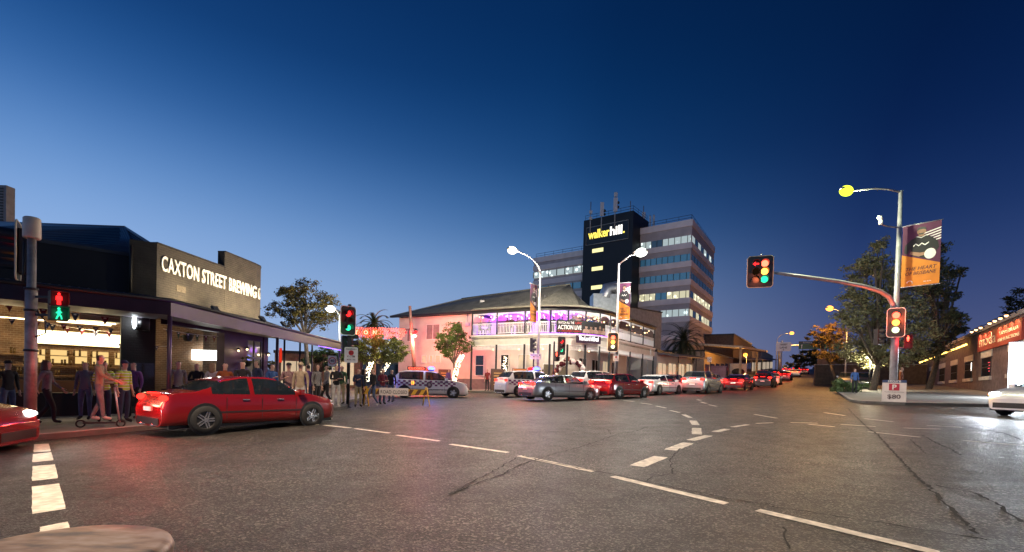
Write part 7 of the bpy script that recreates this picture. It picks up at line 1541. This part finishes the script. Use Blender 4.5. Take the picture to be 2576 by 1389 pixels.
# police cars
def police(label, x, y, hd, full=True):
    o = make_car('police_car', label, 'police car', 'suv', 4.75, 1.88, P_WHT, 'police cars', None, G_TAIL if full else G_TAIL); place(o, x, y, hd); L, hw = 4.75, .94
    M_CHK = mat('check_purple', (.16, .02, .12), .35, var=.05)
    for s in (-1, 1):
        m = MB(); n = 24
        for i in range(n):
            for r_ in range(3):
                if (i + r_) % 2: continue
                f0, f1 = .04 + .80 * i / n, .04 + .80 * (i + 1) / n; z0 = .70 + .11 * r_ + .01 * i * .2; z1 = z0 + .11; v = []
                for f, z in ((f0, z0), (f1, z0), (f1, z1), (f0, z1)):
                    w = hw * lerp_list(PLAN, f); zb = 1.08 + .02 - .06 * (f - .3); zm = (zb + .6) / 2; yy = w - (.01 * w if z < zm else .01 * w + (.035 * w) * (z - zm) / (zb - zm)); v.append(((f - .5) * L, s * (yy + .008), z - .06 * (f - .4)))
                m.add(v if s < 0 else v[::-1], [(0, 1, 2, 3)])
        m.build('checker_stripe', M_CHK, o)
        m = MB(); letters(m, 'POLICE', .2, (0, 0, 0), .004, .008, 0, width=.62, height=.13); k = 1 if s < 0 else -1; m.v = [(.86 + x_ * k, s * (hw + .012), .90 + z) for x_, y_, z in m.v]; m.build('lettering', mat('ink_navy', (.03, .03, .12), .4), o)
        m = MB(); letters(m, 'HIGHWAY PATROL', .12, (0, 0, 0), .004, .003, .2, width=1.2, height=.07); m.v = [(.62 + x_ * k, s * (hw + .008), .45 + z) for x_, y_, z in m.v]; m.build('lettering', MATS['ink_navy'], o)
        m = MB(); m.add([(.02 + .17 * cos(a), s * (hw + .009), .80 + .2 * sin(a)) for a in [2 * pi * i / 20 for i in range(20)]], [tuple(range(20)) if s > 0 else tuple(range(20))[::-1]]); m.build('crest', mat('crest_blue', (.12, .05, .10), .4), o)
        m = MB(); m.add([(.02 + (.11 if i % 2 else .055) * cos(a), s * (hw + .012), .80 + (.13 if i % 2 else .06) * sin(a)) for i, a in enumerate([2 * pi * i / 16 for i in range(16)])], [tuple(range(16)) if s > 0 else tuple(range(16))[::-1]]); m.build('crest_star', mat('crest_silver', (.5, .45, .42), .4), o)
    e = bpy.data.objects.new('light_bar', None); COL.objects.link(e); e.parent = o; e.location = (.1, 0, 1.67)
    m = MB(); m.box((-.16, -.62, 0), (.16, .62, .05)); m.build('base', M_DARK, e)
    m = MB(); m.ball((0, -.35, .14), 1, 12, 8, 0, (.20, .32, .12)); m.build('blue_lamp', G_BLUE, e); m = MB(); m.ball((0, .35, .14), 1, 12, 8, 0, (.20, .32, .12)); m.build('red_lamp' if not full else 'blue_lamp', G_RED if not full else G_BLUE, e)
    lamp('POINT', (0, -.45, .55), 130, (.16, .22, 1), .12, e); lamp('POINT', (-.3, .4, .6), 60, (1, .05, .15) if not full else (.16, .22, 1), .12, e)
    if full:
        m = MB(); m.box((-1.35, -.50, 1.68), (-.25, -.44, 1.90)); m.build('message_board', M_BLACK, o); m = MB(); letters(m, 'CLOSED', .2, (-.8, -.505, 1.73), .01, .006, 0, width=.95, height=.13); m.build('lettering', G_REDHOT, o)
        m = MB(); m.ball((-L * .47, -.80, .98), .085, 8, 6); m.build('blue_lamp', G_BLUE, o); lamp('POINT', (-L * .5, -1.05, 1.0), 18, (.2, .2, 1), .1, o)
        for xx in (-1.05, -.95): m = MB(); m.box((xx, -hw - .012, .80), (xx + .05, -hw - .004, 1.0)); m.build('side_reflector', G_AMBER, o)
    return o
police('white police wagon with purple checks and blue roof lights blocking the side street', -5.2, 30.2, radians(8))
police('second police car with red and blue roof lights outside the hotel', 1.3, 31.6, radians(28), False)

# ================================================================ stone topped table in the near corner
bp = W(132, 1413, 1.5); zt = bp.z; gB = zg(bp.x, bp.y); t = thing('stone_bollard', 'round pale stone top blurred in the near corner', 'bollard', (bp.x, bp.y, gB)); hT = zt - gB + .035
def marble():
    m = bpy.data.materials.new('mottled_stone'); m.use_nodes = True; nt = m.node_tree; N = nt.nodes; L = nt.links; b = N['Principled BSDF']; tc = N.new('ShaderNodeTexCoord'); mp = N.new('ShaderNodeMapping'); mp.inputs['Scale'].default_value = (5, 13, 8); L.new(tc.outputs['Object'], mp.inputs[0])
    n = N.new('ShaderNodeTexNoise'); n.inputs['Scale'].default_value = 1.3; n.inputs['Detail'].default_value = 8; L.new(mp.outputs[0], n.inputs['Vector']); r = N.new('ShaderNodeValToRGB'); e = r.color_ramp.elements; e[0].position = .34; e[0].color = (.05, .022, .010, 1); e[1].position = .62; e[1].color = (.34, .24, .18, 1); x = e.new(.48); x.color = (.22, .12, .06, 1); L.new(n.outputs['Fac'], r.inputs[0]); L.new(r.outputs[0], b.inputs['Base Color']); b.inputs['Roughness'].default_value = .45; return m
m = MB(); R_ = .315; m.lathe([(.001, 0), (R_ * .6, .0), (R_ * .9, -.002), (R_ * .97, -.010), (R_, -.03), (R_ * .985, -.075), (R_ * .93, -.11), (R_ * .80, -.12)], 48, 0, (0, 0, hT)); m.v = [tuple(p) for p in m.v]; o = m.build('top', marble(), t); o.data.flip_normals(); m = MB(); m.lathe([(R_ * .88, hT - .115), (R_ * .80, hT * .5), (R_ * .86, .06), (R_ * 1.0, .0)], 32); m.build('column', MATS['mottled_stone'] if 'mottled_stone' in MATS else bpy.data.materials['mottled_stone'], t)

# ================================================================ people
STR_BW = striped('cloth_stripe_bw', (.015, .015, .018), (.5, .48, .46)); STR_NV = striped('cloth_stripe_navy', (.02, .025, .06), (.30, .28, .34), 11); STR_MR = striped('cloth_stripe_maroon', (.10, .01, .03), (.45, .36, .32), 10); STR_HV = striped('cloth_hivis_band', (.42, .55, .03), (.62, .6, .5), 4)
FP = .13
CR = 'people gathered under the brewery awning'
crowd = [
 (20, 13.6, 'stand', .5, 'black', 'denim', 'person in black with a cap beyond the thick signal pole', dict(cap='black')),
 (118, 12.9, 'walk', 1.3, 'grey', 'black', 'long-haired person in grey just past the thick signal pole', dict(hair='brown', long_hair=True)),
 (215, 14.2, 'stand', -.4, 'navy', 'denim', 'person in a navy striped jersey below the menu board', dict(band=STR_NV, hair='brown')),
 (262, 13.6, 'arms', .2, 'hivis', 'navy', 'officer in a bright yellow vest with arms folded', dict(band=STR_HV, sleeves=False)),
 (312, 13.4, 'stand', .8, 'hivis', 'navy', 'officer in a yellow vest and dark cap beside the corner pier', dict(cap='navy', band=STR_HV, sleeves=False)),
 (336, 14.6, 'drink', -.6, 'purple', 'black', 'person in purple raising a drink by the corner pier', dict(hair='dark')),
 (448, 15.6, 'stand', .3, 'black', 'black', 'broad person in a black and white striped top near the awning post', dict(band=STR_BW, h=1.8)),
 (495, 16.6, 'arms', -.3, 'black', 'denim', 'person in plain black before the bright screen', dict()),
 (535, 16.0, 'stand', 2.6, 'white', 'denim', 'fair-haired person in white before the bright screen', dict(hair='fair', long_hair=True)),
 (566, 15.4, 'stand', .2, 'orange', 'beige', 'person in an orange jacket and pale trousers on the footpath', dict(hair='brown')),
 (610, 15.8, 'arms', .1, 'black', 'beige', 'bareheaded person in black with folded arms beside the purple wall', dict(hair='brown', h=1.8)),
 (646, 17.2, 'stand', -1.0, 'navy', 'denim', 'tall person in navy by the brewery door', dict(h=1.86)),
 (684, 17.6, 'drink', .6, 'blue', 'denim', 'person in a blue denim jacket holding a drink', dict(hair='dark')),
 (726, 16.6, 'drink', .1, 'maroon', 'black', 'person in a maroon striped jersey holding up a phone', dict(band=STR_MR, hair='dark', cap='black')),
 (756, 16.0, 'stand', -.2, 'beige', 'white', 'person in a beige top and white skirt-like trousers at the kerb', dict(hair='grey', cap='beige')),
 (775, 18.2, 'stand', -2.4, 'purple', 'navy', 'person in purple with white sleeve stripe turned away', dict(hair='dark')),
 (797, 18.4, 'stand', .9, 'black', 'black', 'long-haired person in a black top with pale chest print', dict(band=STR_BW, hair='brown', long_hair=True)),
 (822, 20.4, 'walk', -1.2, 'grey', 'black', 'person in grey walking behind the 40 sign', dict(hair='brown')),
 (846, 19.4, 'arms', .2, 'black', 'white', 'person in a black shirt and white shorts left of the corner signal', dict(hair='brown', shoes='white', skin='fair')),
 (860, 21.4, 'stand', -.7, 'green', 'khaki', 'person in dark green behind the corner signal', dict()),
 (902, 21.6, 'drink', .3, 'navy', 'khaki', 'person in navy and khaki just past the corner signal', dict(hair='dark', shoes='black')),
 (916, 22.6, 'stand', 1.4, 'black', 'black', 'person in black behind the barrier end', dict(long_hair=True, hair='dark')),
 (938, 21.9, 'walk', -.9, 'black', 'denim', 'person in black and faded jeans with white shoes at the barrier', dict(shoes='white', hair='brown')),
 (962, 23.4, 'arms', .5, 'maroon', 'denim', 'person in maroon standing behind the barrier board', dict(hair='dark')),
 (985, 25.2, 'stand', -.5, 'black', 'denim', 'person in black beyond the barrier in the closed street', dict(hair='fair'))]
for px, Y, pose, rz, top, bot, lb, kw in crowd:
    p = at(px, Y); k = FP
    if px > 893: k = 0.0
    p.z = zg(p.x, p.y) + k; person(p, facing(p) + rz, pose, top, bot, lb, group=CR, **kw)
# rider on a kick scooter
p = at(250, 12.2); p.z += FP; hd = facing(p) + 1.35; t = thing('kick_scooter', 'kick scooter carrying the rider past the brewery', 'scooter', p, hd)
m = MB(); m.box((-.07, -.35, .10), (.07, .30, .14)); m.build('deck', M_DARK, t); m = MB(); m.tube([(0, -.42, .12), (0, -.36, .6), (0, -.30, 1.05)], .022, 8); m.build('stem', M_STEEL, t); m = MB(); m.tube([(-.24, -.31, 1.04), (.24, -.31, 1.04)], .016, 8); m.build('handlebar', M_BLACK, t)
for y in (-.44, .36): m = MB(); m.lathe([(.07, -.02), (.10, -.02), (.10, .02), (.07, .02), (.07, -.02)], 18); m.v = [(z, x + y, y2 + .10) for x, y2, z in m.v]; m.build('wheel', M_RUBBER, t)
pr = p.copy(); pr.z += .14; person(pr, hd, 'ride', 'khaki', 'grey', 'person riding the kick scooter', hair='brown', shoes='white')
# balcony drinkers
BG = 'people on the hotel balcony'
bal = [(1198, .35, 'sit', .6, 'black', 'person in black seated at the first balcony bay'), (1222, .45, 'sit', -.3, 'blue', 'person in a blue shirt seated in the first balcony bay'), (1262, .6, 'stand', 2.5, 'maroon', 'person in maroon standing with back to the second bay rail'), (1278, .35, 'lean', .1, 'brown', 'person in brown leaning on the second bay rail'), (1290, .5, 'sit', .2, 'maroon', 'person in a pale beanie and maroon top in the second bay'), (1303, .3, 'sit', 2.9, 'beige', 'person in a cream jacket seated with back to the street'),
       (1314, .8, 'stand', -.4, 'black', 'person in black standing behind the cream jacket'), (1330, .5, 'stand', .3, 'maroon', 'person in maroon half hidden by the narrow banner'), (1360, .5, 'lean', .3, 'black', 'person in black leaning just past the lamp pole'), (1372, .7, 'stand', 2.2, 'navy', 'person in navy with back turned near the lamp pole'), (1392, .9, 'stand', -.6, 'black', 'person in black at the start of the rounded bay'), (1408, .6, 'drink', .4, 'grey', 'person in grey drinking above the banner lettering'),
       (1422, 1.2, 'stand', 2.8, 'brown', 'person in brown facing the purple wall'), (1446, .35, 'lean', .0, 'grey', 'bald person in a grey jacket leaning over the black banner'), (1460, 1.0, 'stand', 1.0, 'black', 'person in black beside the bald one'), (1480, .7, 'stand', -2.6, 'maroon', 'person in maroon in the middle of the rounded bay'), (1495, .45, 'stand', 2.9, 'blue', 'person in a blue denim jacket with back to the rail'), (1514, .4, 'stand', 3.1, 'white', 'person in a white shirt with back to the rail'),
       (1530, .7, 'drink', .5, 'black', 'person in black by the corner post'), (1543, .9, 'stand', .2, 'navy', 'person in navy behind the lamp pole by the corner'), (1566, .6, 'sit', .7, 'navy', 'person in navy seated on the orange lit side balcony'), (1577, .5, 'sit', 2.4, 'maroon', 'person in maroon seated on the orange lit side balcony'), (1602, .4, 'sit', 1.2, 'black', 'dark figure seated at the last side bay')]
for px, t_, pose, rz, top, lb in bal:
    p = on_out(px); w = min(inn, key=lambda r: (r - p).length); d = (w - p).normalized(); q = p + d * (t_ + .15); dz = 5.2 + (.25 if pose == 'sit' else 0)
    kw = dict(hair=['dark', 'brown', 'fair', 'grey'][px % 4]); 
    if 'beanie' in lb: kw['cap'] = 'beige'
    if 'bald' in lb and 'beside' not in lb: kw['hair'] = 'grey'
    person(Vector((q.x, q.y, dz)), facing(q) + rz, pose, top, 'black', lb, group=BG, **kw)
    if pose == 'sit':
        s = thing('bar_stool', 'stool under the ' + lb.replace('person', 'drinker').replace('dark figure', 'drinker').split(' seated')[0].split(' and ')[0] + ' on the balcony', 'stool', (q.x, q.y, 5.2), group='balcony stools'); m = MB(); m.cyl((0, 0, .66), .19, .05, 14); m.build('seat', M_TIMB, s)
        for k in range(4): a = pi / 4 + k * pi / 2; m = MB(); m.tube([(cos(a) * .12, sin(a) * .12, .66), (cos(a) * .2, sin(a) * .2, 0)], .018, 6); m.build('leg', M_BLACK, s)
for px, Y, pose, rz, top, lb in ((1128, 40.0, 'stand', .6, 'purple', 'person in purple waiting by the fairy lit trunk'), (1226, 37.6, 'stand', -.5, 'red', 'person in red on the footpath between the hotel windows'), (1290, 36.6, 'walk', 1.3, 'maroon', 'person in maroon walking past the hotel'), (1365, 36.4, 'stand', 2., 'white', 'person in white inside the lobby verandah'), (2150, 33.5, 'stand', .5, 'blue', 'person in blue by the pale bush across the road'), (2266, 25.6, 'stand', 1.5, 'orange', 'person in orange standing behind the parking board')):
    p = at(px, Y); p.z += FP; person(p, facing(p) + rz, pose, top, 'black', lb, hair='brown')
# lawn lamp on the right
b = at(2187, 40); b.z += .1; t = thing('path_lamp', 'low garden lamp glowing under the trees', 'lamp', b); zl = W(2187, 896, 40).z - b.z; m = MB(); m.tube([(0, 0, 0), (0, 0, zl - .15)], .06, 8); m.build('post', M_BLACK, t); m = MB(); m.lathe([(.05, .25), (.5, .1), (.52, .06)], 16, 0, (0, 0, zl - .1)); m.build('shade', M_DARK, t); m = MB(); m.ball((0, 0, zl - .08), 1, 12, 6, 0, (.42, .42, .12)); m.build('bulb', glow('lit_garden', (.9, 1, .5), 14), t); lamp('POINT', (0, -.1, zl - .5), 1300, (1, .92, .65), .2, t)

# walls and houses that close the view at the horizon
def lowwall(label, p0, p1, h, c):
    a, b = at(*p0), at(*p1); t = thing('boundary_wall', label, 'wall', a, frame2(a, b)); L = (Vector((b.x, b.y)) - Vector((a.x, a.y))).length; rz = b.z - a.z; m = MB()
    m.prism([(0, 0), (L, 0), (L, .3), (0, .3)], [-.4, rz - .4, rz - .4, -.4], [h, h + rz, h + rz, h]); m.build('wall', c, t); m = MB(); m.prism([(-.05, -.05), (L + .05, -.05), (L + .05, .35), (-.05, .35)], [h, h + rz, h + rz, h], [h + .1, h + rz + .1, h + rz + .1, h + .1]); m.build('coping', M_CONC, t)
lowwall('brown garden wall behind the trees across the road', (2050, 62), (2330, 60), 2.6, mat('garden_wall', (.10, .07, .05), .85, var=.3))
a, b = at(2215, 64), at(2330, 72); t = shop('house', 'dark low house half hidden behind the spreading trees', 'building', (a.x, a.y), (b.x, b.y), 8, 4.2, M_SHOP2, None)
a, b = at(690, 44), at(905, 46); t = shop('shop', 'dark shop seen beneath the brewery awning end', 'building', (a.x, a.y), (b.x, b.y), 8, 3.4, M_SHOP2, None, win=GLW)
a, b = at(890, 66), at(1010, 64); t = shop('shop', 'dim shop closing the end of the side street', 'building', (a.x, a.y), (b.x, b.y), 8, 3.6, M_SHOP, None, win=GLA)
m = MB(); p = W(708, 890, 43.5); m.box((p.x - .1, 43.3, p.z - .8), (p.x + .1, 43.4, p.z + .5)); m.box((p.x - .3, 43.28, p.z - .95), (p.x - .22, 43.42, p.z + .75)); m.build('lit_panel', glow('red_wall_glow', (1, .05, .02), .7), None, label='red light on the wall beneath the awning end, put in as glowing strips', cat='sign')  # glowing strips stand in for red light falling on the wall
